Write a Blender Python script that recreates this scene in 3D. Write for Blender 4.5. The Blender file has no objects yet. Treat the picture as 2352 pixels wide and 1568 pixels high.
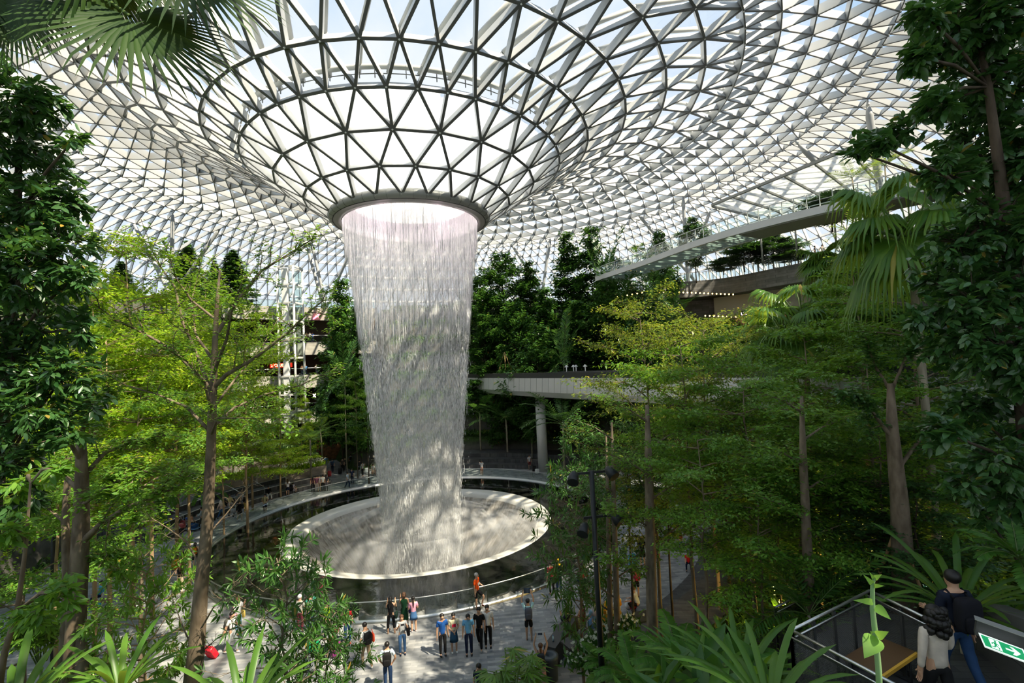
import bpy, bmesh, math, random
import numpy as np
from mathutils import Vector, Matrix
from math import sin, cos, pi, radians, hypot, atan2, sqrt

random.seed(7)
SC = bpy.context.scene
COL = SC.collection

# ------------------------------------------------------------------ camera
CAM_D, CAM_H, YAW, PITCH, ROLL, FPX = 39.063, 11.871, 0.197, 0.050, -0.045, 1110.9
_f = Vector((sin(YAW)*cos(PITCH), cos(YAW)*cos(PITCH), sin(PITCH)))
_r0 = Vector((cos(YAW), -sin(YAW), 0))
_u0 = _r0.cross(_f)
_r = _r0*cos(ROLL) + _u0*sin(ROLL)
_u = -_r0*sin(ROLL) + _u0*cos(ROLL)
CAM = Vector((0, -CAM_D, CAM_H))

def ray(X, Y):
    return _f + _r*((X-1176)/FPX) + _u*((784-Y)/FPX)
def at(X, Y, Z):            # world point seen at photo position X, Y, Z metres in front of the lens
    return CAM + ray(X, Y)*Z
def onz(X, Y, z=0.0):       # world point on the level z
    d = ray(X, Y)
    return CAM + d*((z-CAM_H)/d.z)

cd = bpy.data.cameras.new('camera')
cam = bpy.data.objects.new('camera', cd)
COL.objects.link(cam)
M = Matrix((( _r.x, _u.x, -_f.x, CAM.x), (_r.y, _u.y, -_f.y, CAM.y), (_r.z, _u.z, -_f.z, CAM.z), (0, 0, 0, 1)))
cam.matrix_world = M
cd.sensor_fit = 'HORIZONTAL'
cd.sensor_width = 36.0
cd.lens = FPX*36.0/2352.0
cd.clip_start = 0.05
cd.clip_end = 800
SC.camera = cam

# ------------------------------------------------------------------ objects
def tag(o, label, cat, group=None, kind=None):
    if label: o['label'] = label
    if cat: o['category'] = cat
    if group: o['group'] = group
    if kind: o['kind'] = kind
    return o

def thing(name, label, cat, loc=(0, 0, 0), rz=0.0, group=None, kind=None):
    o = bpy.data.objects.new(name, None)
    o.empty_display_size = 0.2
    COL.objects.link(o)
    o.location = loc
    o.rotation_euler = (0, 0, rz)
    return tag(o, label, cat, group, kind)

def link(name, me, parent=None, loc=None, mats=None):
    o = bpy.data.objects.new(name, me)
    COL.objects.link(o)
    if mats:
        for m in mats:
            me.materials.append(m)
    if parent: o.parent = parent
    if loc is not None: o.location = loc
    return o

def copy_tree(o, parent=None):
    c = o.copy()
    COL.objects.link(c)
    if parent: c.parent = parent
    for ch in o.children:
        copy_tree(ch, c)
    return c

class MB:
    """collects simple solids and builds them as ONE mesh object"""
    def __init__(self):
        self.v = []; self.f = []; self.m = []; self.s = []
    def add(self, vs, fs, mi=0, smooth=False):
        n = len(self.v)
        self.v += [tuple(p) for p in vs]
        for f in fs:
            self.f.append(tuple(i+n for i in f)); self.m.append(mi); self.s.append(smooth)
    def box(self, c, s, rz=0.0, mi=0, M=None):
        hx, hy, hz = s[0]/2, s[1]/2, s[2]/2
        R = M if M is not None else Matrix.Rotation(rz, 3, 'Z')
        vs = [Vector(c) + R @ Vector((a*hx, b*hy, d*hz)) for a in (-1, 1) for b in (-1, 1) for d in (-1, 1)]
        self.add(vs, [(0, 1, 3, 2), (4, 6, 7, 5), (0, 4, 5, 1), (2, 3, 7, 6), (0, 2, 6, 4), (1, 5, 7, 3)], mi)
    def bar(self, a, b, w, h, up=(0, 0, 1), mi=0, off=0.0):
        a = Vector(a); b = Vector(b); d = b-a
        if d.length < 1e-6: return
        d.normalize(); up = Vector(up)
        s = d.cross(up)
        if s.length < 1e-5: s = d.cross(Vector((1, 0, 0)))
        s.normalize(); n = s.cross(d)
        o = n*off
        vs = []
        for p in (a, b):
            for x, y in ((-1, -1), (1, -1), (1, 1), (-1, 1)):
                vs.append(p + o + s*(x*w/2) + n*(y*h/2))
        self.add(vs, [(0, 1, 2, 3), (7, 6, 5, 4), (0, 4, 5, 1), (1, 5, 6, 2), (2, 6, 7, 3), (3, 7, 4, 0)], mi)
    def tube(self, pts, rad, n=8, mi=0, cap=True):
        pts = [Vector(p) for p in pts]
        if not hasattr(rad, '__len__'): rad = [rad]*len(pts)
        base = len(self.v); k = len(pts)
        side = None
        for i, p in enumerate(pts):
            d = (pts[min(i+1, k-1)] - pts[max(i-1, 0)])
            if d.length < 1e-9: d = Vector((0, 0, 1))
            d.normalize()
            if side is None:
                side = d.orthogonal()
            side = side - d*side.dot(d)
            if side.length < 1e-6: side = d.orthogonal()
            side.normalize(); t = d.cross(side)
            for j in range(n):
                a = 2*pi*j/n
                self.v.append(tuple(p + (side*cos(a) + t*sin(a))*rad[i]))
        for i in range(k-1):
            for j in range(n):
                a = base+i*n+j; b = base+i*n+(j+1) % n
                self.f.append((a, b, b+n, a+n)); self.m.append(mi); self.s.append(True)
        if cap:
            self.f.append(tuple(base+j for j in reversed(range(n)))); self.m.append(mi); self.s.append(False)
            self.f.append(tuple(base+(k-1)*n+j for j in range(n))); self.m.append(mi); self.s.append(False)
    def lathe(self, prof, n=48, mi=0, a0=0.0, a1=2*pi, c=(0, 0), smooth=True, close=False):
        base = len(self.v); full = abs(a1-a0-2*pi) < 1e-6
        m = n if full else n+1
        P = list(prof)
        for i in range(m):
            a = a0+(a1-a0)*i/n
            for r, z in P:
                self.v.append((c[0]+r*sin(a), c[1]-r*cos(a), z))
        k = len(P)
        for i in range(n):
            for j in range(k if close else k-1):
                a = base+i*k+j; b = base+((i+1) % m)*k+j
                j2 = base+i*k+(j+1) % k; b2 = base+((i+1) % m)*k+(j+1) % k
                self.f.append((a, b, b2, j2)); self.m.append(mi); self.s.append(smooth)
        if close and not full:
            self.f.append(tuple(base+j for j in range(k))); self.m.append(mi); self.s.append(False)
            self.f.append(tuple(base+n*k+j for j in reversed(range(k)))); self.m.append(mi); self.s.append(False)
    def ball(self, c, r, nu=10, nv=7, mi=0, sc=(1, 1, 1)):
        vs = []; fs = []
        for i in range(nv+1):
            t = pi*i/nv
            for j in range(nu):
                a = 2*pi*j/nu
                vs.append((c[0]+r*sc[0]*sin(t)*cos(a), c[1]+r*sc[1]*sin(t)*sin(a), c[2]+r*sc[2]*cos(t)))
        for i in range(nv):
            for j in range(nu):
                fs.append((i*nu+j, (i+1)*nu+j, (i+1)*nu+(j+1) % nu, i*nu+(j+1) % nu))
        self.add(vs, fs, mi, True)
    def quad(self, a, b, c, d, mi=0): self.add([a, b, c, d], [(0, 1, 2, 3)], mi)
    def build(self, name, mats, parent=None, loc=None):
        me = bpy.data.meshes.new(name)
        me.from_pydata(self.v, [], self.f)
        me.polygons.foreach_set('material_index', self.m)
        me.polygons.foreach_set('use_smooth', self.s)
        me.update()
        if not isinstance(mats, (list, tuple)): mats = [mats]
        return link(name, me, parent, loc, mats)

def np_mesh(name, V, F):
    """V (n,3) array, F list of (k,m) int arrays of faces with m corners"""
    me = bpy.data.meshes.new(name)
    me.vertices.add(len(V)); me.vertices.foreach_set('co', np.asarray(V, np.float32).ravel())
    loops = np.concatenate([f.ravel() for f in F]).astype(np.int32)
    tot = np.concatenate([np.full(len(f), f.shape[1], np.int32) for f in F])
    st = np.concatenate([[0], np.cumsum(tot)[:-1]]).astype(np.int32)
    me.loops.add(len(loops)); me.loops.foreach_set('vertex_index', loops)
    me.polygons.add(len(tot)); me.polygons.foreach_set('loop_start', st); me.polygons.foreach_set('loop_total', tot)
    me.update(calc_edges=True)
    me.validate()
    return me

# ------------------------------------------------------------------ materials
def nodes(name):
    m = bpy.data.materials.new(name); m.use_nodes = True
    nt = m.node_tree; nt.nodes.clear()
    out = nt.nodes.new('ShaderNodeOutputMaterial')
    def N(t, **k):
        n = nt.nodes.new('ShaderNode'+t)
        for a, b in k.items():
            if a.startswith('i_'): n.inputs[a[2:].replace('_', ' ')].default_value = b
            else: setattr(n, a, b)
        return n
    L = lambda a, b: nt.links.new(a, b)
    return m, nt, out, N, L

def c4(c): return (c[0], c[1], c[2], 1)

def mat(name, col, rough=0.6, metal=0.0, spec=0.4, var=0.0, vscale=6.0, emit=None, es=1.0, coat=0.0):
    m, nt, out, N, L = nodes(name)
    b = N('BsdfPrincipled')
    b.inputs['Base Color'].default_value = c4(col); b.inputs['Roughness'].default_value = rough
    b.inputs['Metallic'].default_value = metal; b.inputs['Specular IOR Level'].default_value = spec
    b.inputs['Coat Weight'].default_value = coat
    if var > 0:
        tc = N('TexCoord'); nz = N('TexNoise'); nz.inputs['Scale'].default_value = vscale; nz.inputs['Detail'].default_value = 5
        L(tc.outputs['Object'], nz.inputs['Vector'])
        rp = N('ValToRGB')
        rp.color_ramp.elements[0].position = 0.3; rp.color_ramp.elements[1].position = 0.7
        rp.color_ramp.elements[0].color = c4([x*(1-var) for x in col]); rp.color_ramp.elements[1].color = c4([min(1, x*(1+var)) for x in col])
        L(nz.outputs['Fac'], rp.inputs['Fac']); L(rp.outputs['Color'], b.inputs['Base Color'])
    if emit:
        b.inputs['Emission Color'].default_value = c4(emit); b.inputs['Emission Strength'].default_value = es
    L(b.outputs[0], out.inputs[0])
    return m

def leafmat(name, c0, c1, trans=(0.3, 0.5, 0.05), tf=0.35, rough=0.45, spec=0.35, brown=0.0):
    m, nt, out, N, L = nodes(name)
    g = N('NewGeometry'); rp = N('ValToRGB')
    rp.color_ramp.elements[0].color = c4(c0); rp.color_ramp.elements[1].color = c4(c1)
    if brown > 0:
        e = rp.color_ramp.elements.new(1-brown); e.color = c4(c1)
        rp.color_ramp.elements[-1].color = (0.45, 0.28, 0.05, 1)
    L(g.outputs['Random Per Island'], rp.inputs['Fac'])
    b = N('BsdfPrincipled'); b.inputs['Roughness'].default_value = rough; b.inputs['Specular IOR Level'].default_value = spec
    L(rp.outputs['Color'], b.inputs['Base Color'])
    t = N('BsdfTranslucent')
    mx = N('Mix', data_type='RGBA', blend_type='MIX'); mx.inputs[0].default_value = 0.7
    L(rp.outputs['Color'], mx.inputs[6]); mx.inputs[7].default_value = c4(trans)
    L(mx.outputs[2], t.inputs['Color'])
    s = N('MixShader'); s.inputs[0].default_value = tf
    L(b.outputs[0], s.inputs[1]); L(t.outputs[0], s.inputs[2]); L(s.outputs[0], out.inputs[0])
    return m

def barkmat(name, c0, c1, sc=6):
    m, nt, out, N, L = nodes(name)
    tc = N('TexCoord'); mp = N('Mapping'); mp.inputs['Scale'].default_value = (1, 1, 0.35)
    nz = N('TexNoise'); nz.inputs['Scale'].default_value = sc; nz.inputs['Detail'].default_value = 8
    L(tc.outputs['Object'], mp.inputs['Vector']); L(mp.outputs[0], nz.inputs['Vector'])
    rp = N('ValToRGB'); rp.color_ramp.elements[0].position = 0.35; rp.color_ramp.elements[1].position = 0.65
    rp.color_ramp.elements[0].color = c4(c0); rp.color_ramp.elements[1].color = c4(c1)
    b = N('BsdfPrincipled'); b.inputs['Roughness'].default_value = 0.85; b.inputs['Specular IOR Level'].default_value = 0.2
    bp = N('Bump'); bp.inputs['Strength'].default_value = 0.4; bp.inputs['Distance'].default_value = 0.02
    L(nz.outputs['Fac'], rp.inputs['Fac']); L(rp.outputs['Color'], b.inputs['Base Color'])
    L(nz.outputs['Fac'], bp.inputs['Height']); L(bp.outputs[0], b.inputs['Normal']); L(b.outputs[0], out.inputs[0])
    return m

def brickmat(name, c0, c1, mortar, scale, bw=0.5, bh=0.25, rough=0.7, coord='Object', ms=0.01, bump=0.2, rot=0.0):
    m, nt, out, N, L = nodes(name)
    tc = N('TexCoord'); mp = N('Mapping'); mp.inputs['Rotation'].default_value = (0, 0, rot)
    L(tc.outputs[coord], mp.inputs['Vector'])
    br = N('TexBrick'); br.inputs['Scale'].default_value = scale
    br.inputs['Brick Width'].default_value = bw; br.inputs['Row Height'].default_value = bh
    br.inputs['Mortar Size'].default_value = ms
    br.inputs['Color1'].default_value = c4(c0); br.inputs['Color2'].default_value = c4(c1); br.inputs['Mortar'].default_value = c4(mortar)
    br.inputs['Bias'].default_value = 0.0
    L(mp.outputs[0], br.inputs['Vector'])
    nz = N('TexNoise'); nz.inputs['Scale'].default_value = scale*1.7; nz.inputs['Detail'].default_value = 6
    L(mp.outputs[0], nz.inputs['Vector'])
    mx = N('Mix', data_type='RGBA', blend_type='OVERLAY'); mx.inputs[0].default_value = 0.55
    L(br.outputs['Color'], mx.inputs[6]); L(nz.outputs['Fac'], mx.inputs[7])
    b = N('BsdfPrincipled'); b.inputs['Roughness'].default_value = rough; b.inputs['Specular IOR Level'].default_value = 0.3
    L(mx.outputs[2], b.inputs['Base Color'])
    bp = N('Bump'); bp.inputs['Strength'].default_value = bump; bp.inputs['Distance'].default_value = 0.02
    L(br.outputs['Fac'], bp.inputs['Height']); bp.invert = True; L(bp.outputs[0], b.inputs['Normal'])
    L(b.outputs[0], out.inputs[0])
    return m

def glassmat(name, tint=(0.9, 0.95, 0.94), refl=0.06, rough=0.02):
    m, nt, out, N, L = nodes(name)
    t = N('BsdfTransparent'); t.inputs[0].default_value = c4(tint)
    g = N('BsdfGlossy'); g.inputs['Color'].default_value = (1, 1, 1, 1); g.inputs['Roughness'].default_value = rough
    fr = N('Fresnel'); fr.inputs['IOR'].default_value = 1.35; ml = N('Math', operation='MULTIPLY'); ml.inputs[1].default_value = refl*4; L(fr.outputs[0], ml.inputs[0])
    s = N('MixShader'); L(ml.outputs[0], s.inputs[0]); L(t.outputs[0], s.inputs[1]); L(g.outputs[0], s.inputs[2])
    L(s.outputs[0], out.inputs[0])
    return m

STEEL = mat('white_steel_paint', (0.62, 0.62, 0.60), 0.4, 0.0, 0.4)
GREY = mat('grey_metal_panel', (0.30, 0.30, 0.28), 0.45, 0.2)
DGREY = mat('dark_grey_metal', (0.06, 0.06, 0.06), 0.5, 0.3)
LGREY = mat('pale_grey_cladding', (0.58, 0.58, 0.55), 0.5, 0.0, 0.4, 0.04, 0.6)
CHROME = mat('brushed_steel', (0.55, 0.55, 0.53), 0.35, 1.0)
BLACK = mat('black_paint', (0.015, 0.016, 0.018), 0.5)
WHITE = mat('white_plastic', (0.8, 0.8, 0.78), 0.4)
GLASS = glassmat('clear_glass')
RGLASS = glassmat('roof_glass', (0.93, 0.96, 0.98), 0.01)
GGLASS = glassmat('green_tinted_glass', (0.90, 0.95, 0.93), 0.05)
CONC = brickmat('pale_concrete_panels', (0.42, 0.40, 0.35), (0.36, 0.34, 0.30), (0.25, 0.24, 0.21), 0.8, 1.6, 0.5, 0.8, 'Object', 0.008)
# ================================================================== the setting
def wallbrick(name, c0, c1, mortar, scale, bw=0.5, bh=0.25, rough=0.75):
    m, nt, out, N, L = nodes(name)
    tc = N('TexCoord'); sp = N('SeparateXYZ'); L(tc.outputs['Object'], sp.inputs[0])
    ma = N('Math', operation='MULTIPLY_ADD'); ma.inputs[1].default_value = 0.75; L(sp.outputs[1], ma.inputs[0]); L(sp.outputs[0], ma.inputs[2])
    cb = N('CombineXYZ'); L(ma.outputs[0], cb.inputs[0]); L(sp.outputs[2], cb.inputs[1])
    br = N('TexBrick'); br.inputs['Scale'].default_value = scale; br.inputs['Brick Width'].default_value = bw; br.inputs['Row Height'].default_value = bh
    br.inputs['Mortar Size'].default_value = 0.008; br.inputs['Color1'].default_value = c4(c0); br.inputs['Color2'].default_value = c4(c1); br.inputs['Mortar'].default_value = c4(mortar)
    L(cb.outputs[0], br.inputs['Vector'])
    nz = N('TexNoise'); nz.inputs['Scale'].default_value = 1.3; nz.inputs['Detail'].default_value = 6; L(tc.outputs['Object'], nz.inputs['Vector'])
    mx = N('Mix', data_type='RGBA', blend_type='OVERLAY'); mx.inputs[0].default_value = 0.5
    L(br.outputs['Color'], mx.inputs[6]); L(nz.outputs['Fac'], mx.inputs[7])
    b = N('BsdfPrincipled'); b.inputs['Roughness'].default_value = rough; b.inputs['Specular IOR Level'].default_value = 0.25
    L(mx.outputs[2], b.inputs['Base Color']); L(b.outputs[0], out.inputs[0])
    return m
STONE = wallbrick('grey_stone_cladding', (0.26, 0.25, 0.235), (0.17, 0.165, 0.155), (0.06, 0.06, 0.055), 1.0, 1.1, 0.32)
CONCW = wallbrick('board_marked_concrete', (0.42, 0.40, 0.35), (0.36, 0.34, 0.30), (0.2, 0.19, 0.17), 1.0, 2.4, 0.5)
PLANTER = wallbrick('tan_stone_planter', (0.36, 0.29, 0.23), (0.30, 0.25, 0.20), (0.16, 0.13, 0.1), 1.0, 1.0, 0.35)
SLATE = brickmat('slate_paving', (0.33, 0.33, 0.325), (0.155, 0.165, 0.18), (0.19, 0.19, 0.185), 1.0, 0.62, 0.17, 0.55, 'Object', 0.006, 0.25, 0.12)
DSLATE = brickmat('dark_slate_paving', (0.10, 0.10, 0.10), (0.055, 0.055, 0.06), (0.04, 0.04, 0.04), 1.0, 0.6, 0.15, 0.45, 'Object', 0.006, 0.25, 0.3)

# ---- roof: a triangulated steel shell around the round opening
N0 = 22
RINGS = [(5.95, 24.15), (7.75, 25.35), (9.75, 26.72), (11.85, 28.1), (14.05, 29.5), (17.0, 31.1), (20.2, 32.7),
         (23.4, 34.2), (26.7, 35.7), (30.0, 36.9), (33.2, 37.7), (36.0, 38.1), (38.1, 38.2), (40.0, 38.0), (42.5, 37.6), (45.0, 36.9),
         (47.7, 35.9), (50.5, 34.5), (53.3, 32.7), (56.0, 30.6), (58.8, 28.0), (61.5, 25.0), (64.2, 21.5), (66.5, 18.0)]
DOUBLE = {3, 8, 13}
def ring_centre(r):
    t = max(0.0, min(1.0, (r-13)/27.0)); t = t*t*(3-2*t)
    return 5.3*t, 13.7*t, 0.05*t
def roof_nodes():
    out = []; n = N0; off = 0.0
    for k, (r, z) in enumerate(RINGS):
        if k > 0:
            if k in DOUBLE: n *= 2; off = (2*off) % 1.0 if abs((2*off) % 1.0) > 1e-6 else 2*off
            else: off += 0.5
        cx, cy, tl = ring_centre(r)
        ring = []
        for i in range(n):
            a = radians(-5.3)+2*pi*(i+off)/n
            x = cx+r*sin(a); y = cy-r*cos(a)
            ring.append(Vector((x, y, z-tl*y)))
        out.append((ring, n, off))
    return out
ROOF = roof_nodes()
ceil = thing('ceiling', 'vaulted steel and glass roof shell dipping to a round opening over the pool', 'roof', kind='structure')
fm = MB(); shade_mb = MB(); gl = MB(); nd = MB(); lv = MB()
gv = []
def nrm(k, p):
    r, z = RINGS[k]; cx, cy, tl = ring_centre(r)
    k0 = max(0, k-1); k1 = min(len(RINGS)-1, k+1)
    dr = RINGS[k1][0]-RINGS[k0][0]; dz = RINGS[k1][1]-RINGS[k0][1]
    d = Vector((p.x-cx, p.y-cy, 0)).normalized()
    return (Vector((0, 0, 1))*dr - d*dz).normalized()
for k, (ring, n, off) in enumerate(ROOF):
    h = 0.40 if k < 4 else (0.52 if k < 8 else 0.72)
    w = 0.15 if k < 8 else 0.11
    if k >= 13: w = 0.085; h = 0.56
    for i in range(n):
        p = ring[i]; q = ring[(i+1) % n]
        nn = (nrm(k, p)+nrm(k, q)).normalized()
        if k > 0: fm.bar(p, q, w, h, nn, 0, -h/2); shade_mb.bar(p, q, w*(1.15 if k < 8 else 0.9), 0.05, nn, 0, -h-0.02)
        b = p - nrm(k, p)*(h+0.05)
        if k < 12: nd.add([b+Vector(v)*0.075 for v in ((1, 0, 0), (-1, 0, 0), (0, 1, 0), (0, -1, 0), (0, 0, 1), (0, 0, -1))],
               [(0, 2, 4), (2, 1, 4), (1, 3, 4), (3, 0, 4), (2, 0, 5), (1, 2, 5), (3, 1, 5), (0, 3, 5)])
        if k+1 < len(ROOF):
            r2, n2, off2 = ROOF[k+1]
            if n2 == n:
                # azimuth index of the neighbours at +-1/2
                d = off2-off
                js = [int(round(i-0.5-d+0.0)), int(round(i+0.5-d))]
            else:
                c = int(round(2*(i+off)-off2)); js = [c-1, c, c+1]
            pts = [r2[j % n2] for j in js]
            for s, t in zip(js, pts):
                nn = (nrm(k, p)+nrm(k+1, t)).normalized()
                fm.bar(p, t, w, h, nn, 0, -h/2); shade_mb.bar(p, t, w*(1.15 if k < 8 else 0.9), 0.05, nn, 0, -h-0.02)
            for a, b2 in zip(pts, pts[1:]): gl.add([p, a, b2], [(0, 1, 2)])
            gl.add([p, pts[-1], q], [(0, 1, 2)])
            # white rounded sun baffles on the outside of one family of diagonals
            if 3 <= k <= 8:
                t = pts[-1]; o = nrm(k, p)*0.42
                a = p.lerp(t, 0.14 if k == 3 else 0.0)+o; b3 = t+o
                lv.tube([a, b3], 0.16, 8)
ROOFST = mat('grey_roof_paint', (0.60, 0.605, 0.60), 0.4)
fo = fm.build('steel_frame', [ROOFST], ceil)
shade_mb.build('shade_strips', [mat('painted_shade', (0.12, 0.12, 0.115), 0.5)], ceil)  # dark strips paint the shade along the beam undersides
nd.build('node_caps', [WHITE], ceil)
go = gl.build('glazing', [RGLASS], ceil)
lv.build('sun_baffles', [STEEL], ceil)
for o in ceil.children: o['kind'] = 'structure'

# ---- water running over the inner glass, with its weir pipe
def frothmat():
    m, nt, out, N, L = nodes('white_water_sheet')
    tc = N('TexCoord'); nz = N('TexNoise'); nz.inputs['Scale'].default_value = 1.6; nz.inputs['Detail'].default_value = 9; nz.inputs['Roughness'].default_value = 0.7
    nz.inputs['Distortion'].default_value = 1.2
    L(tc.outputs['Object'], nz.inputs['Vector'])
    rp = N('ValToRGB'); rp.color_ramp.elements[0].position = 0.3; rp.color_ramp.elements[1].position = 0.62
    rp.color_ramp.elements[0].color = (0.35, 0.35, 0.35, 1); rp.color_ramp.elements[1].color = (0.85, 0.85, 0.85, 1)
    L(nz.outputs['Fac'], rp.inputs['Fac'])
    t = N('BsdfTransparent'); t.inputs[0].default_value = (0.95, 0.98, 1, 1)
    d = N('BsdfTranslucent'); d.inputs[0].default_value = (0.95, 0.96, 0.97, 1)
    s = N('MixShader'); L(rp.outputs['Color'], s.inputs[0]); L(t.outputs[0], s.inputs[1]); L(d.outputs[0], s.inputs[2]); L(s.outputs[0], out.inputs[0])
    return m
FROTH = frothmat()
sheet = MB()
sheet.lathe([(11.75, 28.16), (10.5, 27.36), (9.2, 26.5), (7.75, 25.5), (6.5, 24.7), (5.9, 24.3)], 96)
so = sheet.build('water_sheet', [FROTH])
tag(so, 'white frothing water sliding down the inner glass towards the round opening', 'water', kind='stuff')
wt = thing('weir_pipe', 'pale ring pipe with small rail above the glass where the water starts', 'weir', (0, 0, 28.2))
w = MB(); pts = [(12.25*sin(2*pi*i/88), -12.25*cos(2*pi*i/88), 0.62) for i in range(89)]; w.tube(pts, 0.16, 8, cap=False); w.build('pipe', [STEEL], wt)
w = MB()
for i in range(88):
    a = 2*pi*i/88; w.box((12.05*sin(a), -12.05*cos(a), 0.34), (0.05, 0.05, 0.5), a)
pts = [(12.05*sin(2*pi*i/88), -12.05*cos(2*pi*i/88), 0.33) for i in range(89)]; w.tube(pts, 0.03, 5, cap=False)
w.build('bracket_ring', [GREY], wt)

# ---- collar around the opening
co = thing('oculus_collar', 'grey metal collar ring around the mouth of the waterfall', 'collar', (0, 0, 24))
w = MB(); w.lathe([(5.95, 0.32), (6.25, 0.12), (6.33, -0.1), (6.2, -0.32), (5.95, -0.42)], 120); w.build('outer_band', [GREY], co)
w = MB(); w.lathe([(5.94, -0.42), (5.9, -0.40), (5.62, -0.50), (5.36, -0.52), (5.32, -0.40), (5.32, 0.3)], 120); w.build('inner_band', [GREY], co)
w = MB(); w.lathe([(5.975, -0.41), (5.93, -0.445), (5.90, -0.41)], 120); w.build('seam_strip', [DGREY], co)
for i in range(44):
    a = 2*pi*(i+0.2)/44; w = MB()
    w.tube([(ra*sin(a), -ra*cos(a), za) for ra, za in ((6.255, 0.12), (6.335, -0.1), (6.205, -0.325), (5.955, -0.43))], 0.008, 4)
    w.build('panel_joint', [BLACK], co)
LIN = mat('white_inner_lining', (0.88, 0.85, 0.88), 0.5)
w = MB(); w.lathe([(5.3, -0.5), (5.3, 0.35), (5.1, 0.75), (4.6, 1.0)], 96); w.build('inner_lining', [LIN], co)
w = MB(); w.lathe([(4.6, 1.0), (3.0, 1.3), (1.5, 1.45), (0.01, 1.5)], 64); w.build('water_film', [FROTH], co)

# ---- pool
PWATER = None
def poolwater():
    m, nt, out, N, L = nodes('dark_pool_water')
    b = N('BsdfPrincipled'); b.inputs['Base Color'].default_value = (0.012, 0.013, 0.011, 1); b.inputs['Roughness'].default_value = 0.05; b.inputs['Specular IOR Level'].default_value = 0.55
    tc = N('TexCoord'); nz = N('TexNoise'); nz.inputs['Scale'].default_value = 1.5; nz.inputs['Detail'].default_value = 3
    L(tc.outputs['Object'], nz.inputs['Vector'])
    bp = N('Bump'); bp.inputs['Strength'].default_value = 0.12; bp.inputs['Distance'].default_value = 0.05
    L(nz.outputs['Fac'], bp.inputs['Height']); L(bp.outputs[0], b.inputs['Normal']); L(b.outputs[0], out.inputs[0])
    return m
PWATER = poolwater()
def funnelmat():
    m, nt, out, N, L = nodes('wet_cream_funnel')
    tc = N('TexCoord'); sp = N('SeparateXYZ'); L(tc.outputs['Object'], sp.inputs[0])
    at2 = N('Math', operation='ARCTAN2'); L(sp.outputs[0], at2.inputs[0]); L(sp.outputs[1], at2.inputs[1])
    m1 = N('Math', operation='MULTIPLY'); m1.inputs[1].default_value = 11; L(at2.outputs[0], m1.inputs[0])
    m2 = N('Math', operation='MULTIPLY'); m2.inputs[1].default_value = 0.55; L(sp.outputs[2], m2.inputs[0])
    cb = N('CombineXYZ'); L(m1.outputs[0], cb.inputs[0]); L(m2.outputs[0], cb.inputs[1])
    nz = N('TexNoise'); nz.inputs['Scale'].default_value = 1.6; nz.inputs['Detail'].default_value = 9; nz.inputs['Distortion'].default_value = 1.5; L(cb.outputs[0], nz.inputs['Vector'])
    rp = N('ValToRGB'); rp.color_ramp.elements[0].position = 0.36; rp.color_ramp.elements[1].position = 0.62
    rp.color_ramp.elements[0].color = (0.17, 0.145, 0.11, 1); rp.color_ramp.elements[1].color = (0.42, 0.39, 0.34, 1)
    L(nz.outputs['Fac'], rp.inputs['Fac'])
    b = N('BsdfPrincipled'); b.inputs['Roughness'].default_value = 0.3; L(rp.outputs['Color'], b.inputs['Base Color'])
    bp = N('Bump'); bp.inputs['Strength'].default_value = 0.5; bp.inputs['Distance'].default_value = 0.1; L(nz.outputs['Fac'], bp.inputs['Height']); L(bp.outputs[0], b.inputs['Normal'])
    L(b.outputs[0], out.inputs[0])
    return m
FUNNEL = funnelmat()
FUNRIM = mat('cream_funnel_lip', (0.60, 0.585, 0.53), 0.25, 0, 0.5)
pool = thing('pool', 'round pool of dark water with a cream funnel sunk in its middle', 'pool', (0, 0, 0))
w = MB(); w.lathe([(14.62, 0.03), (12.3, 0.03), (10.02, 0.03)], 128); w.build('dark_water', [PWATER], pool)
w = MB(); w.lathe([(10.02, 0.04), (9.97, 0.07), (9.85, 0.06), (9.3, -0.04), (8.95, -0.16), (8.8, -0.4)], 128); w.build('funnel_lip', [FUNRIM], pool)
w = MB(); w.lathe([(8.8, -0.4), (8.2, -1.25), (7.2, -2.45), (6.0, -3.8), (5.0, -5.4), (4.3, -7.6), (4.0, -10.0), (0.01, -10.2)], 128); w.build('funnel', [FUNNEL], pool)
w = MB(); w.lathe([(14.60, 0.0), (14.62, 0.09), (14.72, 0.09), (14.72, -0.05)], 128); w.build('coping', [CHROME], pool)

# ---- glass balustrade around the pool
bal = thing('glass_balustrade', 'curved frameless glass balustrade with steel handrail ringing the pool', 'railing', (0, 0, 0))
w = MB(); w.lathe([(14.74, 0.0), (14.74, 0.16), (14.84, 0.16), (14.86, 0.0)], 128); w.build('base_channel', [CHROME], bal)
pts = [(14.79*sin(2*pi*i/128), -14.79*cos(2*pi*i/128), 0.99) for i in range(129)]
w = MB(); w.tube(pts, 0.028, 8, cap=False); w.build('handrail', [CHROME], bal)
NP = 60
for i in range(NP):
    a0 = 2*pi*(i+0.012)/NP; a1 = 2*pi*(i+0.988)/NP
    w = MB(); w.lathe([(14.78, 0.14), (14.78, 0.96), (14.80, 0.96), (14.80, 0.14)], 3, 0, a0, a1, close=True)
    w.build('glass_panel', [GGLASS], bal)

# ---- floor
w = MB(); w.lathe([(34, -0.02), (24, 0.0), (19, 0.0), (14.73, 0.0)], 128)
fl = w.build('floor', [SLATE]); tag(fl, 'grey slate strip paving of the round plaza', 'floor', kind='structure')

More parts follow.
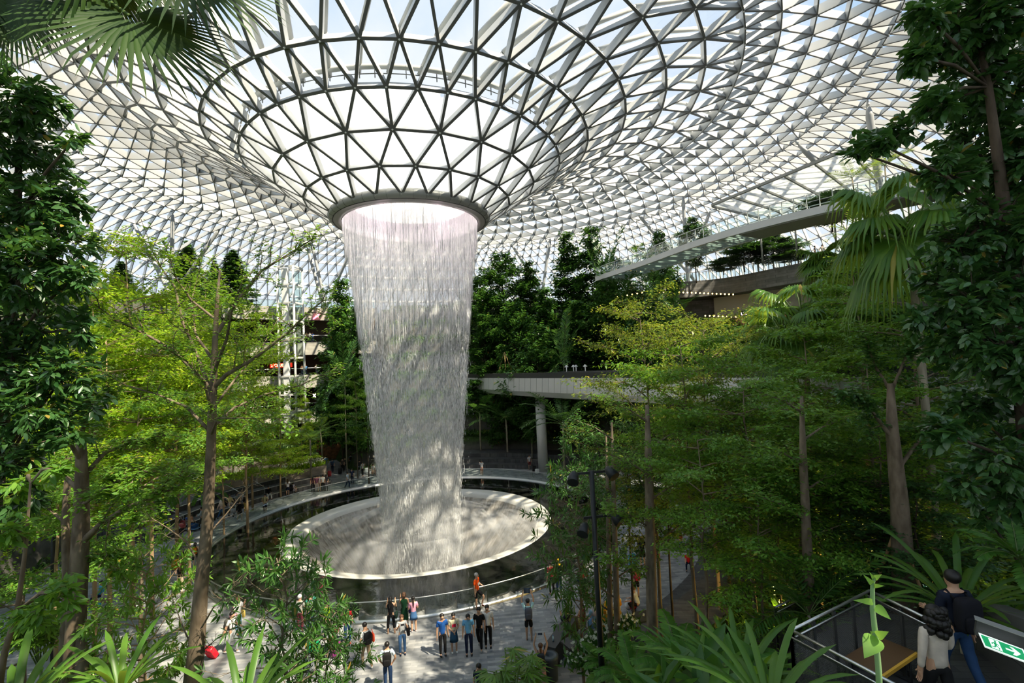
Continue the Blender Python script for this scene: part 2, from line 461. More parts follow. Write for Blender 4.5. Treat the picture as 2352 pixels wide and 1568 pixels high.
# ---- terraced ground rising around the plaza
_b = at(1660, 1480, 6.6)
BUMPS = [(_b.x, _b.y, 7.2, 0.9)]
def ground(x, y):
    rho = hypot(x, y); az = atan2(x, -y)
    deg = abs(math.degrees(az))
    fr = max(0.0, (rho-23.2)*0.53); fr = min(fr, 8.0)
    if rho > 40.5: fr = 8.0
    r0 = 24.2 if az < 0 else 23.6
    if deg > 160 or az > 2.3: r0 = 24.5
    t = max(0.0, (rho-r0)/2.55)
    st = math.floor(t); f = t-st
    sd = 2.75*(st + min(1.0, max(0.0, (f-0.12)/0.12)))+0.5*f*0.6 if t > 0 else 0.0
    sd = min(sd, 22.4)
    # the two alleys that leave the plaza
    w_ = min(1.0, max(0.0, (deg-52)/22.0)); w_ = w_*w_*(3-2*w_)
    z = fr*(1-w_)+sd*w_
    dg_ = math.degrees(az)
    if 78 < dg_ < 150 and rho < 66:
        e = min(1.0, (dg_-78)/8.0, (150-dg_)/8.0); cap = 12.0 if dg_ < 108 else 12.0+min(1.0, (dg_-108)/6.0)*4.0
        z = z*(1-e)+min(z, cap)*e
    if -172.5 < dg_ < -141 and rho < 50.5:
        e = min(1.0, (-141-dg_)/2.0, (dg_+172.5)/1.5); z = z*(1-e)+min(z, 2.75)*e
    for bx, by, bz, br_ in BUMPS:
        d_ = hypot(x-bx, y-by); z = max(z, bz-max(0.0, d_-br_)*1.3)
    da = (math.degrees(az)+157.5)
    if abs(da) < 5.0 and rho < 40: z *= max(0.0, (abs(da)-3.6)/1.4) if abs(da) > 3.6 else 0.0
    return z
def groundmat():
    m, nt, out, N, L = nodes('planted_terrace_ground')
    g = N('NewGeometry'); sp = N('SeparateXYZ'); L(g.outputs['Normal'], sp.inputs[0])
    rp = N('ValToRGB'); rp.color_ramp.elements[0].position = 0.45; rp.color_ramp.elements[1].position = 0.7
    L(sp.outputs[2], rp.inputs['Fac'])
    tc = N('TexCoord'); nz = N('TexNoise'); nz.inputs['Scale'].default_value = 2.2; nz.inputs['Detail'].default_value = 8; L(tc.outputs['Object'], nz.inputs['Vector'])
    gr = N('ValToRGB'); gr.color_ramp.elements[0].position = 0.35; gr.color_ramp.elements[1].position = 0.65
    gr.color_ramp.elements[0].color = (0.02, 0.03, 0.01, 1); gr.color_ramp.elements[1].color = (0.05, 0.10, 0.02, 1)
    L(nz.outputs['Fac'], gr.inputs['Fac'])
    st = N('ValToRGB'); st.color_ramp.elements[0].color = (0.05, 0.05, 0.045, 1); st.color_ramp.elements[1].color = (0.12, 0.115, 0.10, 1); L(nz.outputs['Fac'], st.inputs['Fac'])
    mx = N('Mix', data_type='RGBA'); L(rp.outputs['Color'], mx.inputs[0]); L(st.outputs['Color'], mx.inputs[6]); L(gr.outputs['Color'], mx.inputs[7])
    b = N('BsdfPrincipled'); b.inputs['Roughness'].default_value = 0.9; b.inputs['Specular IOR Level'].default_value = 0.15
    L(mx.outputs[2], b.inputs['Base Color']); L(b.outputs[0], out.inputs[0])
    return m
V = []; F = []
RS = [21.5]+list(np.arange(23, 58.1, 0.32)); NA = 260
for r in RS:
    for j in range(NA):
        a = 2*pi*j/NA; x = r*sin(a); y = -r*cos(a)
        V.append((x, y, ground(x, y)-0.06))
for i in range(len(RS)-1):
    for j in range(NA):
        F.append((i*NA+j, i*NA+(j+1) % NA, (i+1)*NA+(j+1) % NA, (i+1)*NA+j))
me = np_mesh('terraced_ground', np.array(V), [np.array(F)])
gd = link('ground', me, None, None, [groundmat()])
tag(gd, 'steep planted terraces of soil and dark stone walls circling the plaza', 'ground', kind='structure')

# ---- unseen wall added behind the viewpoint to shade the right slope
w = MB(); w.box((53, -45, 36), (56, 4, 72), atan2(0.69, 0.72)); o = w.build('sun_blocker_wall', [STONE]); tag(o, 'tall stone building wall outside the roof behind the viewpoint', 'wall', kind='structure')

# ---- waterfall
PROF = [(-9.0, 2.55), (-6.5, 2.7), (-3.7, 2.88), (0, 3.0), (3.0, 3.12), (6.5, 3.45), (10.1, 3.84), (13.6, 4.14), (17.2, 4.48), (19.7, 4.78), (21.6, 5.08), (22.9, 5.25), (23.6, 5.30)]
def wr(z):
    for (z0, r0), (z1, r1) in zip(PROF, PROF[1:]):
        if z <= z1: 
            t = (z-z0)/(z1-z0); return r0+(r1-r0)*t
    return PROF[-1][1]
def fallmat(name, a0, a1, lo, hi, sx, sz, seed, zadd=0.10):
    m, nt, out, N, L = nodes(name)
    tc = N('TexCoord'); sp = N('SeparateXYZ'); L(tc.outputs['Object'], sp.inputs[0])
    at2 = N('Math', operation='ARCTAN2'); L(sp.outputs[0], at2.inputs[0]); L(sp.outputs[1], at2.inputs[1])
    m1 = N('Math', operation='MULTIPLY'); m1.inputs[1].default_value = sx; L(at2.outputs[0], m1.inputs[0])
    m2 = N('Math', operation='MULTIPLY'); m2.inputs[1].default_value = sz; L(sp.outputs[2], m2.inputs[0])
    cb = N('CombineXYZ'); L(m1.outputs[0], cb.inputs[0]); L(m2.outputs[0], cb.inputs[1]); cb.inputs[2].default_value = seed
    nz = N('TexNoise'); nz.inputs['Scale'].default_value = 1.0; nz.inputs['Detail'].default_value = 7; nz.inputs['Roughness'].default_value = 0.68; L(cb.outputs[0], nz.inputs['Vector'])
    mr = N('MapRange'); mr.inputs['From Min'].default_value = lo; mr.inputs['From Max'].default_value = hi; mr.inputs['To Min'].default_value = a0; mr.inputs['To Max'].default_value = a1
    L(nz.outputs['Fac'], mr.inputs['Value'])
    zz = N('MapRange'); zz.inputs['From Min'].default_value = 15.0; zz.inputs['From Max'].default_value = 2.0; zz.inputs['To Min'].default_value = 0.0; zz.inputs['To Max'].default_value = zadd; L(sp.outputs[2], zz.inputs['Value'])
    ad = N('Math', operation='ADD'); L(mr.outputs[0], ad.inputs[0]); L(zz.outputs[0], ad.inputs[1]); mr = ad
    z2 = N('MapRange'); z2.inputs['From Min'].default_value = 15.5; z2.inputs['From Max'].default_value = 22.5; z2.inputs['To Min'].default_value = 0.0; z2.inputs['To Max'].default_value = zadd*1.8; L(sp.outputs[2], z2.inputs['Value'])
    ae = N('Math', operation='ADD'); L(ad.outputs[0], ae.inputs[0]); L(z2.outputs[0], ae.inputs[1]); mr = ae
    t = N('BsdfTransparent'); d = N('BsdfDiffuse'); d.inputs[0].default_value = (0.84, 0.85, 0.85, 1)
    tr = N('BsdfTranslucent'); tr.inputs[0].default_value = (0.84, 0.85, 0.85, 1)
    s0 = N('MixShader'); s0.inputs[0].default_value = 0.5; L(d.outputs[0], s0.inputs[1]); L(tr.outputs[0], s0.inputs[2])
    s = N('MixShader'); L(mr.outputs[0], s.inputs[0]); L(t.outputs[0], s.inputs[1]); L(s0.outputs[0], s.inputs[2]); L(s.outputs[0], out.inputs[0])
    return m
fall = thing('waterfall', 'tall white waterfall dropping from the roof opening into the pool', 'waterfall', (0, 0, 0), kind='stuff')
w = MB(); w.lathe([(r, z) for z, r in PROF], 120); w.build('outer_curtain', [fallmat('fall_outer', 0.0, 0.50, 0.44, 0.72, 75, 0.7, 0.0, 0.22)], fall)
w = MB(); w.lathe([(r*0.94, z) for z, r in PROF], 96); w.build('middle_curtain', [fallmat('fall_mid', 0.0, 0.30, 0.46, 0.72, 42, 0.40, 5.0, 0.10)], fall)
w = MB(); w.lathe([(r*0.8, z) for z, r in PROF], 96); w.build('inner_curtain', [fallmat('fall_in', 0.0, 0.40, 0.50, 0.70, 12, 0.10, 9.0, 0.06)], fall)
# falling drops and strands
rng = np.random.default_rng(3)
def drops(n, zlo, zhi, lmin, lmax, wmin, wmax, spread, bias=1.0):
    u = rng.random(n)**bias
    z = zlo+(zhi-zlo)*u
    a = rng.random(n)*2*pi
    rr = np.array([wr(t) for t in z])*(1+spread*(rng.normal(size=n)*0.5-0.35))
    ln = lmin+(lmax-lmin)*rng.random(n)**1.5; wd = wmin+(wmax-wmin)*rng.random(n)
    x = rr*np.sin(a); y = -rr*np.cos(a)
    V = np.zeros((n, 5, 3)); 
    for k in range(3):
        b = a+k*2*pi/3
        V[:, k, 0] = x+wd*np.cos(b); V[:, k, 1] = y+wd*np.sin(b); V[:, k, 2] = z-ln*0.25
    V[:, 3] = np.stack([x, y, z+ln*0.6], 1); V[:, 4] = np.stack([x, y, z-ln*0.5], 1)
    f = np.array([(0, 1, 3), (1, 2, 3), (2, 0, 3), (1, 0, 4), (2, 1, 4), (0, 2, 4)])
    F = (np.arange(n)*5)[:, None, None]+f[None]
    return V.reshape(-1, 3), F.reshape(-1, 3)
parts = [drops(2200, 15, 23, 1.2, 5.0, 0.008, 0.016, 0.02), drops(12000, -3, 21, 0.12, 0.5, 0.006, 0.015, 0.04), drops(9000, -5, 13, 0.2, 1.1, 0.006, 0.018, 0.09, 1.2), drops(5000, -5, 9, 0.06, 0.22, 0.006, 0.013, 0.20, 1.4)]
VV = []; FF = []; nb = 0
for v, f in parts: VV.append(v); FF.append(f+nb); nb += len(v)
DROP = mat('water_drops', (0.80, 0.81, 0.81), 0.3)
link('drops', np_mesh('drops', np.concatenate(VV), [np.concatenate(FF)]), fall, None, [DROP])
# low mist hanging over the funnel
def mistmat(name, amax, sc):
    m, nt, out, N, L = nodes(name)
    tc = N('TexCoord'); nz = N('TexNoise'); nz.inputs['Scale'].default_value = sc; nz.inputs['Detail'].default_value = 3; L(tc.outputs['Object'], nz.inputs['Vector'])
    mr = N('MapRange'); mr.inputs['From Min'].default_value = 0.40; mr.inputs['From Max'].default_value = 0.72; mr.inputs['To Min'].default_value = 0.0; mr.inputs['To Max'].default_value = amax
    L(nz.outputs['Fac'], mr.inputs['Value'])
    t = N('BsdfTransparent'); d = N('BsdfTranslucent'); d.inputs[0].default_value = (0.93, 0.94, 0.95, 1)
    df = N('BsdfDiffuse'); df.inputs[0].default_value = (0.93, 0.94, 0.95, 1)
    s0 = N('MixShader'); s0.inputs[0].default_value = 0.5; L(d.outputs[0], s0.inputs[1]); L(df.outputs[0], s0.inputs[2])
    s = N('MixShader'); L(mr.outputs[0], s.inputs[0]); L(t.outputs[0], s.inputs[1]); L(s0.outputs[0], s.inputs[2]); L(s.outputs[0], out.inputs[0])
    return m
mist = thing('mist', 'thin white mist drifting over the cream funnel around the falling water', 'mist', (0, 0, 0), kind='stuff')
for i, (r, z, h) in enumerate([(9.4, -0.3, 0.5), (8.6, -0.9, 0.9), (7.4, -1.4, 1.6), (6.2, -2.0, 2.6), (5.0, -3.0, 4.0)]):
    w = MB(); w.lathe([(r, z), (r*0.93, z+h*0.6), (r*0.78, z+h), (r*0.55, z+h*1.15)], 64)
    w.build('mist_veil', [mistmat('mist_veil', 0.26, 0.16+0.03*i)], mist)
# ================================================================== built things
def arcbox(mb, r0, r1, z0, z1, a0, a1, n=24, mi=0, c=(0, 0)):
    mb.lathe([(r0, z0), (r1, z0), (r1, z1), (r0, z1)], n, mi, radians(a0), radians(a1), c, False, True)

def roof_z(x, y):
    r = hypot(x, y)
    for _ in range(30):
        cx, cy, tl = ring_centre(r); r = 0.5*r+0.5*hypot(x-cx, y-cy)
    tl = ring_centre(r)[2]
    for (r0, z0), (r1, z1) in zip(RINGS, RINGS[1:]):
        if r <= r1: return z0+(z1-z0)*max(0, (r-r0)/(r1-r0))-tl*y
    return RINGS[-1][1]-tl*y
def roof_hit(X, Y, z0=30):
    Z = z0; prev = None
    while Z < 120:
        p = at(X, Y, Z)
        d = roof_z(p.x, p.y)-p.z
        if prev is not None and prev > 0 and d <= 0: return Z, p
        prev = d; Z += 0.25
    return 80, at(X, Y, 80)

# ---- guideway of the people mover on round columns
gw = thing('guideway', 'pale grey elevated guideway beam crossing behind the waterfall at mid height', 'guideway', (0, 0, 0))
ctrl = [Vector((2.5, 54, 0)), Vector((7.7, 35, 0)), Vector((13.7, 13.4, 0)), Vector((19.2, -1.5, 0)), Vector((24.0, -15, 0)), Vector((31, -33, 0)), Vector((34, -46, 0))]
def spline(P, n):
    out = []
    for i in range(len(P)-1):
        p0 = P[max(i-1, 0)]; p1 = P[i]; p2 = P[i+1]; p3 = P[min(i+2, len(P)-1)]
        for k in range(n):
            t = k/n
            out.append(0.5*((2*p1)+(p2-p0)*t+(2*p0-5*p1+4*p2-p3)*t*t+(3*p1-p0-3*p2+p3)*t**3))
    out.append(P[-1]); return out
GP = spline(ctrl, 8)
def sweep(mb, path, prof, mi=0, closed=True):
    base = len(mb.v); k = len(prof)
    for i, p in enumerate(path):
        d = (path[min(i+1, len(path)-1)]-path[max(i-1, 0)]); d.z = 0; d.normalize(); s = Vector((d.y, -d.x, 0))
        for u, z in prof: mb.v.append((p.x+s.x*u, p.y+s.y*u, p.z+z))
    for i in range(len(path)-1):
        for j in range(k if closed else k-1):
            a = base+i*k+j; b = base+i*k+(j+1) % k
            mb.f.append((a, b, b+k, a+k)); mb.m.append(mi); mb.s.append(False)
    if closed:
        mb.f.append(tuple(base+j for j in range(k))); mb.m.append(mi); mb.s.append(False)
        mb.f.append(tuple(base+(len(path)-1)*k+j for j in reversed(range(k)))); mb.m.append(mi); mb.s.append(False)
w = MB(); sweep(w, GP, [(-2.2, 10.45), (-2.3, 9.0), (-1.9, 8.45), (1.9, 8.45), (2.3, 9.0), (2.2, 10.45)]); w.build('girder', [LGREY], gw)
w = MB(); sweep(w, GP, [(-2.1, 11.0), (-2.1, 10.4), (-1.7, 10.4), (-1.7, 11.0)]); sweep(w, GP, [(1.7, 11.0), (1.7, 10.4), (2.1, 10.4), (2.1, 11.0)]); w.build('track_parapet', [DGREY], gw)
w = MB()
for i in range(2, len(GP)-1):
    for t in (0.0, 0.5):
        p = GP[i].lerp(GP[i+1], t); d = (GP[i+1]-GP[i]).normalized(); s = Vector((d.y, -d.x, 0))
        for sg in (-1, 1):
            w.bar(p+s*2.205*sg+Vector((0, 0, 10.45)), p+s*2.305*sg+Vector((0, 0, 9.0)), 0.02, 0.03)
w.build('panel_joints', [GREY], gw)
def column(x, y, z0, z1, r, label):
    c = thing('guideway_column', label, 'column', (x, y, z0))
    w = MB(); w.tube([(0, 0, 0), (0, 0, z1-z0-0.3)], r, 24); w.build('shaft', [LGREY], c)
    w = MB(); w.lathe([(r, z1-z0-0.32), (r*1.5, z1-z0-0.02), (0.01, z1-z0-0.02)], 24); w.build('column_head', [LGREY], c)
column(13.5, 14.0, 0, 8.45, 0.56, 'round pale column under the guideway right of the waterfall')
column(8.6, 32.0, 3.0, 8.45, 0.56, 'round pale column under the guideway half veiled by waterfall mist')
column(22.6, -11.0, 0, 8.45, 0.56, 'round pale column under the guideway hidden among right hand trees')
# little white nozzles standing on the guideway
for i, (X, Y, Z) in enumerate([(1136, 852, 66), (1301, 842, 50), (1317, 842, 50), (1323, 842, 50), (1344, 842, 48)]):
    p = at(X, Y, Z); p.z = 11.0
    t = thing('mist_nozzle', ['small white nozzle alone on the guideway edge near the waterfall', 'small white nozzle on the guideway, first of the cluster by the trees', 'small white nozzle on the guideway, left one of the close pair', 'small white nozzle on the guideway, right one of the close pair', 'small white nozzle on the guideway touching the tree leaves'][i], 'nozzle', p, group='nozzles on the guideway')
    w = MB(); w.tube([(0, 0, 0), (0, 0, 0.45)], 0.05, 6); w.build('stem', [WHITE], t)
    w = MB(); w.ball((0, 0, 0.55), 0.13, 8, 5); w.tube([(-0.2, 0, 0.5), (0.2, 0, 0.5)], 0.05, 6); w.build('head', [WHITE], t)

# ---- glass canopy bridge high on the right
br = thing('canopy_bridge', 'slender white footbridge with glass railing curving high on the right', 'bridge', (0, 0, 0))
bp = [at(1395, 636, 60), at(1500, 590, 52), at(1610, 553, 45), at(1720, 522, 40.5), at(1870, 488, 36.5), at(2035, 456, 33.5), at(2200, 430, 31)]
for p in bp: p.z = 22.2
BP = spline(bp, 6)
w = MB(); sweep(w, BP, [(-1.6, -0.35), (1.6, -0.35), (1.6, -0.22), (-1.6, -0.22)]); w.build('floor_glass', [glassmat('floor_glass', (0.6, 0.72, 0.70))], br)
w = MB()
for s in (-1.65, 1.65): sweep(w, BP, [(s-0.14, -0.45), (s+0.14, -0.45), (s+0.14, 0.1), (s-0.14, 0.1)])
for p, q in zip(BP, BP[1:]):
    d = (q-p).normalized(); s = Vector((d.y, -d.x, 0))
    for t in (0.0, 0.5):
        c = p.lerp(q, t); w.bar(c-s*1.6+Vector((0, 0, -0.33)), c+s*1.6+Vector((0, 0, -0.33)), 0.12, 0.16)
w.build('deck_frame', [STEEL], br)
w = MB(); sweep(w, BP[18:], [(-1.5, -0.4), (1.5, -0.4), (1.5, -0.5), (-1.5, -0.5)]); w.build('solid_soffit', [GREY], br)
for s in (-1.62, 1.62):
    w = MB(); pr = MB(); gp = MB()
    for p, q in zip(BP, BP[1:]):
        d = (q-p).normalized(); n = Vector((d.y, -d.x, 0))*s
        w.bar(p+n+Vector((0, 0, 1.15)), q+n+Vector((0, 0, 1.15)), 0.06, 0.06)
        w.bar(p+n+Vector((0, 0, 0.62)), q+n+Vector((0, 0, 0.62)), 0.03, 0.03)
        pr.bar(p+n+Vector((0, 0, 0)), p+n+Vector((0, 0, 1.15)), 0.05, 0.05, (1, 0, 0))
        gp.bar(p+n+Vector((0, 0, 0.55)), q+n+Vector((0, 0, 0.55)), 0.015, 0.95)
    w.build('handrail', [STEEL], br); pr.build('railing_posts', [STEEL], br); gp.build('railing_glass', [GGLASS], br)

# ---- translucent canopy beyond the bridge
cn = thing('glass_canopy', 'flat translucent white canopy with dark edge beams behind the glass bridge', 'canopy', (0, 0, 0))
A = at(1635, 470, 50); B = at(1950, 333, 37.5); C_ = at(2015, 425, 45); D_ = at(1745, 510, 55)
for p in (A, B, C_, D_): p.z = 27.5
m, nt, out, N, L = nodes('frosted_canopy')
tr = N('BsdfTranslucent'); tr.inputs[0].default_value = (0.55, 0.57, 0.56, 1); tt = N('BsdfTransparent'); sx = N('MixShader'); sx.inputs[0].default_value = 0.55
L(tt.outputs[0], sx.inputs[1]); L(tr.outputs[0], sx.inputs[2]); L(sx.outputs[0], out.inputs[0]); FROST = m
w = MB()
for i in range(5):
    t0, t1 = i/5+0.004, (i+1)/5-0.004
    q = [A.lerp(B, t0), A.lerp(B, t1), D_.lerp(C_, t1), D_.lerp(C_, t0)]
    w.add(q+[p+Vector((0, 0, 0.05)) for p in q], [(0, 1, 2, 3), (7, 6, 5, 4), (0, 4, 5, 1), (1, 5, 6, 2), (2, 6, 7, 3), (3, 7, 4, 0)])
w.build('canopy_panes', [FROST], cn)
w = MB(); w.bar(A, B, 0.2, 0.25)
for i in range(6):
    t = i/5; w.bar(A.lerp(B, t)+Vector((0, 0, -0.12)), D_.lerp(C_, t)+Vector((0, 0, -0.12)), 0.14, 0.2)
for i in range(4):
    t = i/3; p = D_.lerp(C_, t); w.tube([p, Vector((p.x, p.y, 22.0))], 0.1, 6)
w.build('canopy_beams', [GREY], cn)

# ---- right hand building: park level wall with railing, open storey below
def pxwall(name, pts, z0, z1, th, m, label, cat, kind=None):
    P = [at(X, Y, Z) for X, Y, Z in pts]
    for p in P: p.z = 0
    w = MB(); sweep(w, spline(P, 5), [(0, z0), (th, z0), (th, z1), (0, z1)])
    o = w.build(name, [m]); tag(o, label, cat, kind=kind); return o, spline(P, 5)
ro, RP = pxwall('wall_right', [(1520, 640, 66), (1600, 645, 66), (1680, 640, 64), (1790, 615, 58.5), (1920, 585, 53), (2060, 560, 48), (2200, 540, 44)], 20.1, 22.3, -6.0, STONE, 'curved grey stone clad parapet wall of the upper park level on the right', 'wall', 'structure')
rb = thing('parapet_railing', 'steel and glass railing along the curved grey stone parapet on the right', 'railing', (0, 0, 0))
w = MB(); gp = MB()
for i, (p, q) in enumerate(zip(RP, RP[1:])):
    for t in (0, 0.5):
        c = p.lerp(q, t); w.bar(c+Vector((0, 0, 22.3)), c+Vector((0, 0, 23.45)), 0.07, 0.07, (1, 0, 0))
    w.bar(p+Vector((0, 0, 23.45)), q+Vector((0, 0, 23.45)), 0.07, 0.05)
    gp.bar(p+Vector((0, 0, 22.85)), q+Vector((0, 0, 22.85)), 0.015, 1.0)
w.build('posts_and_rail', [STEEL], rb); gp.build('glass_panes', [GGLASS], rb)
o, _ = pxwall('wall_right_rear', [(1380, 690, 74), (1500, 690, 72), (1620, 690, 70), (1720, 690, 69)], 8.0, 20.1, -1.0, STONE, 'dark stone wall behind the string lights under the upper park', 'wall', 'structure')
BEIGE = mat('beige_soffit', (0.55, 0.50, 0.38), 0.6)
SP = [(1640, 700, 68), (1690, 690, 66), (1790, 680, 62), (1920, 660, 58), (2060, 640, 54), (2200, 640, 50)]
o, _ = pxwall('wall_right_recess', SP, 17.0, 20.1, -2.0, BEIGE, 'plain beige band under the grey stone parapet on the right', 'wall', 'structure')
WOODM = mat('glowing_timber_soffit', (0.32, 0.17, 0.09), 0.45, var=0.2, vscale=2, emit=(0.5, 0.25, 0.12), es=0.15)  # weak emission makes the timber glow though it is no lamp
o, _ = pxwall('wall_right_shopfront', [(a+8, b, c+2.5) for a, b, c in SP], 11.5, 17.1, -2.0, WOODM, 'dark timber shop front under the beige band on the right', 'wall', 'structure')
LAMPW = mat('warm_bulb', (1, 0.8, 0.4), 0.4, emit=(1.0, 0.62, 0.16), es=9.0)
# lettering that cannot be read in the photo: a short lit row of strokes
SIGNM = mat('pink_lit_letters', (1, 0.8, 1), 0.4, emit=(0.95, 0.65, 1.0), es=4.0)
sg = thing('shop_sign', 'small pink lit sign above the shop front on the right', 'sign', at(1724, 719, 63.0), -0.5)
w = MB(); w.box((0, 0.12, 0), (2.6, 0.12, 0.75)); w.build('sign_board', [BLACK], sg)
w = MB()
for i in range(9):
    x = -1.1+i*0.27; w.box((x, 0, 0), (0.05, 0.05, 0.3)); w.box((x+0.09, 0, 0.13 if i % 2 else -0.13), (0.14, 0.05, 0.05))
w.build('letters', [SIGNM], sg)
# festoon lights on the terrace left of the stone parapet
k = 0
for (x0, y0, x1, y1, Z, n, lab) in [(1418, 682, 1475, 672, 62, 6, 'left end of the upper string'), (1495, 675, 1525, 672, 62, 4, 'upper string beside the palm'), (1560, 671, 1684, 676, 62, 14, 'upper string under the stone wall'), (1410, 712, 1440, 706, 60, 4, 'left end of the lower string'), (1620, 725, 1690, 727, 60, 8, 'lower string near the shop front')]:
    t = thing('string_lights', 'row of small warm bulbs on the dark terrace, '+lab, 'lights', at(x0, y0, Z), group='warm string lights on the terrace')
    a = Vector((0, 0, 0)); b = at(x1, y1, Z)-at(x0, y0, Z)
    w = MB(); w.tube([a+Vector((0, 0, 0.1)), b+Vector((0, 0, 0.1))], 0.015, 5); w.build('cable', [BLACK], t)
    for i in range(n):
        w = MB(); w.ball(a.lerp(b, i/(n-1)), 0.10, 6, 4); w.build('bulb', [LAMPW], t)

# ---- back right terrace walls
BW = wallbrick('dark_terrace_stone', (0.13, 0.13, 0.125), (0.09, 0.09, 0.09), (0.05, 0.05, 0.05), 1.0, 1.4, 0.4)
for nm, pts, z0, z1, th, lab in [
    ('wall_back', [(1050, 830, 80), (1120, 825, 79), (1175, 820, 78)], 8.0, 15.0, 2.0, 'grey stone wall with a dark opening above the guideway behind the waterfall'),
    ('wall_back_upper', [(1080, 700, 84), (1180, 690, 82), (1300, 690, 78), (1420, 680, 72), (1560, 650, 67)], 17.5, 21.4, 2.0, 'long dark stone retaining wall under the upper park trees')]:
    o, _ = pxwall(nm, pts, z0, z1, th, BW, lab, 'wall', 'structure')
p = at(1098, 832, 77.6)
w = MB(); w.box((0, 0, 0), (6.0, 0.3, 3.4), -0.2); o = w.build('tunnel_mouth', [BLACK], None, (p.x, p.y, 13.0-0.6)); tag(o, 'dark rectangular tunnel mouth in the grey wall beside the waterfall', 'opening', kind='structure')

# ---- slanting roof struts
STRUTM = mat('grey_strut_paint', (0.40, 0.41, 0.42), 0.4)
STR = [((397, 480), (393, 650), 'upright white roof strut behind the left hand conifers'), ((303, 505), (378, 650), 'white roof strut leaning right, leftmost of the three behind the conifers'),
       ((511, 516), (440, 618), 'white roof strut leaning left, rightmost of the three behind the conifers'), ((713, 545), (746, 692), 'grey roof strut just right of the lift tower, front one of the pair'),
       ((704, 562), (739, 690), 'pale roof strut just right of the lift tower, rear one of the pair'), ((808, 568), (768, 662), 'grey roof strut meeting the left edge of the waterfall'),
       ((1172, 556), (1216, 626), 'short white roof strut right of the waterfall leaning right'), ((1266, 537), (1246, 668), 'dark roof strut standing among trees right of the waterfall'),
       ((1568, 441), (1579, 628), 'upright grey roof strut crossing behind the glass bridge'), ((1634, 474), (1583, 628), 'pale roof strut leaning left behind the glass bridge'),
       ((1460, 486), (1568, 612), 'grey roof strut leaning right under the glass bridge'), ((1992, 230), (2024, 452), 'thick grey roof strut rising beside the dark right hand tree'),
       ((1824, 322), (1934, 432), 'thick grey roof strut sloping down behind the right end of the bridge')]
for (x0, y0), (x1, y1), lab in STR:
    Z, top = roof_hit(x0, y0)
    if x0 in (1992, 1824): Z = min(Z, 48); top = at(x0, y0, Z)
    bot = at(x1, y1, Z)
    if bot.z > 22.2:
        d = (bot-top); bot = top+d*((22.2-top.z)/d.z)
    t = thing('roof_strut', lab, 'strut', bot, group='slanting roof struts')
    ln = top-bot; rad = 0.26 if x0 < 1900 else 0.34
    d = ln.normalized()
    w = MB(); w.tube([(0, 0, 0), d*0.4, ln-d*1.6, ln-d*0.7], [rad*0.6, rad, rad, rad*0.55], 14); w.build('shaft', [STRUTM], t)
    w = MB(); w.ball(ln-d*0.45, rad*0.55, 8, 6); w.tube([ln-d*0.7, ln], rad*0.3, 8); w.build('ball_joint', [STEEL], t)

# ---- back left storeys with concrete fascias
for z, nm, lab in [(22.3, 'balcony_slab', 'pale concrete balcony band at the top park level behind the lift tower'), (16.9, 'balcony_slab', 'pale concrete balcony band with people at the third level by the lift tower'), (11.8, 'balcony_slab', 'pale concrete balcony band at the second level by the lift tower'), (6.4, 'balcony_slab', 'pale concrete balcony band at the lowest upper level by the lift tower')]:
    t = thing(nm, lab, 'balcony', (0, 0, z), group='balcony bands by the lift tower', kind='structure')
    w = MB(); arcbox(w, 44.2, 50, -0.5, 0, -172, -143, 20); arcbox(w, 44.0, 44.5, -1.9, 0.1, -172, -143, 20); w.build('slab', [CONCW], t)
    w = MB(); w.lathe([(44.3, 0.15), (44.3, 1.1), (44.32, 1.1), (44.32, 0.15)], 20, 0, radians(-172), radians(-143), close=True); w.build('glass_rail', [GGLASS], t)
    w = MB(); w.tube([(44.3*sin(radians(a)), -44.3*cos(radians(a)), 1.14) for a in range(-172, -142)], 0.035, 6); w.build('handrail', [CHROME], t)
    if z < 20:
        w = MB(); arcbox(w, 48.9, 49.3, -6, 4.8, -172, -143, 20); o = w.build('back_wall', [mat('dim_shop_wall', (0.10, 0.07, 0.05), 0.6)], t)
REDW = mat('red_corridor_wall', (0.28, 0.04, 0.05), 0.6)
w = MB(); w.box((0, 0, 1.7), (3.6, 0.25, 3.4), 0.35); o = w.build('wall_red', [REDW], None, at(758, 1050, 68)+Vector((0, 0, -1.2))); o.location.z = 0
tag(o, 'deep red wall at the end of the alley behind the plaza', 'wall', kind='structure')
RUST = mat('rust_brown_cladding', (0.22, 0.10, 0.04), 0.7, var=0.5, vscale=3)
for X, Y, Z, wd, ht, z0, lab in [(790, 840, 74, 3.0, 5.0, 12.0, 'rusty brown panel beside the second level balcony'), (775, 985, 68, 4.0, 6.2, 0.0, 'rusty brown screen wall beside the alley opening')]:
    p = at(X, Y, Z); w = MB(); w.box((0, 0, ht/2), (wd, 0.3, ht), 0.35); o = w.build('screen_wall', [RUST], None, (p.x, p.y, z0)); tag(o, lab, 'wall', kind='structure')
# red lit sign on the second level and a red light bar higher up
t = thing('shop_sign', 'red lit shop sign reading 2 CLUB on the second level', 'sign', at(640, 839, 76), -0.15)
w = MB(); w.box((0.35, 0.1, 0), (3.4, 0.12, 0.7)); w.build('sign_board', [mat('red_sign', (0.5, 0.02, 0.01), 0.5, emit=(1, 0.05, 0.02), es=0.8)], t)
fc = bpy.data.curves.new('sign_letters', 'FONT'); fc.body = '2 CLUB'; fc.size = 0.62; fc.extrude = 0.02; fc.align_x = 'CENTER'; fc.align_y = 'CENTER'
fo_ = bpy.data.objects.new('letters_curve', fc)
LETM = (mat('orange_lit_letters', (1, 0.6, 0.3), 0.4, emit=(1.0, 0.55, 0.25), es=5.0))
COL.objects.link(fo_); dg = bpy.context.evaluated_depsgraph_get(); lme = bpy.data.meshes.new_from_object(fo_.evaluated_get(dg)); bpy.data.objects.remove(fo_)
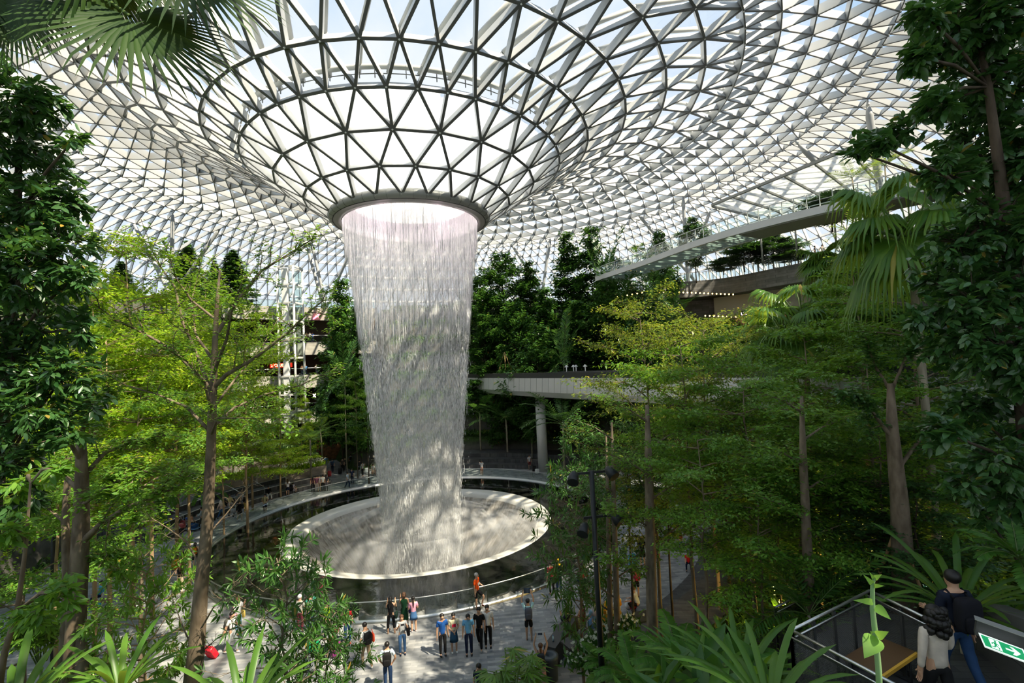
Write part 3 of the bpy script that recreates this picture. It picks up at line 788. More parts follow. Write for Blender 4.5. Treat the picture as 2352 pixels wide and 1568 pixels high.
fo_ = link('letters', lme, t, (-0.2, -0.02, 0)); fo_.rotation_euler = (pi/2, 0, 0); lme.materials.clear(); lme.materials.append(LETM)
t = thing('shop_sign', 'small lit X sign above the lowest alley storey', 'sign', at(722, 908, 72), -0.2)
w = MB(); w.bar((-0.2, 0, -0.25), (0.2, 0, 0.25), 0.1, 0.1); w.bar((0.2, 0, -0.25), (-0.2, 0, 0.25), 0.1, 0.1); w.build('letter', [mat('white_lit_letter', (1, 1, 0.9), 0.4, emit=(1, 0.9, 0.7), es=3)], t)
a = at(719, 733, 76); b = at(735, 720, 76); w = MB(); w.bar((0, 0, 0), b-a, 0.2, 0.2); o = w.build('light_bar', [mat('red_neon', (1, 0.2, 0.25), 0.4, emit=(1, 0.12, 0.2), es=5)], None, a); tag(o, 'slanting red neon light bar under the top balcony', 'light')

# ---- lift tower
p = at(673, 960, 71.5)
lt = thing('lift_tower', 'tall white steel and glass lift tower in front of the balcony bands', 'lift tower', (p.x, p.y, 0), -0.3)
w = MB(); W2 = 1.25
for sx in (-1, 1):
    for sy in (-1, 1): w.tube([(sx*W2, sy*W2, 0), (sx*W2, sy*W2, 28)], 0.17, 8)
z = 1.0
while z < 28.2:
    for a, b in (((-1, -1), (1, -1)), ((1, -1), (1, 1)), ((1, 1), (-1, 1)), ((-1, 1), (-1, -1))):
        w.bar((a[0]*W2, a[1]*W2, z), (b[0]*W2, b[1]*W2, z), 0.22, 0.26)
    z += 2.7
w.build('steel_frame', [STEEL], lt)
w = MB(); w.box((-0.2, -1.0, 14), (0.8, 0.5, 27.5)); w.build('mast', [WHITE], lt)
w = MB()
for sx, sy, a, b in ((0, 1, 2.2, 0.02), (1, 0, 0.02, 2.2), (-1, 0, 0.02, 2.2)): w.box((sx*W2*1.0, sy*W2*1.0, 14), (a, b, 27))
w.build('glass_skin', [GGLASS], lt)
w = MB(); w.box((0.45, 0, 17.9), (1.3, 1.6, 2.4)); w.build('lift_cab', [GREY], lt)

# ---- seating steps, planters, handrails on the left of the plaza
st = thing('seating_steps', 'curved dark stone seating steps along the back left of the plaza', 'steps', (0, 0, 0))
for r0, r1, z in ((18.8, 20.0, 0.42), (20.0, 21.2, 0.84), (21.2, 24.4, 1.26)):
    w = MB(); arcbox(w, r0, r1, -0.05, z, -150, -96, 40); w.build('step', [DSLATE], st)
w = MB()
for r, z in ((18.82, 0.42), (20.02, 0.84), (21.22, 1.26)): arcbox(w, r-0.03, r+0.12, z, z+0.015, -150, -96, 40)
w.build('step_edging', [mat('pale_step_edge', (0.45, 0.42, 0.36), 0.5)], st)
PLN = [(22.0, 24.0, 1.2, 2.15, -131, -118, 'long tan stone planter with orchids behind the seating steps, left one'), (21.3, 22.9, 0.8, 1.9, -136.5, -131.5, 'small tan stone planter with red leaves jutting onto the seating steps'), (21.0, 23.2, 0.0, 1.75, -151, -139, 'tan stone planter of white orchids nearest the alley'), (24.2, 25.8, 1.2, 3.3, -143, -126, 'upper tan stone planter wall behind the orchid planters')]
SOIL = mat('planter_soil', (0.04, 0.03, 0.02), 0.95)
for r0, r1, z0, z1, a0, a1, lab in PLN:
    t = thing('stone_planter', lab, 'planter', (0, 0, 0), group='tan stone planters')
    w = MB(); arcbox(w, r0, r0+0.22, z0, z1, a0, a1, 12); arcbox(w, r1-0.22, r1, z0, z1, a0, a1, 12)
    for a in (a0, a1-0.5): arcbox(w, r0+0.22, r1-0.22, z0, z1, a, a+0.5, 2)
    w.build('stone_box', [PLANTER], t)
    w = MB(); arcbox(w, r0+0.2, r1-0.2, z0, z1-0.12, a0+0.4, a1-0.4, 12); w.build('soil', [SOIL], t)
for i, a in enumerate((-103, -112, -122, -129, -137)):
    t = thing('step_handrail', ['steel handrail on the seating steps, first from the left', 'steel handrail on the seating steps, second from the left', 'steel handrail on the seating steps behind the seated group', 'steel handrail on the seating steps between group and lone seated man', 'steel handrail by the orchid planter end of the steps'][i], 'handrail', (0, 0, 0), group='handrails on the seating steps')
    A_ = radians(a); d = Vector((sin(A_), -cos(A_), 0))
    w = MB(); w.tube([d*19.0+Vector((0, 0, 0.42)), d*19.0+Vector((0, 0, 1.3)), d*21.4+Vector((0, 0, 2.1)), d*21.4+Vector((0, 0, 1.26))], 0.025, 6); w.build('rail', [CHROME], t)
# dark tiers at the back right and front right
t = thing('seating_steps', 'curved dark stone seating steps behind the pool on the right', 'steps', (0, 0, 0))
for r0, r1, z in ((19.6, 20.8, 0.42), (20.8, 22.0, 0.84), (22.0, 25.0, 1.3)):
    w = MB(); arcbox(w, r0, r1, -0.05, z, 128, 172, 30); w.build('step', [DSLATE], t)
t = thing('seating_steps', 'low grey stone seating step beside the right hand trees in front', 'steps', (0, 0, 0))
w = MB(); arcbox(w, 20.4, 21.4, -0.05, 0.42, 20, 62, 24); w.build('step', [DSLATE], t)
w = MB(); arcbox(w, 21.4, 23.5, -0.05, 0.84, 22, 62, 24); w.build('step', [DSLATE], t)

# ---- lamp posts
def lamppost(base, h, lab, lean=(0, 0)):
    t = thing('lamp_post', lab, 'lamp post', base)
    top = Vector((lean[0]*h, lean[1]*h, h))
    w = MB(); w.tube([(0, 0, 0), top], [0.085, 0.07], 12); w.build('pole', [BLACK], t)
    w = MB(); w.bar(top+Vector((-0.5, 0, -0.05)), top+Vector((0.5, 0, -0.05)), 0.06, 0.06); w.build('cross_arm', [BLACK], t); w = MB(); w.bar(top+Vector((-0.3, 0, -1.25)), top+Vector((0.45, 0, -1.25)), 0.06, 0.06); w.build('cross_arm', [BLACK], t)
    for x, z, a in ((-0.5, 0.0, -0.6), (0.45, 0.05, 0.5), (-0.25, -1.4, -0.9), (0.5, -1.2, 0.8)):
        w = MB(); c = top+Vector((x, 0, z)); d = Vector((a*0.5, -0.6, -0.5)).normalized()
        w.tube([c, c+d*0.1, c+d*0.36], [0.07, 0.13, 0.16], 10); w.build('spotlight', [BLACK], t)
b = at(1384, 1568, 13.0); b.z = ground(b.x, b.y)-0.1; lamppost(b, 8.9-b.z, 'black lamp post with spotlights in front of the right hand trees')
b = onz(121, 1575); lamppost(b, 8.5, 'slim dark lamp post among the trunks at the far left')

# ---- stair landing with mesh railing at the lower right
LZ = 6.85
lf = [onz(1825, 1480, LZ), onz(2010, 1400, LZ), onz(2180, 1440, LZ), onz(2500, 1500, LZ), onz(2700, 1900, LZ), onz(2100, 1900, LZ), onz(1950, 1620, LZ)]
w = MB(); n = len(lf); w.add(lf+[p-Vector((0, 0, 0.25)) for p in lf], [tuple(range(n)), tuple(reversed(range(n, 2*n)))]+[(i, i+n, (i+1) % n+n, (i+1) % n) for i in range(n)])
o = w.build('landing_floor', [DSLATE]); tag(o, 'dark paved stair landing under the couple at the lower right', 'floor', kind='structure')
def meshmat():
    m, nt, out, N, L = nodes('woven_wire_mesh')
    tc = N('TexCoord'); mp = N('Mapping'); mp.inputs['Rotation'].default_value = (0.6, 0.6, 0.785); mp.inputs['Scale'].default_value = (26, 26, 26); L(tc.outputs['Object'], mp.inputs['Vector'])
    ck = N('TexChecker'); ck.inputs['Scale'].default_value = 2.0; L(mp.outputs[0], ck.inputs['Vector'])
    t = N('BsdfTransparent'); b = N('BsdfPrincipled'); b.inputs['Base Color'].default_value = (0.16, 0.16, 0.15, 1); b.inputs['Metallic'].default_value = 0.6; b.inputs['Roughness'].default_value = 0.4
    s = N('MixShader'); L(ck.outputs['Fac'], s.inputs[0]); L(t.outputs[0], s.inputs[1]); L(b.outputs[0], s.inputs[2]); L(s.outputs[0], out.inputs[0])
    return m
def wire_panel(mb, a, b, z0, z1, step=0.035, wd=0.004):
    """woven diagonal wires between two uprights"""
    a = Vector((a.x, a.y, 0)); b = Vector((b.x, b.y, 0)); Lh = (b-a).length; H = z1-z0; d = (b-a)/Lh
    n = int((Lh+H)/step)
    for i in range(1, n):
        s = i*step
        for sg in (0, 1):
            u0, v0 = (s, 0) if s < Lh else (Lh, s-Lh)
            u1, v1 = (0, s) if s < H else (s-H, H)
            if sg: u0 = Lh-u0; u1 = Lh-u1
            mb.bar(a+d*u0+Vector((0, 0, z0+v0)), a+d*u1+Vector((0, 0, z0+v1)), wd, wd, (d.y, -d.x, 0))
WIRE = mat('dull_wire', (0.09, 0.09, 0.085), 0.5, 0.5)
def mesh_railing(label, P, z, posts=3, rail2=True):
    t = thing('mesh_railing', label, 'railing', (0, 0, 0))
    rails = MB(); ps = MB(); wr_ = MB()
    for a, b in zip(P, P[1:]):
        a2 = Vector((a.x, a.y, z+1.05)); b2 = Vector((b.x, b.y, z+1.05))
        rails.tube([a2, b2], 0.022, 8)
        d = (b2-a2).normalized(); s = Vector((d.y, -d.x, 0))*0.05
        rails.tube([a2+s-Vector((0, 0, 0.07)), b2+s-Vector((0, 0, 0.07))], 0.012, 6)
        ps.bar(Vector((a.x, a.y, z+0.06)), Vector((b.x, b.y, z+0.06)), 0.02, 0.08)
        ps.bar(Vector((a.x, a.y, z+0.93)), Vector((b.x, b.y, z+0.93)), 0.02, 0.04)
        for i in range(posts+1):
            c = a2.lerp(b2, i/posts); ps.box((c.x, c.y, z+0.5), (0.04, 0.04, 1.04))
        wire_panel(wr_, a, b, z+0.08, z+0.92)
    rails.build('handrail', [CHROME], t); ps.build('posts', [DGREY], t); wr_.build('wire_mesh', [WIRE], t)
    return t
ra = onz(1818, 1447, LZ+1.05); rc = onz(2110, 1600, LZ+1.05); rb_ = onz(1998, 1356, LZ+1.05); rd = onz(2150, 1430, LZ+1.05)
mesh_railing('steel railing with woven mesh beside the sago palm at the lower right', [ra, rc], LZ, 2)
mesh_railing('steel railing with woven mesh running away behind the bench', [ra, rb_], LZ, 4)
mesh_railing('steel railing with woven mesh beyond the brown bench', [rb_, rd], LZ, 2)
# lower flight behind
q = [onz(1780, 1395, LZ-0.4), onz(1922, 1322, LZ-0.4), onz(2052, 1352, LZ-0.4)]
for p in q: p.z = 0
mesh_railing('lower steel railing of the stair turning behind the landing', q, LZ-1.45, 3)
w = MB(); pp = [onz(1700, 1470, LZ-1.5), onz(1960, 1370, LZ-1.5), onz(2080, 1400, LZ-1.5), onz(1840, 1530, LZ-1.5)]
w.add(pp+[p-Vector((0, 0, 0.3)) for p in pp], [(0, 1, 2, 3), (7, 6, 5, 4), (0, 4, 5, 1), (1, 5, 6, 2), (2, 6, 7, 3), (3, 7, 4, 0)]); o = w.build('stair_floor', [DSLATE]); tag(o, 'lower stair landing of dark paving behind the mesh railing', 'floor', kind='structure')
# bench
bc = onz(2030, 1508, LZ+0.44); be = (onz(2090, 1493, LZ+0.44)-onz(2010, 1546, LZ+0.44)); ang = atan2(be.y, be.x)
bn = thing('bench', 'brown bench with bright yellow edge on the stair landing', 'bench', (bc.x, bc.y, LZ), ang)
BL = be.length
w = MB(); w.box((0, 0.05, 0.43), (BL, 0.5, 0.04)); w.build('seat_top', [mat('brown_bench_top', (0.13, 0.07, 0.03), 0.5)], bn)
w = MB(); w.box((0, -0.215, 0.43), (BL, 0.035, 0.05)); w.build('yellow_edge', [mat('yellow_edge_colour', (0.75, 0.42, 0.05), 0.5)], bn)  # edge strip coloured yellow along the seat front
for sx in (-1, 1):
    w = MB(); x = sx*(BL/2-0.1); w.tube([(x, -0.15, 0.41), (x, -0.15, 0.02), (x, 0.25, 0.02), (x, 0.25, 0.41)], 0.018, 6); w.build('leg', [BLACK], bn)

# ---- dark wall and exit signs on the right
GREEN = mat('exit_sign_green', (0.0, 0.30, 0.10), 0.4, emit=(0.0, 0.45, 0.15), es=0.35)
SWHITE = mat('exit_sign_white', (0.9, 0.92, 0.9), 0.4, emit=(0.9, 1.0, 0.92), es=0.5)
def exit_sign(label, TL, TR, BL_, right=True, depth=0.06):
    o = TL; ux = (TR-TL); W = ux.length; ux.normalize(); uy = (BL_-TL); H = uy.length; uy.normalize()
    n = ux.cross(uy).normalized()
    if n.dot(CAM-TL) < 0: n = -n
    t = thing('exit_sign', label, 'exit sign', o, group='green exit signs')
    def P(u, v, k=0): return ux*u*W+uy*v*H+n*k
    def flat(mb, uv, k): 
        nn = len(uv); mb.add([P(u, v, k) for u, v in uv]+[P(u, v, k-0.004) for u, v in uv], [tuple(range(nn)), tuple(reversed(range(nn, 2*nn)))]+[(i, i+nn, (i+1) % nn+nn, (i+1) % nn) for i in range(nn)])
    w = MB(); q = [(0, 0), (1, 0), (1, 1), (0, 1)]
    w.add([P(u, v, 0) for u, v in q]+[P(u, v, -depth) for u, v in q], [(0, 1, 2, 3), (7, 6, 5, 4), (0, 4, 5, 1), (1, 5, 6, 2), (2, 6, 7, 3), (3, 7, 4, 0)]); w.build('case', [SWHITE], t)
    w = MB(); flat(w, [(0.04, 0.1), (0.96, 0.1), (0.96, 0.9), (0.04, 0.9)], 0.005); w.build('green_face', [GREEN], t)
    f = (lambda u: u) if right else (lambda u: 1-u)
    pic = MB()
    flat(pic, [(f(u), v) for u, v in [(0.20, 0.15), (0.44, 0.15), (0.44, 0.85), (0.20, 0.85)]], 0.009)
    pic.build('door_panel', [SWHITE], t)
    man = MB()
    cx, cy = 0.345, 0.26
    flat(man, [(f(cx+0.028*cos(a*pi/5)), cy+0.075*sin(a*pi/5)) for a in range(10)], 0.013)
    for uv in ([(0.29, 0.36), (0.36, 0.34), (0.35, 0.58), (0.30, 0.58)], [(0.35, 0.37), (0.41, 0.47), (0.40, 0.51), (0.34, 0.44)], [(0.30, 0.37), (0.24, 0.44), (0.235, 0.54), (0.255, 0.54), (0.27, 0.46), (0.31, 0.43)],
               [(0.31, 0.56), (0.35, 0.56), (0.40, 0.68), (0.385, 0.80), (0.365, 0.79), (0.375, 0.69)], [(0.30, 0.56), (0.335, 0.6), (0.29, 0.74), (0.21, 0.76), (0.21, 0.71), (0.27, 0.69)]):
        flat(man, [(f(u), v) for u, v in uv], 0.013)
    man.build('running_figure', [GREEN], t)
    ar = MB(); flat(ar, [(f(u), v) for u, v in [(0.55, 0.44), (0.74, 0.44), (0.67, 0.22), (0.75, 0.22), (0.88, 0.5), (0.75, 0.78), (0.67, 0.78), (0.74, 0.56), (0.55, 0.56)]], 0.009); ar.build('arrow', [SWHITE], t)
exit_sign('large green exit sign with arrow pointing right at the lower right corner', at(2247, 1452, 5.2), at(2350, 1490, 4.95), at(2261, 1484, 5.12))
exit_sign('small green exit sign with arrow pointing left among the right hand plants', at(2098, 1334, 12.6), at(2136, 1342, 12.5), at(2098, 1350, 12.6), False)
exit_sign('green exit sign cut off by the right edge of the photo', at(2335, 1436, 7.2), at(2400, 1452, 7.1), at(2336, 1458, 7.2), False)
hb = thing('sign_beam', 'dark metal beam with pale top carrying the large green exit sign', 'beam', at(2240, 1436, 5.3))
a = Vector((0, 0, 0)); b = at(2440, 1508, 4.9)-at(2240, 1436, 5.3)
w = MB(); w.bar(a, b, 0.10, 0.16); w.build('beam_body', [DGREY], hb); w = MB(); w.bar(a+Vector((0, 0, 0.085)), b+Vector((0, 0, 0.085)), 0.105, 0.008); w.build('top_plate', [GREY], hb)
a = at(2262, 1385, 8.0); b = at(2420, 1440, 6.6)
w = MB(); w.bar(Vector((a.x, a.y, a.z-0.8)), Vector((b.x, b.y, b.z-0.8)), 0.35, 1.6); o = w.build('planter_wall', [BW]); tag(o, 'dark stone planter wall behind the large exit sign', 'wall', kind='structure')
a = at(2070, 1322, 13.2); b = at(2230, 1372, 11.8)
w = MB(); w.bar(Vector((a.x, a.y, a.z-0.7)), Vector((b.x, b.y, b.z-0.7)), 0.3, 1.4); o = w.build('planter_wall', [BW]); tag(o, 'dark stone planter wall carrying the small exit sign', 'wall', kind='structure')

# ---- bins, boards and tables on the plaza
p = onz(1264, 1560); t = thing('litter_bin', 'round dark grey litter bin at the front edge by the plants', 'bin', p)
w = MB(); w.lathe([(0.26, 0), (0.30, 0.05), (0.30, 0.78), (0.34, 0.80), (0.34, 0.9), (0.17, 0.93), (0.16, 0.85), (0.01, 0.80)], 24); w.build('drum', [mat('dark_blue_grey', (0.05, 0.07, 0.09), 0.5)], t)
p = onz(940, 1640); t = thing('sign_board', 'small folding floor sign cut by the bottom edge', 'sign', p, 0.4)
for s in (-1, 1):
    w = MB(); M_ = Matrix.Rotation(s*0.22, 3, 'X'); w.box((0, s*0.13, 0.5), (0.42, 0.02, 1.0), M=M_); w.build('board', [GREY], t)
p = onz(1325, 1525); t = thing('lectern_desk', 'dark slanted information desk with water bottle beside the plants', 'desk', p, 0.5)
w = MB(); w.box((0, 0, 0.45), (0.5, 0.35, 0.9)); w.build('desk_body', [DGREY], t)
w = MB(); w.box((0, 0, 0.95), (1.2, 0.5, 0.06), M=Matrix.Rotation(0.2, 3, 'X')); w.build('desk_top', [DGREY], t)
p = onz(1273, 1520); b_ = thing('low_wall', 'low dark counter wall edging the plants at the front', 'wall', p, 0.9)
w = MB(); w.box((0.9, 0, 0.4), (2.6, 0.5, 0.8)); w.build('counter', [DGREY], b_)
t = thing('water_bottle', 'clear plastic water bottle on the dark counter', 'bottle', p+Vector((0, 0, 0.8)))
w = MB(); w.lathe([(0.01, 0), (0.035, 0.0), (0.035, 0.17), (0.014, 0.21), (0.014, 0.23)], 12); w.build('bottle_body', [mat('pale_blue_plastic', (0.5, 0.7, 0.85), 0.2)], t)
w = MB(); w.lathe([(0.016, 0.225), (0.016, 0.25), (0.001, 0.25)], 10); w.build('cap', [mat('blue_cap', (0.05, 0.2, 0.6), 0.4)], t)
for X, Y, lab in ((210, 1284, 'grey tapered litter bin on the left plaza beside the timber box'), ):
    t = thing('litter_bin', lab, 'bin', onz(X, Y)); w = MB(); w.lathe([(0.22, 0), (0.34, 0.75), (0.30, 0.78), (0.28, 0.7), (0.01, 0.6)], 20); w.build('tub', [GREY], t)
p = onz(232, 1282); t = thing('timber_box', 'brown timber box standing on the left plaza by the grey bin', 'box', p, 0.3); w = MB(); w.box((0, 0, 0.5), (0.6, 0.4, 1.0)); w.build('box_body', [mat('brown_timber', (0.30, 0.14, 0.06), 0.6)], t); w = MB(); w.box((0, 0, 1.02), (0.64, 0.44, 0.05)); w.build('lid', [DGREY], t)

t = thing('handrail', 'steel handrail frame on the grey seating step behind the orchids', 'handrail', onz(1416, 1480))
a = onz(1414, 1431, 0.95)-t.location; b = onz(1451, 1425, 0.95)-t.location
w = MB(); w.tube([(a.x, a.y, 0.4), a, b, (b.x, b.y, 0.0)], 0.025, 6); w.build('rail', [CHROME], t)
t = thing('notice_board', 'dark tilted notice board on a post beside the crouching man', 'board', onz(1482, 1470)); w = MB(); w.tube([(0, 0, 0), (0, 0, 1.0)], 0.03, 6); w.build('post', [BLACK], t); w = MB(); w.box((0, 0, 1.0), (0.7, 0.45, 0.05), M=Matrix.Rotation(0.6, 3, 'X')); w.build('board', [DGREY], t)
# ================================================================== plants
LIME = leafmat('lime_leaves', (0.11, 0.26, 0.015), (0.32, 0.47, 0.03), (0.55, 0.75, 0.03), 0.45, 0.4, 0.35, 0.04)
MIDG = leafmat('mid_green_leaves', (0.05, 0.16, 0.02), (0.17, 0.32, 0.04), (0.35, 0.58, 0.03), 0.38, 0.4, 0.35, 0.02)
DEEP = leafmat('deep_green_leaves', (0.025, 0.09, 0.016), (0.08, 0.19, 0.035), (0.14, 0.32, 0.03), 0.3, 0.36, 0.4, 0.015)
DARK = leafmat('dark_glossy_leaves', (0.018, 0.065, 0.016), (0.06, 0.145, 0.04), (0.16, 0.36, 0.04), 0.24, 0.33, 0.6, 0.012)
OLIVE = leafmat('olive_tipped_leaves', (0.05, 0.13, 0.015), (0.20, 0.28, 0.03), (0.40, 0.45, 0.04), 0.38, 0.4, 0.35, 0.06)
PALM = leafmat('palm_leaves', (0.04, 0.13, 0.015), (0.12, 0.24, 0.03), (0.40, 0.52, 0.05), 0.38, 0.38, 0.4, 0.02)
FERN = leafmat('fern_leaves', (0.04, 0.14, 0.02), (0.10, 0.24, 0.04), (0.25, 0.5, 0.05), 0.35, 0.5, 0.3)
YUND = leafmat('yellow_green_leaves', (0.10, 0.13, 0.01), (0.30, 0.30, 0.03), (0.5, 0.5, 0.04), 0.4, 0.5, 0.3)
BARK = barkmat('grey_brown_bark', (0.10, 0.075, 0.05), (0.22, 0.17, 0.12))
BARKD = barkmat('dark_bark', (0.045, 0.032, 0.024), (0.10, 0.075, 0.055))
BARKT = barkmat('tan_bark', (0.26, 0.17, 0.09), (0.42, 0.30, 0.17))
STAKE = mat('timber_stake', (0.36, 0.22, 0.10), 0.7)
PALMT = barkmat('ringed_palm_trunk', (0.20, 0.17, 0.12), (0.34, 0.30, 0.22), 10)

def unit(a): return a/np.maximum(np.linalg.norm(a, axis=-1, keepdims=True), 1e-9)
def leaf_geo(P, D, U, L_, W_, style='diamond', fold=0.12, curl=0.10):
    """P base, D direction, U rough up vector, lengths, widths -> verts, faces"""
    n = len(P); D = unit(D); S = unit(np.cross(D, U)); N_ = np.cross(S, D)
    L_ = np.broadcast_to(L_, (n,))[:, None]; W_ = np.broadcast_to(W_, (n,))[:, None]
    if style == 'diamond':
        V = np.stack([P, P+D*L_*0.45+S*W_*0.5+N_*W_*fold, P+D*L_-N_*L_*curl, P+D*L_*0.45-S*W_*0.5+N_*W_*fold], 1)
        F = [(np.arange(n)*4)[:, None]+np.array([[0, 1, 2, 3]])]
        return V.reshape(-1, 3), F
    if style == 'hex':
        V = np.stack([P, P+D*L_*0.3+S*W_*0.45+N_*W_*fold, P+D*L_*0.7+S*W_*0.4+N_*W_*fold-N_*L_*curl*0.5, P+D*L_-N_*L_*curl, P+D*L_*0.7-S*W_*0.4+N_*W_*fold-N_*L_*curl*0.5, P+D*L_*0.3-S*W_*0.45+N_*W_*fold], 1)
        b = (np.arange(n)*6)[:, None]
        return V.reshape(-1, 3), [b+np.array([[0, 1, 2, 3]]), b+np.array([[0, 3, 4, 5]])]
    # full: midrib fold, eight vertices
    z1 = -N_*L_*curl*0.2; z2 = -N_*L_*curl*0.55
    V = np.stack([P, P+D*L_*0.33+z1, P+D*L_*0.70+z2, P+D*L_-N_*L_*curl,
                  P+D*L_*0.28+S*W_*0.48+N_*W_*fold+z1, P+D*L_*0.66+S*W_*0.42+N_*W_*fold+z2,
                  P+D*L_*0.28-S*W_*0.48+N_*W_*fold+z1, P+D*L_*0.66-S*W_*0.42+N_*W_*fold+z2], 1)
    b = (np.arange(n)*8)[:, None]
    return V.reshape(-1, 3), [np.concatenate([b+np.array([[0, 1, 4]]), b+np.array([[2, 3, 5]]), b+np.array([[0, 6, 1]]), b+np.array([[2, 7, 3]])]),
                              np.concatenate([b+np.array([[1, 2, 5, 4]]), b+np.array([[1, 6, 7, 2]])])]
class LeafBag:
    def __init__(self): self.V = []; self.F = {3: [], 4: []}; self.n = 0
    def add(self, V, F):
        self.V.append(V)
        for f in F: self.F[f.shape[1]].append(f+self.n)
        self.n += len(V)
    def build(self, name, m, parent):
        F = [np.concatenate(v) for v in self.F.values() if v]
        return link(name, np_mesh(name, np.concatenate(self.V), F), parent, None, [m])

def bezier_walk(p, d, length, n, wig, rs, flat=0.0, up=0.0):
    pts = [np.array(p, float)]; d = np.array(d, float); d /= np.linalg.norm(d)
    for i in range(n):
        d = d+rs.normal(size=3)*wig; d[2] = d[2]*(1-flat)+up; d /= np.linalg.norm(d)
        pts.append(pts[-1]+d*length/n)
    return pts
def on_path(pts, t):
    f = t*(len(pts)-1); i = min(int(f), len(pts)-2); f -= i
    return pts[i]*(1-f)+pts[i+1]*f, pts[i+1]-pts[i]

def leaves_along(bag, segs, count, ll, lw, rs, style, hs=0.22, vs=0.07, hang=0.08, tilt=0.32):
    """segs: list of (a, b) twig segments; leaves scattered along them lying roughly flat"""
    A = np.array([s[0] for s in segs]); B = np.array([s[1] for s in segs])
    ln = np.linalg.norm(B-A, axis=1)+0.02
    idx = rs.choice(len(segs), count, p=ln/ln.sum())
    t = rs.random(count)[:, None]
    P = A[idx]*(1-t)+B[idx]*t
    d = unit(B[idx]-A[idx])
    az = rs.random(count)*2*pi
    D = d*0.6+np.stack([np.cos(az), np.sin(az), np.zeros(count)], 1)*0.9
    D[:, 2] = D[:, 2]*0.5-hang+rs.normal(size=count)*0.15
    P = P+np.stack([rs.normal(size=count)*hs, rs.normal(size=count)*hs, rs.normal(size=count)*vs], 1)
    U = np.array([0, 0, 1.0])+rs.normal(size=(count, 3))*tilt*0.6
    s = 0.7+0.6*rs.random(count)
    bag.add(*leaf_geo(P, D, U, ll*s, lw*s, style))

PROTO = {}
def root_copy(key, maker):
    if key not in PROTO:
        PROTO[key] = [maker(), False]
    r, used = PROTO[key]
    if not used:
        PROTO[key][1] = True; return r
    return copy_tree(r)

def make_layered(seed, H, R, zb, levels, nleaf, ll, lw, lm, bm, shape='umbrella', tr=0.085, style='diamond', name='layered_tree', flat=0.25, nb=4, rise=0.35, hs=0.2, vs=0.06):
    rs = np.random.RandomState(seed)
    t = thing(name, 'tree', 'tree')
    w = MB(); segs = []
    trunk = [np.array([0, 0, -0.4])]
    for i in range(1, 9): trunk.append(np.array([rs.normal()*0.012*H*(i/8), rs.normal()*0.012*H*(i/8), H*0.97*i/8]))
    w.tube([tuple(p) for p in trunk], [tr*(1.15-0.95*i/8) for i in range(9)], 8)
    az = rs.random()*6.28
    for l in range(levels):
        u = l/(levels-1) if levels > 1 else 1
        zl = zb+(H*0.95-zb)*u
        if shape == 'umbrella': Rl = R*(0.55+0.45*sin(pi*min(1, u*0.62+0.22)))*(1.0 if u < 0.85 else 0.75)
        elif shape == 'cone': Rl = R*(1-u*0.86)
        elif shape == 'vase': Rl = R*(0.45+0.55*u)
        else: Rl = R*max(0.25, sin(pi*(0.16+0.80*u)))
        for b in range(nb):
            az += 2.399+rs.normal()*0.25
            p, _ = on_path(trunk, min(0.999, (zl+rs.normal()*0.02*H)/(H*0.97)*8/8))
            Lb = Rl*(0.8+0.4*rs.random())
            d = np.array([cos(az), sin(az), rise+rs.normal()*0.08])
            br = bezier_walk(p, d, Lb, 5, 0.10, rs, flat)
            w.tube([tuple(q) for q in br], [tr*0.36*(1-u*0.4)*(1.05-0.9*i/5) for i in range(6)], 5, cap=False)
            segs += list(zip(br[2:-1], br[3:]))
            for k in range(7):
                s = 0.28+0.72*k/6
                q, dd = on_path(br, min(s, 0.999)); dd = dd/np.linalg.norm(dd)
                sg = 1 if k % 2 else -1
                an = sg*(0.6+0.4*rs.random())
                e = np.array([dd[0]*cos(an)-dd[1]*sin(an), dd[0]*sin(an)+dd[1]*cos(an), dd[2]*0.3+rs.normal()*0.08])
                sb = bezier_walk(q, e, Lb*(0.52-0.25*s)*(0.8+0.4*rs.random()), 3, 0.14, rs, 0.3)
                w.tube([tuple(x) for x in sb], [tr*0.12*(1-u*0.3)*(1-0.25*i) for i in range(4)], 4, cap=False)
                segs += list(zip(sb[:-1], sb[1:]))
    w.build('trunk', [bm], t)
    bag = LeafBag(); leaves_along(bag, segs, nleaf, ll, lw, rs, style, hs, vs)
    bag.build('foliage', lm, t)
    t['H'] = H; t['R'] = R
    return t

def make_conifer(seed, H, R, nl, lm, bm):
    rs = np.random.RandomState(seed); t = thing('conifer_tree', 'tree', 'tree'); w = MB(); segs = []
    w.tube([(0, 0, -0.3), (0, 0, H*0.5), (0, 0, H)], [0.10, 0.06, 0.015], 7)
    L0 = int(H*2.2)
    for l in range(L0):
        u = l/(L0-1); z = H*(0.12+0.86*u); rl = R*(1-u)**0.8+0.12
        for b in range(6):
            a = b*pi/3+l*0.5+rs.normal()*0.15
            br = bezier_walk((0, 0, z), (cos(a), sin(a), 0.25-0.15*(1-u)), rl*(0.8+0.35*rs.random()), 4, 0.06, rs, 0.15)
            w.tube([tuple(q) for q in br], [0.02, 0.017, 0.013, 0.01, 0.006], 4, cap=False); segs += list(zip(br[:-1], br[1:]))
            for k in range(4):
                q, dd = on_path(br, 0.4+0.19*k); sg = 1 if k % 2 else -1; an = sg*0.8
                e = np.array([dd[0]*cos(an)-dd[1]*sin(an), dd[0]*sin(an)+dd[1]*cos(an), dd[2]])
                sb = bezier_walk(q, e, rl*0.3, 2, 0.06, rs); segs += list(zip(sb[:-1], sb[1:]))
    w.build('trunk', [bm], t); bag = LeafBag(); leaves_along(bag, segs, nl, 0.36, 0.15, rs, 'diamond', 0.07, 0.07, 0.1); bag.build('foliage', lm, t)
    t['H'] = H; t['R'] = R; return t

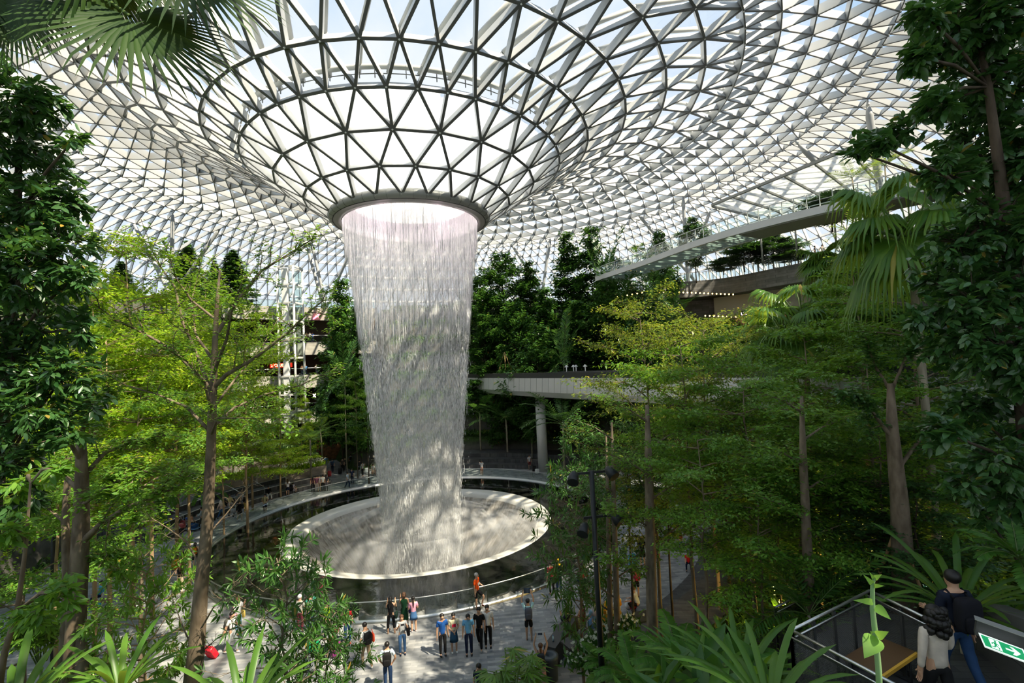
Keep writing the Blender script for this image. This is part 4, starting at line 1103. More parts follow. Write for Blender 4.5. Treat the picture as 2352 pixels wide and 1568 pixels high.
def make_lance(seed, H, R, nspray, ll, lw, lm, bm, tr=0.05):
    """slender tree with whorls of narrow leaves at the twig ends"""
    rs = np.random.RandomState(seed); t = thing('lance_leaf_tree', 'tree', 'tree'); w = MB()
    trunk = [np.array([rs.normal()*0.02*H*i/7, rs.normal()*0.02*H*i/7, -0.3+(H*0.98+0.3)*i/7]) for i in range(8)]
    w.tube([tuple(p) for p in trunk], [tr*(1.1-0.9*i/7) for i in range(8)], 8)
    P = []; D = []
    az = 0
    nb = nspray//5
    for b in range(nb):
        u = b/nb; az += 2.4+rs.normal()*0.2
        p, _ = on_path(trunk, 0.32+0.67*u); rl = R*(0.35+0.75*sin(pi*(0.12+0.78*u)))*(0.8+0.4*rs.random())
        br = bezier_walk(p, (cos(az), sin(az), 0.45), rl, 4, 0.12, rs)
        w.tube([tuple(q) for q in br], [tr*0.3*(1-0.2*i) for i in range(5)], 4, cap=False)
        for k in range(5):
            q, dd = on_path(br, min(0.999, 0.35+0.16*k)); dd = unit(dd[None])[0]
            e = dd+rs.normal(size=3)*0.5
            sb = bezier_walk(q, e, rl*0.28, 2, 0.15, rs); w.tube([tuple(x) for x in sb], [tr*0.1]*3, 3, cap=False)
            tip = sb[-1]; ax = unit((sb[-1]-sb[0])[None])[0]
            s1 = unit(np.cross(ax, [0.1, 0.2, 1])[None])[0]; s2 = np.cross(ax, s1)
            m = 11
            for j in range(m):
                a = j*2.4; lean = 0.35+0.9*(1-j/m)
                P.append(tip-ax*0.10*R*(1-j/m)); D.append(ax*(1.25-lean*0.7)+(s1*cos(a)+s2*sin(a))*lean+np.array([0, 0, -0.15]))
    w.build('trunk', [bm], t)
    P = np.array(P); D = np.array(D); n = len(P)
    bag = LeafBag(); s = 0.75+0.5*rs.random(n)
    bag.add(*leaf_geo(P, D, np.array([0, 0, 1.0])+rs.normal(size=(n, 3))*0.4, ll*s, lw*s, 'full')); bag.build('foliage', lm, t)
    t['H'] = H; t['R'] = R; return t

def frond(bag, w, base, d0, length, nseg, ll, lw, rs, droop=0.35, rad=0.012, pairs=22, style='full', vee=0.5, t0=0.18):
    pts = [np.array(base, float)]; d = np.array(d0, float); d /= np.linalg.norm(d)
    for i in range(nseg):
        d = d+np.array([0, 0, -droop/nseg*(0.6+i/nseg)]); d /= np.linalg.norm(d); pts.append(pts[-1]+d*length/nseg)
    w.tube([tuple(p) for p in pts], [rad*(1-0.8*i/nseg) for i in range(nseg+1)], 5, cap=False)
    P = []; D = []; U = []; Lq = []
    for k in range(pairs):
        s = t0+(0.99-t0)*k/(pairs-1); p, dd = on_path(pts, min(s, 0.999)); dd = dd/np.linalg.norm(dd)
        side = np.cross(dd, [0, 0, 1]); side /= max(np.linalg.norm(side), 1e-6); up = np.cross(side, dd)
        fl = sin(pi*(0.12+0.80*(s-t0)/(1-t0)))**0.7
        for sg in (-1, 1):
            P.append(p); D.append(dd*0.55+side*sg+up*vee*0.5+rs.normal(size=3)*0.06); U.append(up+side*sg*0.2); Lq.append(fl)
    Lq = np.array(Lq)
    bag.add(*leaf_geo(np.array(P), np.array(D), np.array(U), ll*np.maximum(Lq, 0.25), lw, style, 0.08, 0.22))

def make_feather(seed, H, nf, fl, ll, lw, lm, name='feather_palm', trunk=True, tr=0.06, droop=0.9, elev=0.9, pairs=22, bm=None, vee=0.5):
    rs = np.random.RandomState(seed); t = thing(name, 'palm', 'palm'); w = MB(); bag = LeafBag()
    if trunk: w.tube([(0, 0, -0.3), (0.02*H, 0, H*0.5), (0, 0, H)], [tr*1.2, tr, tr*0.8], 8)
    fr = MB()
    for i in range(nf):
        a = i*2.399+rs.normal()*0.15; e = elev*(0.25+1.25*((i+0.5)/nf))
        frond(bag, fr, (0, 0, H), (cos(a), sin(a), e), fl*(0.8+0.35*rs.random()), 7, ll, lw, rs, droop*(1.2-0.5*i/nf), 0.016, pairs, vee=vee)
    if trunk: w.build('trunk', [bm or PALMT], t)
    fr.build('frond_stems', [MID_STEM], t); bag.build('fronds', lm, t)
    t['H'] = H+fl*0.5; t['R'] = fl*0.8; return t
MID_STEM = mat('green_stem', (0.10, 0.16, 0.04), 0.5)

def fan_leaf(bag, hub, d, up, R, n=30, span=4.6, w=0.05, rs=None, droop=0.25, split=0.55):
    """pleated fan leaf: hub, pointing direction d, leaf normal up"""
    d = unit(np.array(d, float)[None])[0]; up = np.array(up, float); s = unit(np.cross(d, up)[None])[0]; nn = np.cross(s, d)
    V = []; F4 = []; F3 = []
    for i in range(n):
        a = -span/2+span*i/(n-1); e = d*cos(a)+s*sin(a); sd = -d*sin(a)+s*cos(a)
        L_ = R*(0.82+0.18*cos(a*0.6))*(0.92+0.12*rs.random())
        b = len(V); hw = w*R
        pl = nn*hw*0.55
        dr = np.array([0, 0, -1.0])*droop*R
        V += [np.array(hub)+e*0.04*R, np.array(hub)+e*L_*split-sd*hw*1.1-pl*0.3+dr*0.12, np.array(hub)+e*L_*split+pl+dr*0.12, np.array(hub)+e*L_*split+sd*hw*1.1-pl*0.3+dr*0.12,
              np.array(hub)+e*L_*0.86-sd*hw*0.45+dr*0.55, np.array(hub)+e*L_*0.86+sd*hw*0.45+dr*0.55, np.array(hub)+e*L_*1.02+dr*(0.9+0.5*rs.random())]
        F3 += [(b, b+1, b+2), (b, b+2, b+3), (b+4, b+6, b+5), (b+2, b+4, b+5)]
        F3 += [(b+1, b+4, b+2), (b+2, b+5, b+3)]
    bag.add(np.array(V), [np.array(F3)])
def make_fan(seed, H, nf, R, lm, tr=0.09, name='fan_palm', elev=0.7, pet=0.9):
    rs = np.random.RandomState(seed); t = thing(name, 'palm', 'palm'); w = MB(); bag = LeafBag(); st = MB()
    w.tube([(0, 0, -0.3), (0, 0.02*H, H*0.5), (0, 0, H)], [tr*1.2, tr, tr], 9); w.build('trunk', [PALMT], t)
    for i in range(nf):
        a = i*2.399; e = elev*(1.35*(i+0.5)/nf-0.2)
        d = np.array([cos(a), sin(a), e]); d /= np.linalg.norm(d); L_ = R*pet*(0.8+0.4*rs.random())
        p0 = np.array([0, 0, H]); p1 = p0+d*L_*0.6+np.array([0, 0, 0.05]); p2 = p0+d*L_+np.array([0, 0, -0.06*R])
        st.tube([tuple(p0), tuple(p1), tuple(p2)], [0.02, 0.016, 0.012], 5, cap=False)
        d2 = d+np.array([0, 0, -0.35]); side = np.cross(d2, [0, 0, 1]); up = np.cross(side, d2)
        fan_leaf(bag, p2, d2, up, R, 26, 4.2, 0.055, rs, 0.3)
    st.build('leaf_stalks', [MID_STEM], t); bag.build('fan_leaves', lm, t); t['H'] = H+R*0.7; t['R'] = R*1.6; return t

def make_strap(seed, nl, L_, W_, lm, name='strap_leaf_plant', elev=1.1, droop=1.1, nseg=6):
    rs = np.random.RandomState(seed); t = thing(name, 'plant', 'plant'); V = []; F = []
    for i in range(nl):
        a = i*2.399; e = elev*(0.35+1.3*i/nl); d = np.array([cos(a), sin(a), e]); d /= np.linalg.norm(d)
        p = np.array([cos(a)*0.05, sin(a)*0.05, 0.0]); s = np.array([-sin(a), cos(a), 0]); ln = L_*(0.75+0.4*rs.random()); b = len(V)
        for k in range(nseg+1):
            u = k/nseg; wd = W_*(0.35+0.65*sin(pi*min(0.98, 0.12+0.72*u)))*(1 if u < 0.85 else (1-u)/0.15*0.9+0.1)
            up = np.cross(s, d)
            V += [p-s*wd/2+up*wd*0.18, p, p+s*wd/2+up*wd*0.18]
            d = d+np.array([0, 0, -droop/nseg*(0.4+u)]); d /= np.linalg.norm(d); p = p+d*ln/nseg
        for k in range(nseg):
            for j in (0, 1): F.append((b+k*3+j, b+k*3+j+1, b+k*3+j+4, b+k*3+j+3))
    link('leaves', np_mesh('leaves', np.array(V), [np.array(F)]), t, None, [lm])
    w = MB(); w.tube([(0, 0, -3.6), (0, 0, -1.5), (0, 0, 0.1)], [0.05, 0.045, 0.04], 7); w.build('stem', [PALMT], t); t['H'] = L_; t['R'] = L_*0.8; return t

def make_bamboo_palm(seed, H, n, lm):
    rs = np.random.RandomState(seed); t = thing('bamboo_palm', 'plant', 'palm'); w = MB(); P = []; D = []
    for i in range(n):
        a = i*2.4; r = 0.12*sqrt(i/n); ln = H*(0.55+0.5*rs.random()); d = np.array([cos(a)*0.35, sin(a)*0.35, 1.0])
        pts = bezier_walk((r*cos(a), r*sin(a), -0.2), d, ln, 5, 0.05, rs); w.tube([tuple(p) for p in pts], [0.016]*6, 5, cap=False)
        for k in range(5):
            q, _ = on_path(pts, 0.45+0.13*k); b = rs.random()*6.28; e = np.array([cos(b), sin(b), 0.35]); tip = q+e*0.28*H*0.45
            w.tube([tuple(q), tuple(tip)], [0.008, 0.005], 4, cap=False)
            for j in range(8):
                c = b-1.4+2.8*j/7; P.append(tip); D.append(np.array([cos(c), sin(c), 0.15-0.25*abs(j-3.5)/3.5]))
    w.tube([(0, 0, -3.0), (0, 0, -0.1)], 0.03, 6); w.build('canes', [MID_STEM], t); P = np.array(P); D = np.array(D); bag = LeafBag(); s = 0.8+0.4*rs.random(len(P))
    bag.add(*leaf_geo(P, D, np.array([0, 0, 1.0])+rs.normal(size=(len(P), 3))*0.15, 0.30*H/1.4*s, 0.045*H/1.4*s, 'full', 0.1, 0.25)); bag.build('leaves', lm, t); t['H'] = H; t['R'] = H*0.6; return t

def set_tag(o, label, cat, group=None):
    o['label'] = label; o['category'] = cat
    if group: o['group'] = group
    elif 'group' in o: del o['group']
    for k in ('H', 'R'):
        pass

def plant(key, maker, x, y, z, H, R, label, cat='tree', group=None, rz=None):
    o = root_copy(key, maker)
    h0, r0 = o['H'], o['R']
    sz = H/h0; sx = (R/r0) if R else sz
    o.location = (x, y, z); o.scale = (sx, sx, sz); o.rotation_euler = (0, 0, rz if rz is not None else (x*1.7+y*0.9) % 6.28)
    set_tag(o, label, cat, group)
    return o

KIND = {
 'lime0': lambda: make_layered(11, 9, 3.6, 3.0, 9, 11000, 0.18, 0.09, LIME, BARKT, 'round'),
 'lime1': lambda: make_layered(12, 9, 3.2, 2.6, 10, 11000, 0.18, 0.09, LIME, BARKT, 'umbrella', flat=0.35),
 'lime2': lambda: make_layered(13, 9, 2.6, 2.2, 12, 10000, 0.18, 0.09, LIME, BARKT, 'cone', flat=0.3, rise=0.2),
 'mid0': lambda: make_layered(21, 9, 3.2, 3.0, 7, 13000, 0.16, 0.085, MIDG, BARK, 'round', flat=0.3),
 'mid1': lambda: make_layered(22, 9, 3.4, 3.6, 6, 13000, 0.16, 0.085, MIDG, BARK, 'umbrella', flat=0.35),
 'deep0': lambda: make_layered(31, 9, 3.0, 2.4, 10, 11000, 0.18, 0.095, DEEP, BARKD, 'round', flat=0.3),
 'deep1': lambda: make_layered(32, 9, 2.6, 1.8, 12, 11000, 0.18, 0.09, DEEP, BARKD, 'cone', flat=0.3, rise=0.2),
 'olive0': lambda: make_layered(41, 9, 3.4, 3.4, 9, 13000, 0.14, 0.07, OLIVE, BARK, 'umbrella', flat=0.22, rise=0.5, vs=0.05),
 'dark0': lambda: make_layered(51, 9, 3.0, 2.4, 10, 10000, 0.18, 0.1, DARK, BARKD, 'round', flat=0.25),
 'fdeep0': lambda: make_layered(33, 9, 3.0, 2.0, 12, 9500, 0.36, 0.19, DEEP, BARKD, 'round', flat=0.3, nb=5, vs=0.16),
 'fdeep1': lambda: make_layered(34, 9, 2.6, 1.6, 14, 9500, 0.36, 0.18, DEEP, BARKD, 'cone', flat=0.3, rise=0.2, nb=5, vs=0.12),
 'fdark0': lambda: make_layered(35, 9, 3.0, 2.2, 12, 9500, 0.36, 0.20, DARK, BARKD, 'round', flat=0.3, nb=5, vs=0.16),
 'limeH': lambda: make_layered(14, 9, 3.4, 5.4, 6, 9000, 0.17, 0.085, LIME, BARKT, 'umbrella', flat=0.3),
 'midH': lambda: make_layered(24, 9, 3.2, 5.6, 5, 11000, 0.15, 0.08, MIDG, BARK, 'umbrella', flat=0.35),
 'deepH': lambda: make_layered(36, 9, 3.0, 5.2, 6, 9000, 0.16, 0.085, DEEP, BARKD, 'round', flat=0.3),
 'con0': lambda: make_conifer(61, 9, 2.2, 12000, DEEP, BARKD),
 'lance0': lambda: make_lance(71, 5, 1.1, 260, 0.19, 0.045, DEEP, BARK),
 'lance1': lambda: make_lance(72, 5, 1.2, 300, 0.17, 0.048, MIDG, BARKT),
 'fea0': lambda: make_feather(81, 5, 12, 2.2, 0.55, 0.045, PALM),
 'fea1': lambda: make_feather(82, 3, 13, 2.6, 0.6, 0.055, DEEP),
 'fan0': lambda: make_fan(91, 3.5, 16, 1.0, PALM),
 'fern0': lambda: make_feather(101, 1.2, 14, 1.3, 0.22, 0.05, FERN, 'tree_fern', True, 0.06, 1.1, 0.7, 30, None, 0.1),
 'fern1': lambda: make_feather(102, 0.1, 14, 1.0, 0.20, 0.045, FERN, 'fern', False, 0.04, 1.2, 1.0, 26, None, 0.1),
 'strap0': lambda: make_strap(111, 26, 1.25, 0.11, PALM),
 'strap1': lambda: make_strap(112, 34, 1.3, 0.085, PALM, 'sago_like_plant', 0.9, 1.2),
 'bam0': lambda: make_bamboo_palm(121, 1.4, 13, PALM),
}
CATS = {'fea': 'palm', 'fan': 'palm', 'fern': 'fern', 'strap': 'plant', 'bam': 'plant', 'con': 'tree'}
def pt(kind, X, Ytop, Z, W, label, group=None, zb=None, base=None, cat=None):
    p = at(X, Ytop, Z)
    x, y = (p.x, p.y) if base is None else base
    g = ground(x, y) if zb is None else zb
    H = max(0.6, p.z-g)
    uni = kind.startswith(('strap', 'bam', 'fern1'))
    if uni:
        o = root_copy(kind, KIND[kind]); sc = (W/2)/o['R']; o.location = (x, y, max(g+0.02, p.z-o['H']*sc*0.8)); o.scale = (sc, sc, sc); o.rotation_euler = (0, 0, (X*0.37) % 6.28)
        set_tag(o, label, next(v for k, v in CATS.items() if kind.startswith(k)), group); return o
    c = cat or next((v for k, v in CATS.items() if kind.startswith(k)), 'tree')
    return plant(kind, KIND[kind], x, y, g, H, W/2 if W else None, label, c, group)

# ---------------- left slope
LEFT = [
 ('lime1', 300, 560, 26, 9.0, 'tall lime green layered tree highest on the left slope below the conifers'),
 ('lime0', 215, 640, 22, 8.0, 'lime green tree right behind the dark left edge tree, upper one'),
 ('lime0', 400, 650, 33, 9.0, 'broad lime green tree behind the thin open-crowned tree, upper left of its crown'),
 ('limeH', 250, 760, 20, 7.0, 'sunlit yellow green tree beside the dark left edge tree, at mid height'),
 ('limeH', 345, 740, 25, 7.5, 'sunlit lime tree left of the open-crowned trunk, at mid height'),
 ('lime0', 560, 690, 38, 8.0, 'lime green tree behind the right half of the open-crowned tree'),
 ('mid0', 470, 620, 46, 8.0, 'mid green tree high on the left slope under the small conifers'),
 ('limeH', 430, 850, 28, 7.0, 'lime green tree low behind the open-crowned trunk, left side'),
 ('lime2', 575, 850, 44, 6.0, 'yellow green tiered tree above the seated group, left one'),
 ('lime2', 640, 905, 48, 5.5, 'yellow green tiered tree with orange trunk behind the orchid planter'),
 ('lime2', 690, 880, 54, 4.0, 'tiered green tree in front of the second level balcony'),
 ('midH', 320, 880, 19, 6.0, 'green layered tree low on the left slope behind the double trunk'),
 ('limeH', 130, 900, 17, 6.0, 'yellow green tree low at the left behind the dark edge tree'),
 ('limeH', 510, 940, 37, 5.5, 'small lime tree behind the upper end of the seating steps'),
 ('mid1', 60, 1040, 14, 5.0, 'dark green shaded tree in the lower left corner behind the lamp post'),
]
for k, X, Y, Z, W, lab in LEFT: pt(k, X, Y, Z, W, lab)
# ---------------- top of the left and back slopes
for k, X, Y, Z, W, lab in [
 ('con0', 430, 553, 76, 6.0, 'tall dark conifer on the upper left park between two roof struts'),
 ('con0', 535, 574, 78, 6.5, 'broad dark conifer on the upper left park right of the leaning strut'),
 ('con0', 493, 598, 80, 3.6, 'thin small conifer between the two large conifers'),
 ('con0', 278, 600, 70, 4.5, 'dark conifer at the far left of the upper park'),
 ('con0', 560, 640, 74, 4.0, 'low dark conifer right of the broad conifer'),
 ('fdeep0', 480, 650, 72, 7.0, 'dark round tree below the two large conifers'),
 ('fdeep1', 780, 640, 66, 7.5, 'tall dark tiered tree between the grey struts and the waterfall'),
 ('fdeep1', 778, 700, 62, 6.0, 'tall dense dark tree right of the lift tower reaching down to the balconies'),
 ('fdeep1', 820, 690, 60, 5.5, 'dark tiered tree touching the left edge of the waterfall'),
 ('mid0', 815, 850, 55, 4.5, 'mid green tree left of the waterfall at half height'),
 ('deepH', 842, 930, 52, 4.6, 'dark tiered tree beside the lower left of the waterfall'),
 ('fea1', 790, 800, 56, 5.0, 'large leaved palm beside the left edge of the waterfall'),
 ('fea0', 712, 985, 52, 5.5, 'feather palm with pale trunk by the alley, front one'),
 ('fea0', 735, 960, 57, 5.0, 'feather palm with pale trunk by the alley, rear one'),
]: pt(k, X, Y, Z, W, lab)
# ---------------- back right slope
BACK = [
 ('fdeep0', 1100, 640, 72, 7, 'dark tree at the upper park edge touching the right side of the waterfall'),
 ('fdeep0', 1150, 580, 76, 9, 'round dark tree on the upper park under the short slanting strut'),
 ('fdeep1', 1215, 600, 74, 7, 'dark tree at the upper park left of the dark strut'),
 ('fdeep1', 1300, 535, 68, 8, 'tall layered tree rising above the park edge right of the dark strut, left one'),
 ('fdeep1', 1352, 520, 66, 8, 'tall layered tree rising above the park edge right of the dark strut, right one'),
 ('fdark0', 1415, 590, 64, 6, 'dark round tree where the glass bridge lands'),
 ('mid0', 1470, 560, 66, 6, 'mid green tree behind the low end of the glass bridge'),
 ('fdark0', 1512, 530, 62, 4.5, 'small dark tree poking over the glass bridge'),
 ('fdeep1', 1110, 720, 66, 6, 'dark tiered tree on the back slope beside the waterfall, middle height'),
 ('fdeep0', 1180, 690, 66, 7, 'dark tree on the back slope below the stone retaining wall'),
 ('fdeep1', 1250, 660, 62, 7.5, 'tall dark tiered tree in the middle of the back slope'),
 ('fdeep1', 1320, 690, 58, 7, 'dark tiered tree on the back slope behind the olive tree'),
 ('fdeep0', 1390, 650, 58, 7, 'dark tree on the back slope below the bridge end'),
 ('fdeep0', 1230, 760, 58, 7, 'dark bushy tree low on the back slope above the guideway'),
 ('fdeep1', 1155, 790, 62, 4, 'small dark tree above the guideway with wooden props'),
 ('fea1', 1290, 740, 56, 5, 'dark palm on the back slope above the guideway nozzles'),
 ('fea1', 1385, 560, 60, 5.5, 'tall dark palm below the low end of the glass bridge, left one'),
 ('fea1', 1425, 610, 58, 5.5, 'tall dark palm below the low end of the glass bridge, right one'),
 ('fea1', 1500, 620, 56, 6, 'dark palm in front of the string lights'),
 ('fea1', 1545, 680, 54, 6, 'dark palm among the string lights'),
 ('fdark0', 1480, 690, 52, 6, 'dark tree on the slope below the string lights'),
 ('fea1', 1100, 900, 62, 7, 'large shaded palm under the guideway beside the waterfall, left one'),
 ('fea1', 1160, 920, 60, 8, 'large shaded palm under the guideway, middle one'),
 ('fea1', 1215, 900, 58, 7, 'large shaded palm under the guideway touching the column'),
 ('fea1', 1290, 910, 46, 7, 'shaded palm right of the guideway column'),
 ('fdark0', 1130, 870, 66, 7, 'dark tree in the shade under the guideway'),
]
for k, X, Y, Z, W, lab in BACK: pt(k, X, Y, Z, W, lab)
for k, X, Y, Z, W, lab, zb in [
 ('fdark0', 1705, 548, 60, 5.5, 'dark round tree behind the stone parapet, left one of the two', 22.3),
 ('fdark0', 1772, 540, 60, 6.5, 'dark round tree behind the stone parapet, right one of the two', 22.3),
 ('fdark0', 1660, 592, 62, 4, 'low dark tree behind the parapet railing', 22.3),
 ('fdark0', 1815, 575, 57, 4, 'low dark bush by the people on the parapet', 22.3),
 ('fdark0', 1590, 498, 66, 4.5, 'small dark tree between the struts behind the glass bridge', 22.3),
 ('fea0', 1955, 385, 40, 3.6, 'palm with orange crown shaft at the right end of the glass bridge', 22.3),
 ('fea0', 2030, 350, 42, 4, 'green palm beside the thick roof strut', 22.3),
 ('fdark0', 1905, 440, 42, 5, 'dark layered tree beside the right end of the glass bridge', 22.3),
 ('fea0', 1975, 480, 30, 3.6, 'green palm just below the right end of the glass bridge', None),
]: pt(k, X, Y, Z, W, lab, zb=zb)
# ---------------- right slope
RIGHT = [
 ('olive0', 1475, 688, 18, 5.6, 'olive tipped spreading tree right of the waterfall, the foremost of the right slope'),
 ('olive0', 1610, 720, 22, 7.0, 'olive green spreading tree behind the foremost right hand tree'),
 ('midH', 1560, 770, 16, 4.8, 'green tree beside the foremost olive tree, its trunk crossing the guideway'),
 ('midH', 1700, 860, 14, 5.2, 'mid green layered tree in the centre of the right slope'),
 ('mid0', 1840, 745, 17, 5.5, 'mid green tree right of centre on the right slope'),
 ('mid0', 1960, 590, 20, 7.0, 'bright green layered tree below the stone parapet on the right'),
 ('mid1', 2080, 560, 16, 6.0, 'green tree against the dark right edge tree, upper one'),
 ('midH', 1815, 960, 12.5, 4.2, 'green layered tree low on the right slope with bare trunk'),
 ('mid0', 1985, 800, 13, 5.0, 'green layered tree left of the dark right edge tree'),
 ('mid1', 2010, 960, 11.5, 4.0, 'shaded green tree under the dark right edge tree'),
 ('midH', 1600, 990, 12, 3.4, 'slender green tree whose long trunk reaches the bottom near the black lamp post'),
 ('deepH', 1430, 960, 20, 4.2, 'dark green tree with paired trunks behind the black lamp post'),
 ('deepH', 1520, 1010, 19, 4.0, 'dark green tree behind the slender long trunk'),
 ('mid0', 1730, 1080, 11, 3.2, 'green low tree in front of the right hand undergrowth'),
 ('dark0', 1920, 1080, 12, 3.6, 'dark shaded tree in front of the exit sign path, left one'),
 ('dark0', 2090, 1090, 10.5, 3.2, 'dark tree with thick propped trunk above the small exit sign'),
 ('dark0', 1780, 1180, 16, 3.4, 'dark shaded tree deep in the right hand undergrowth'),
 ('deep0', 1880, 900, 26, 6, 'dark tree on the right slope in front of the guideway'),
 ('deep0', 1690, 740, 34, 7, 'dark green tree below the lit shop sign'),
 ('mid0', 1790, 690, 30, 6, 'green tree left of the fan palms on the right slope'),
 ('deep0', 2110, 700, 20, 6, 'dark green tree behind the right edge tree'),
 ('deep0', 1990, 1010, 20, 6, 'dark tree filling the shade under the right hand guideway'),
 ('deep0', 1650, 960, 24, 6, 'dark tree filling the shade behind the central right trunks'),
 ('deep0', 1760, 1010, 22, 6, 'dark tree filling the shade behind the bare trunk'),
 ('dark0', 2180, 1050, 15, 6, 'dark tree in the shade at the far right'),
]
for k, X, Y, Z, W, lab in RIGHT: pt(k, X, Y, Z, W, lab)
for X, Y, Z, W, lab in [(1835, 640, 27, 5.0, 'large yellow green fan palm below the beige soffit, upper one'), (1800, 690, 25, 4.5, 'large yellow green fan palm below the beige soffit, lower one'), (2075, 385, 13, 3.4, 'sunlit fan palm against the dark right edge tree'), (2010, 640, 22, 3.6, 'fan palm half hidden on the right slope'), (1905, 560, 36, 4.5, 'dark fan palm at the foot of the stone parapet')]:
    pt('fan0', X, Y, Z, W, lab)
# ---------------- small trees and plants near the camera
pt('lance0', 652, 1262, 9.6, 1.9, 'small dark narrow-leaved tree standing before the pool at bottom centre left')
pt('lance0', 745, 1400, 10.5, 1.5, 'low dark narrow-leaved tree right of the bottom centre left one')
pt('lance1', 330, 1255, 11.5, 2.2, 'bright narrow-leaved small tree on the left in front of the luggage trolley')
pt('lance0', 1315, 1045, 17.2, 2.6, 'dense dark narrow-leaved tree with thin trunk at the right rim of the pool')
for kind, X, Y, Z, W, lab in [
 ('strap0', 275, 1455, 8.5, 1.9, 'bright strap-leaved plant at the bottom left near the double trunk'),
 ('strap0', 555, 1500, 6.5, 1.7, 'upright strap-leaved plant cut by the bottom edge at centre left'),
 ('strap0', 30, 1480, 7.5, 2.2, 'strap-leaved plant in the lower left corner'),
 ('strap1', 1755, 1430, 5.6, 2.0, 'large arching strap-leaved plant at the foot of the mesh railing'),
 ('strap1', 1690, 1400, 8.0, 2.4, 'arching strap-leaved plant behind the large one at the mesh railing'),
 ('strap1', 1600, 1500, 8.0, 1.8, 'dark strap-leaved plant between the lower right trunks'),
 ('strap1', 2190, 1220, 8.0, 2.6, 'dark arching plant above the small exit sign'),
 ('bam0', 1165, 1495, 10.5, 2.0, 'bamboo palm with finger leaves at the bottom centre'),
 ('bam0', 95, 1390, 12.5, 1.8, 'bamboo palm among the left trunks'),
 ('fern0', 1560, 1440, 10.5, 2.4, 'bright tree fern at the lower right beside the orchids'),
 ('fern0', 1450, 1480, 11.5, 2.0, 'bright tree fern just right of the black lamp post'),
 ('fern0', 1650, 1520, 8.0, 2.0, 'tree fern in the lower right below the slender trunk'),
 ('fern1', 1400, 1500, 13.5, 1.6, 'low fern among the orchids'),
 ('fern1', 2335, 1235, 7.5, 1.3, 'fern at the right edge above the exit signs'),
 ('fea1', 1850, 1300, 10, 2.6, 'dark palm behind the mesh railing'),
 ('fea1', 1950, 1220, 12, 3.0, 'dark palm beside the thick propped trunk'),
 ('fern0', 470, 1090, 38, 3.0, 'fern among the planters on the left steps'),
 ('fern0', 340, 1010, 30, 4.0, 'pale green tree fern on the left slope above the steps'),
]: pt(kind, X, Y, Z, W, lab)

# ---------------- hand shaped near trees
def px_path(pts): return [np.array(at(*p)) for p in pts]
def custom_tree(name, label, trunks, branches, leafmat_, bm, nleaf, ll, lw, seed, sub=9, subl=0.55, hs=0.1, vs=0.06, style='hex', bare=()):
    rs = np.random.RandomState(seed)
    b0 = trunks[0][0][0]; g = np.array(b0)
    t = thing(name, label, 'tree', tuple(g))
    w = MB(); segs = []
    for pts, rad in trunks: w.tube([tuple(p-g) for p in pts], rad, 12)
    for pts, r0, lf in branches:
        pts = [p-g for p in pts]
        n = len(pts); w.tube([tuple(p) for p in pts], [r0*(1-0.8*i/(n-1)) for i in range(n)], 6, cap=False)
        total = sum(np.linalg.norm(b-a) for a, b in zip(pts, pts[1:]))
        if lf: segs += list(zip(pts[1:-1], pts[2:]))
        for k in range(sub):
            s = 0.25+0.74*k/(sub-1); q, dd = on_path(pts, min(0.999, s)); dd = unit(dd[None])[0]
            e = dd+rs.normal(size=3)*0.75
            sb = bezier_walk(q, e, subl*total*(0.55-0.35*s)*(0.6+0.7*rs.random()), 4, 0.25, rs)
            w.tube([tuple(x) for x in sb], [r0*0.3*(1-0.2*i) for i in range(5)], 4, cap=False)
            if lf: segs += list(zip(sb[:-1], sb[1:]))
            for j in range(3):
                q2, d2 = on_path(sb, 0.35+0.3*j); e2 = unit(d2[None])[0]+rs.normal(size=3)*0.8
                tb = bezier_walk(q2, e2, subl*total*0.14, 2, 0.3, rs); w.tube([tuple(x) for x in tb], [r0*0.12]*3, 3, cap=False)
                if lf: segs += list(zip(tb[:-1], tb[1:]))
    w.build('trunk', [bm], t)
    if nleaf:
        bag = LeafBag(); leaves_along(bag, segs, nleaf, ll, lw, rs, style, hs, vs); bag.build('foliage', leafmat_, t)
    return t
Z = 9.5
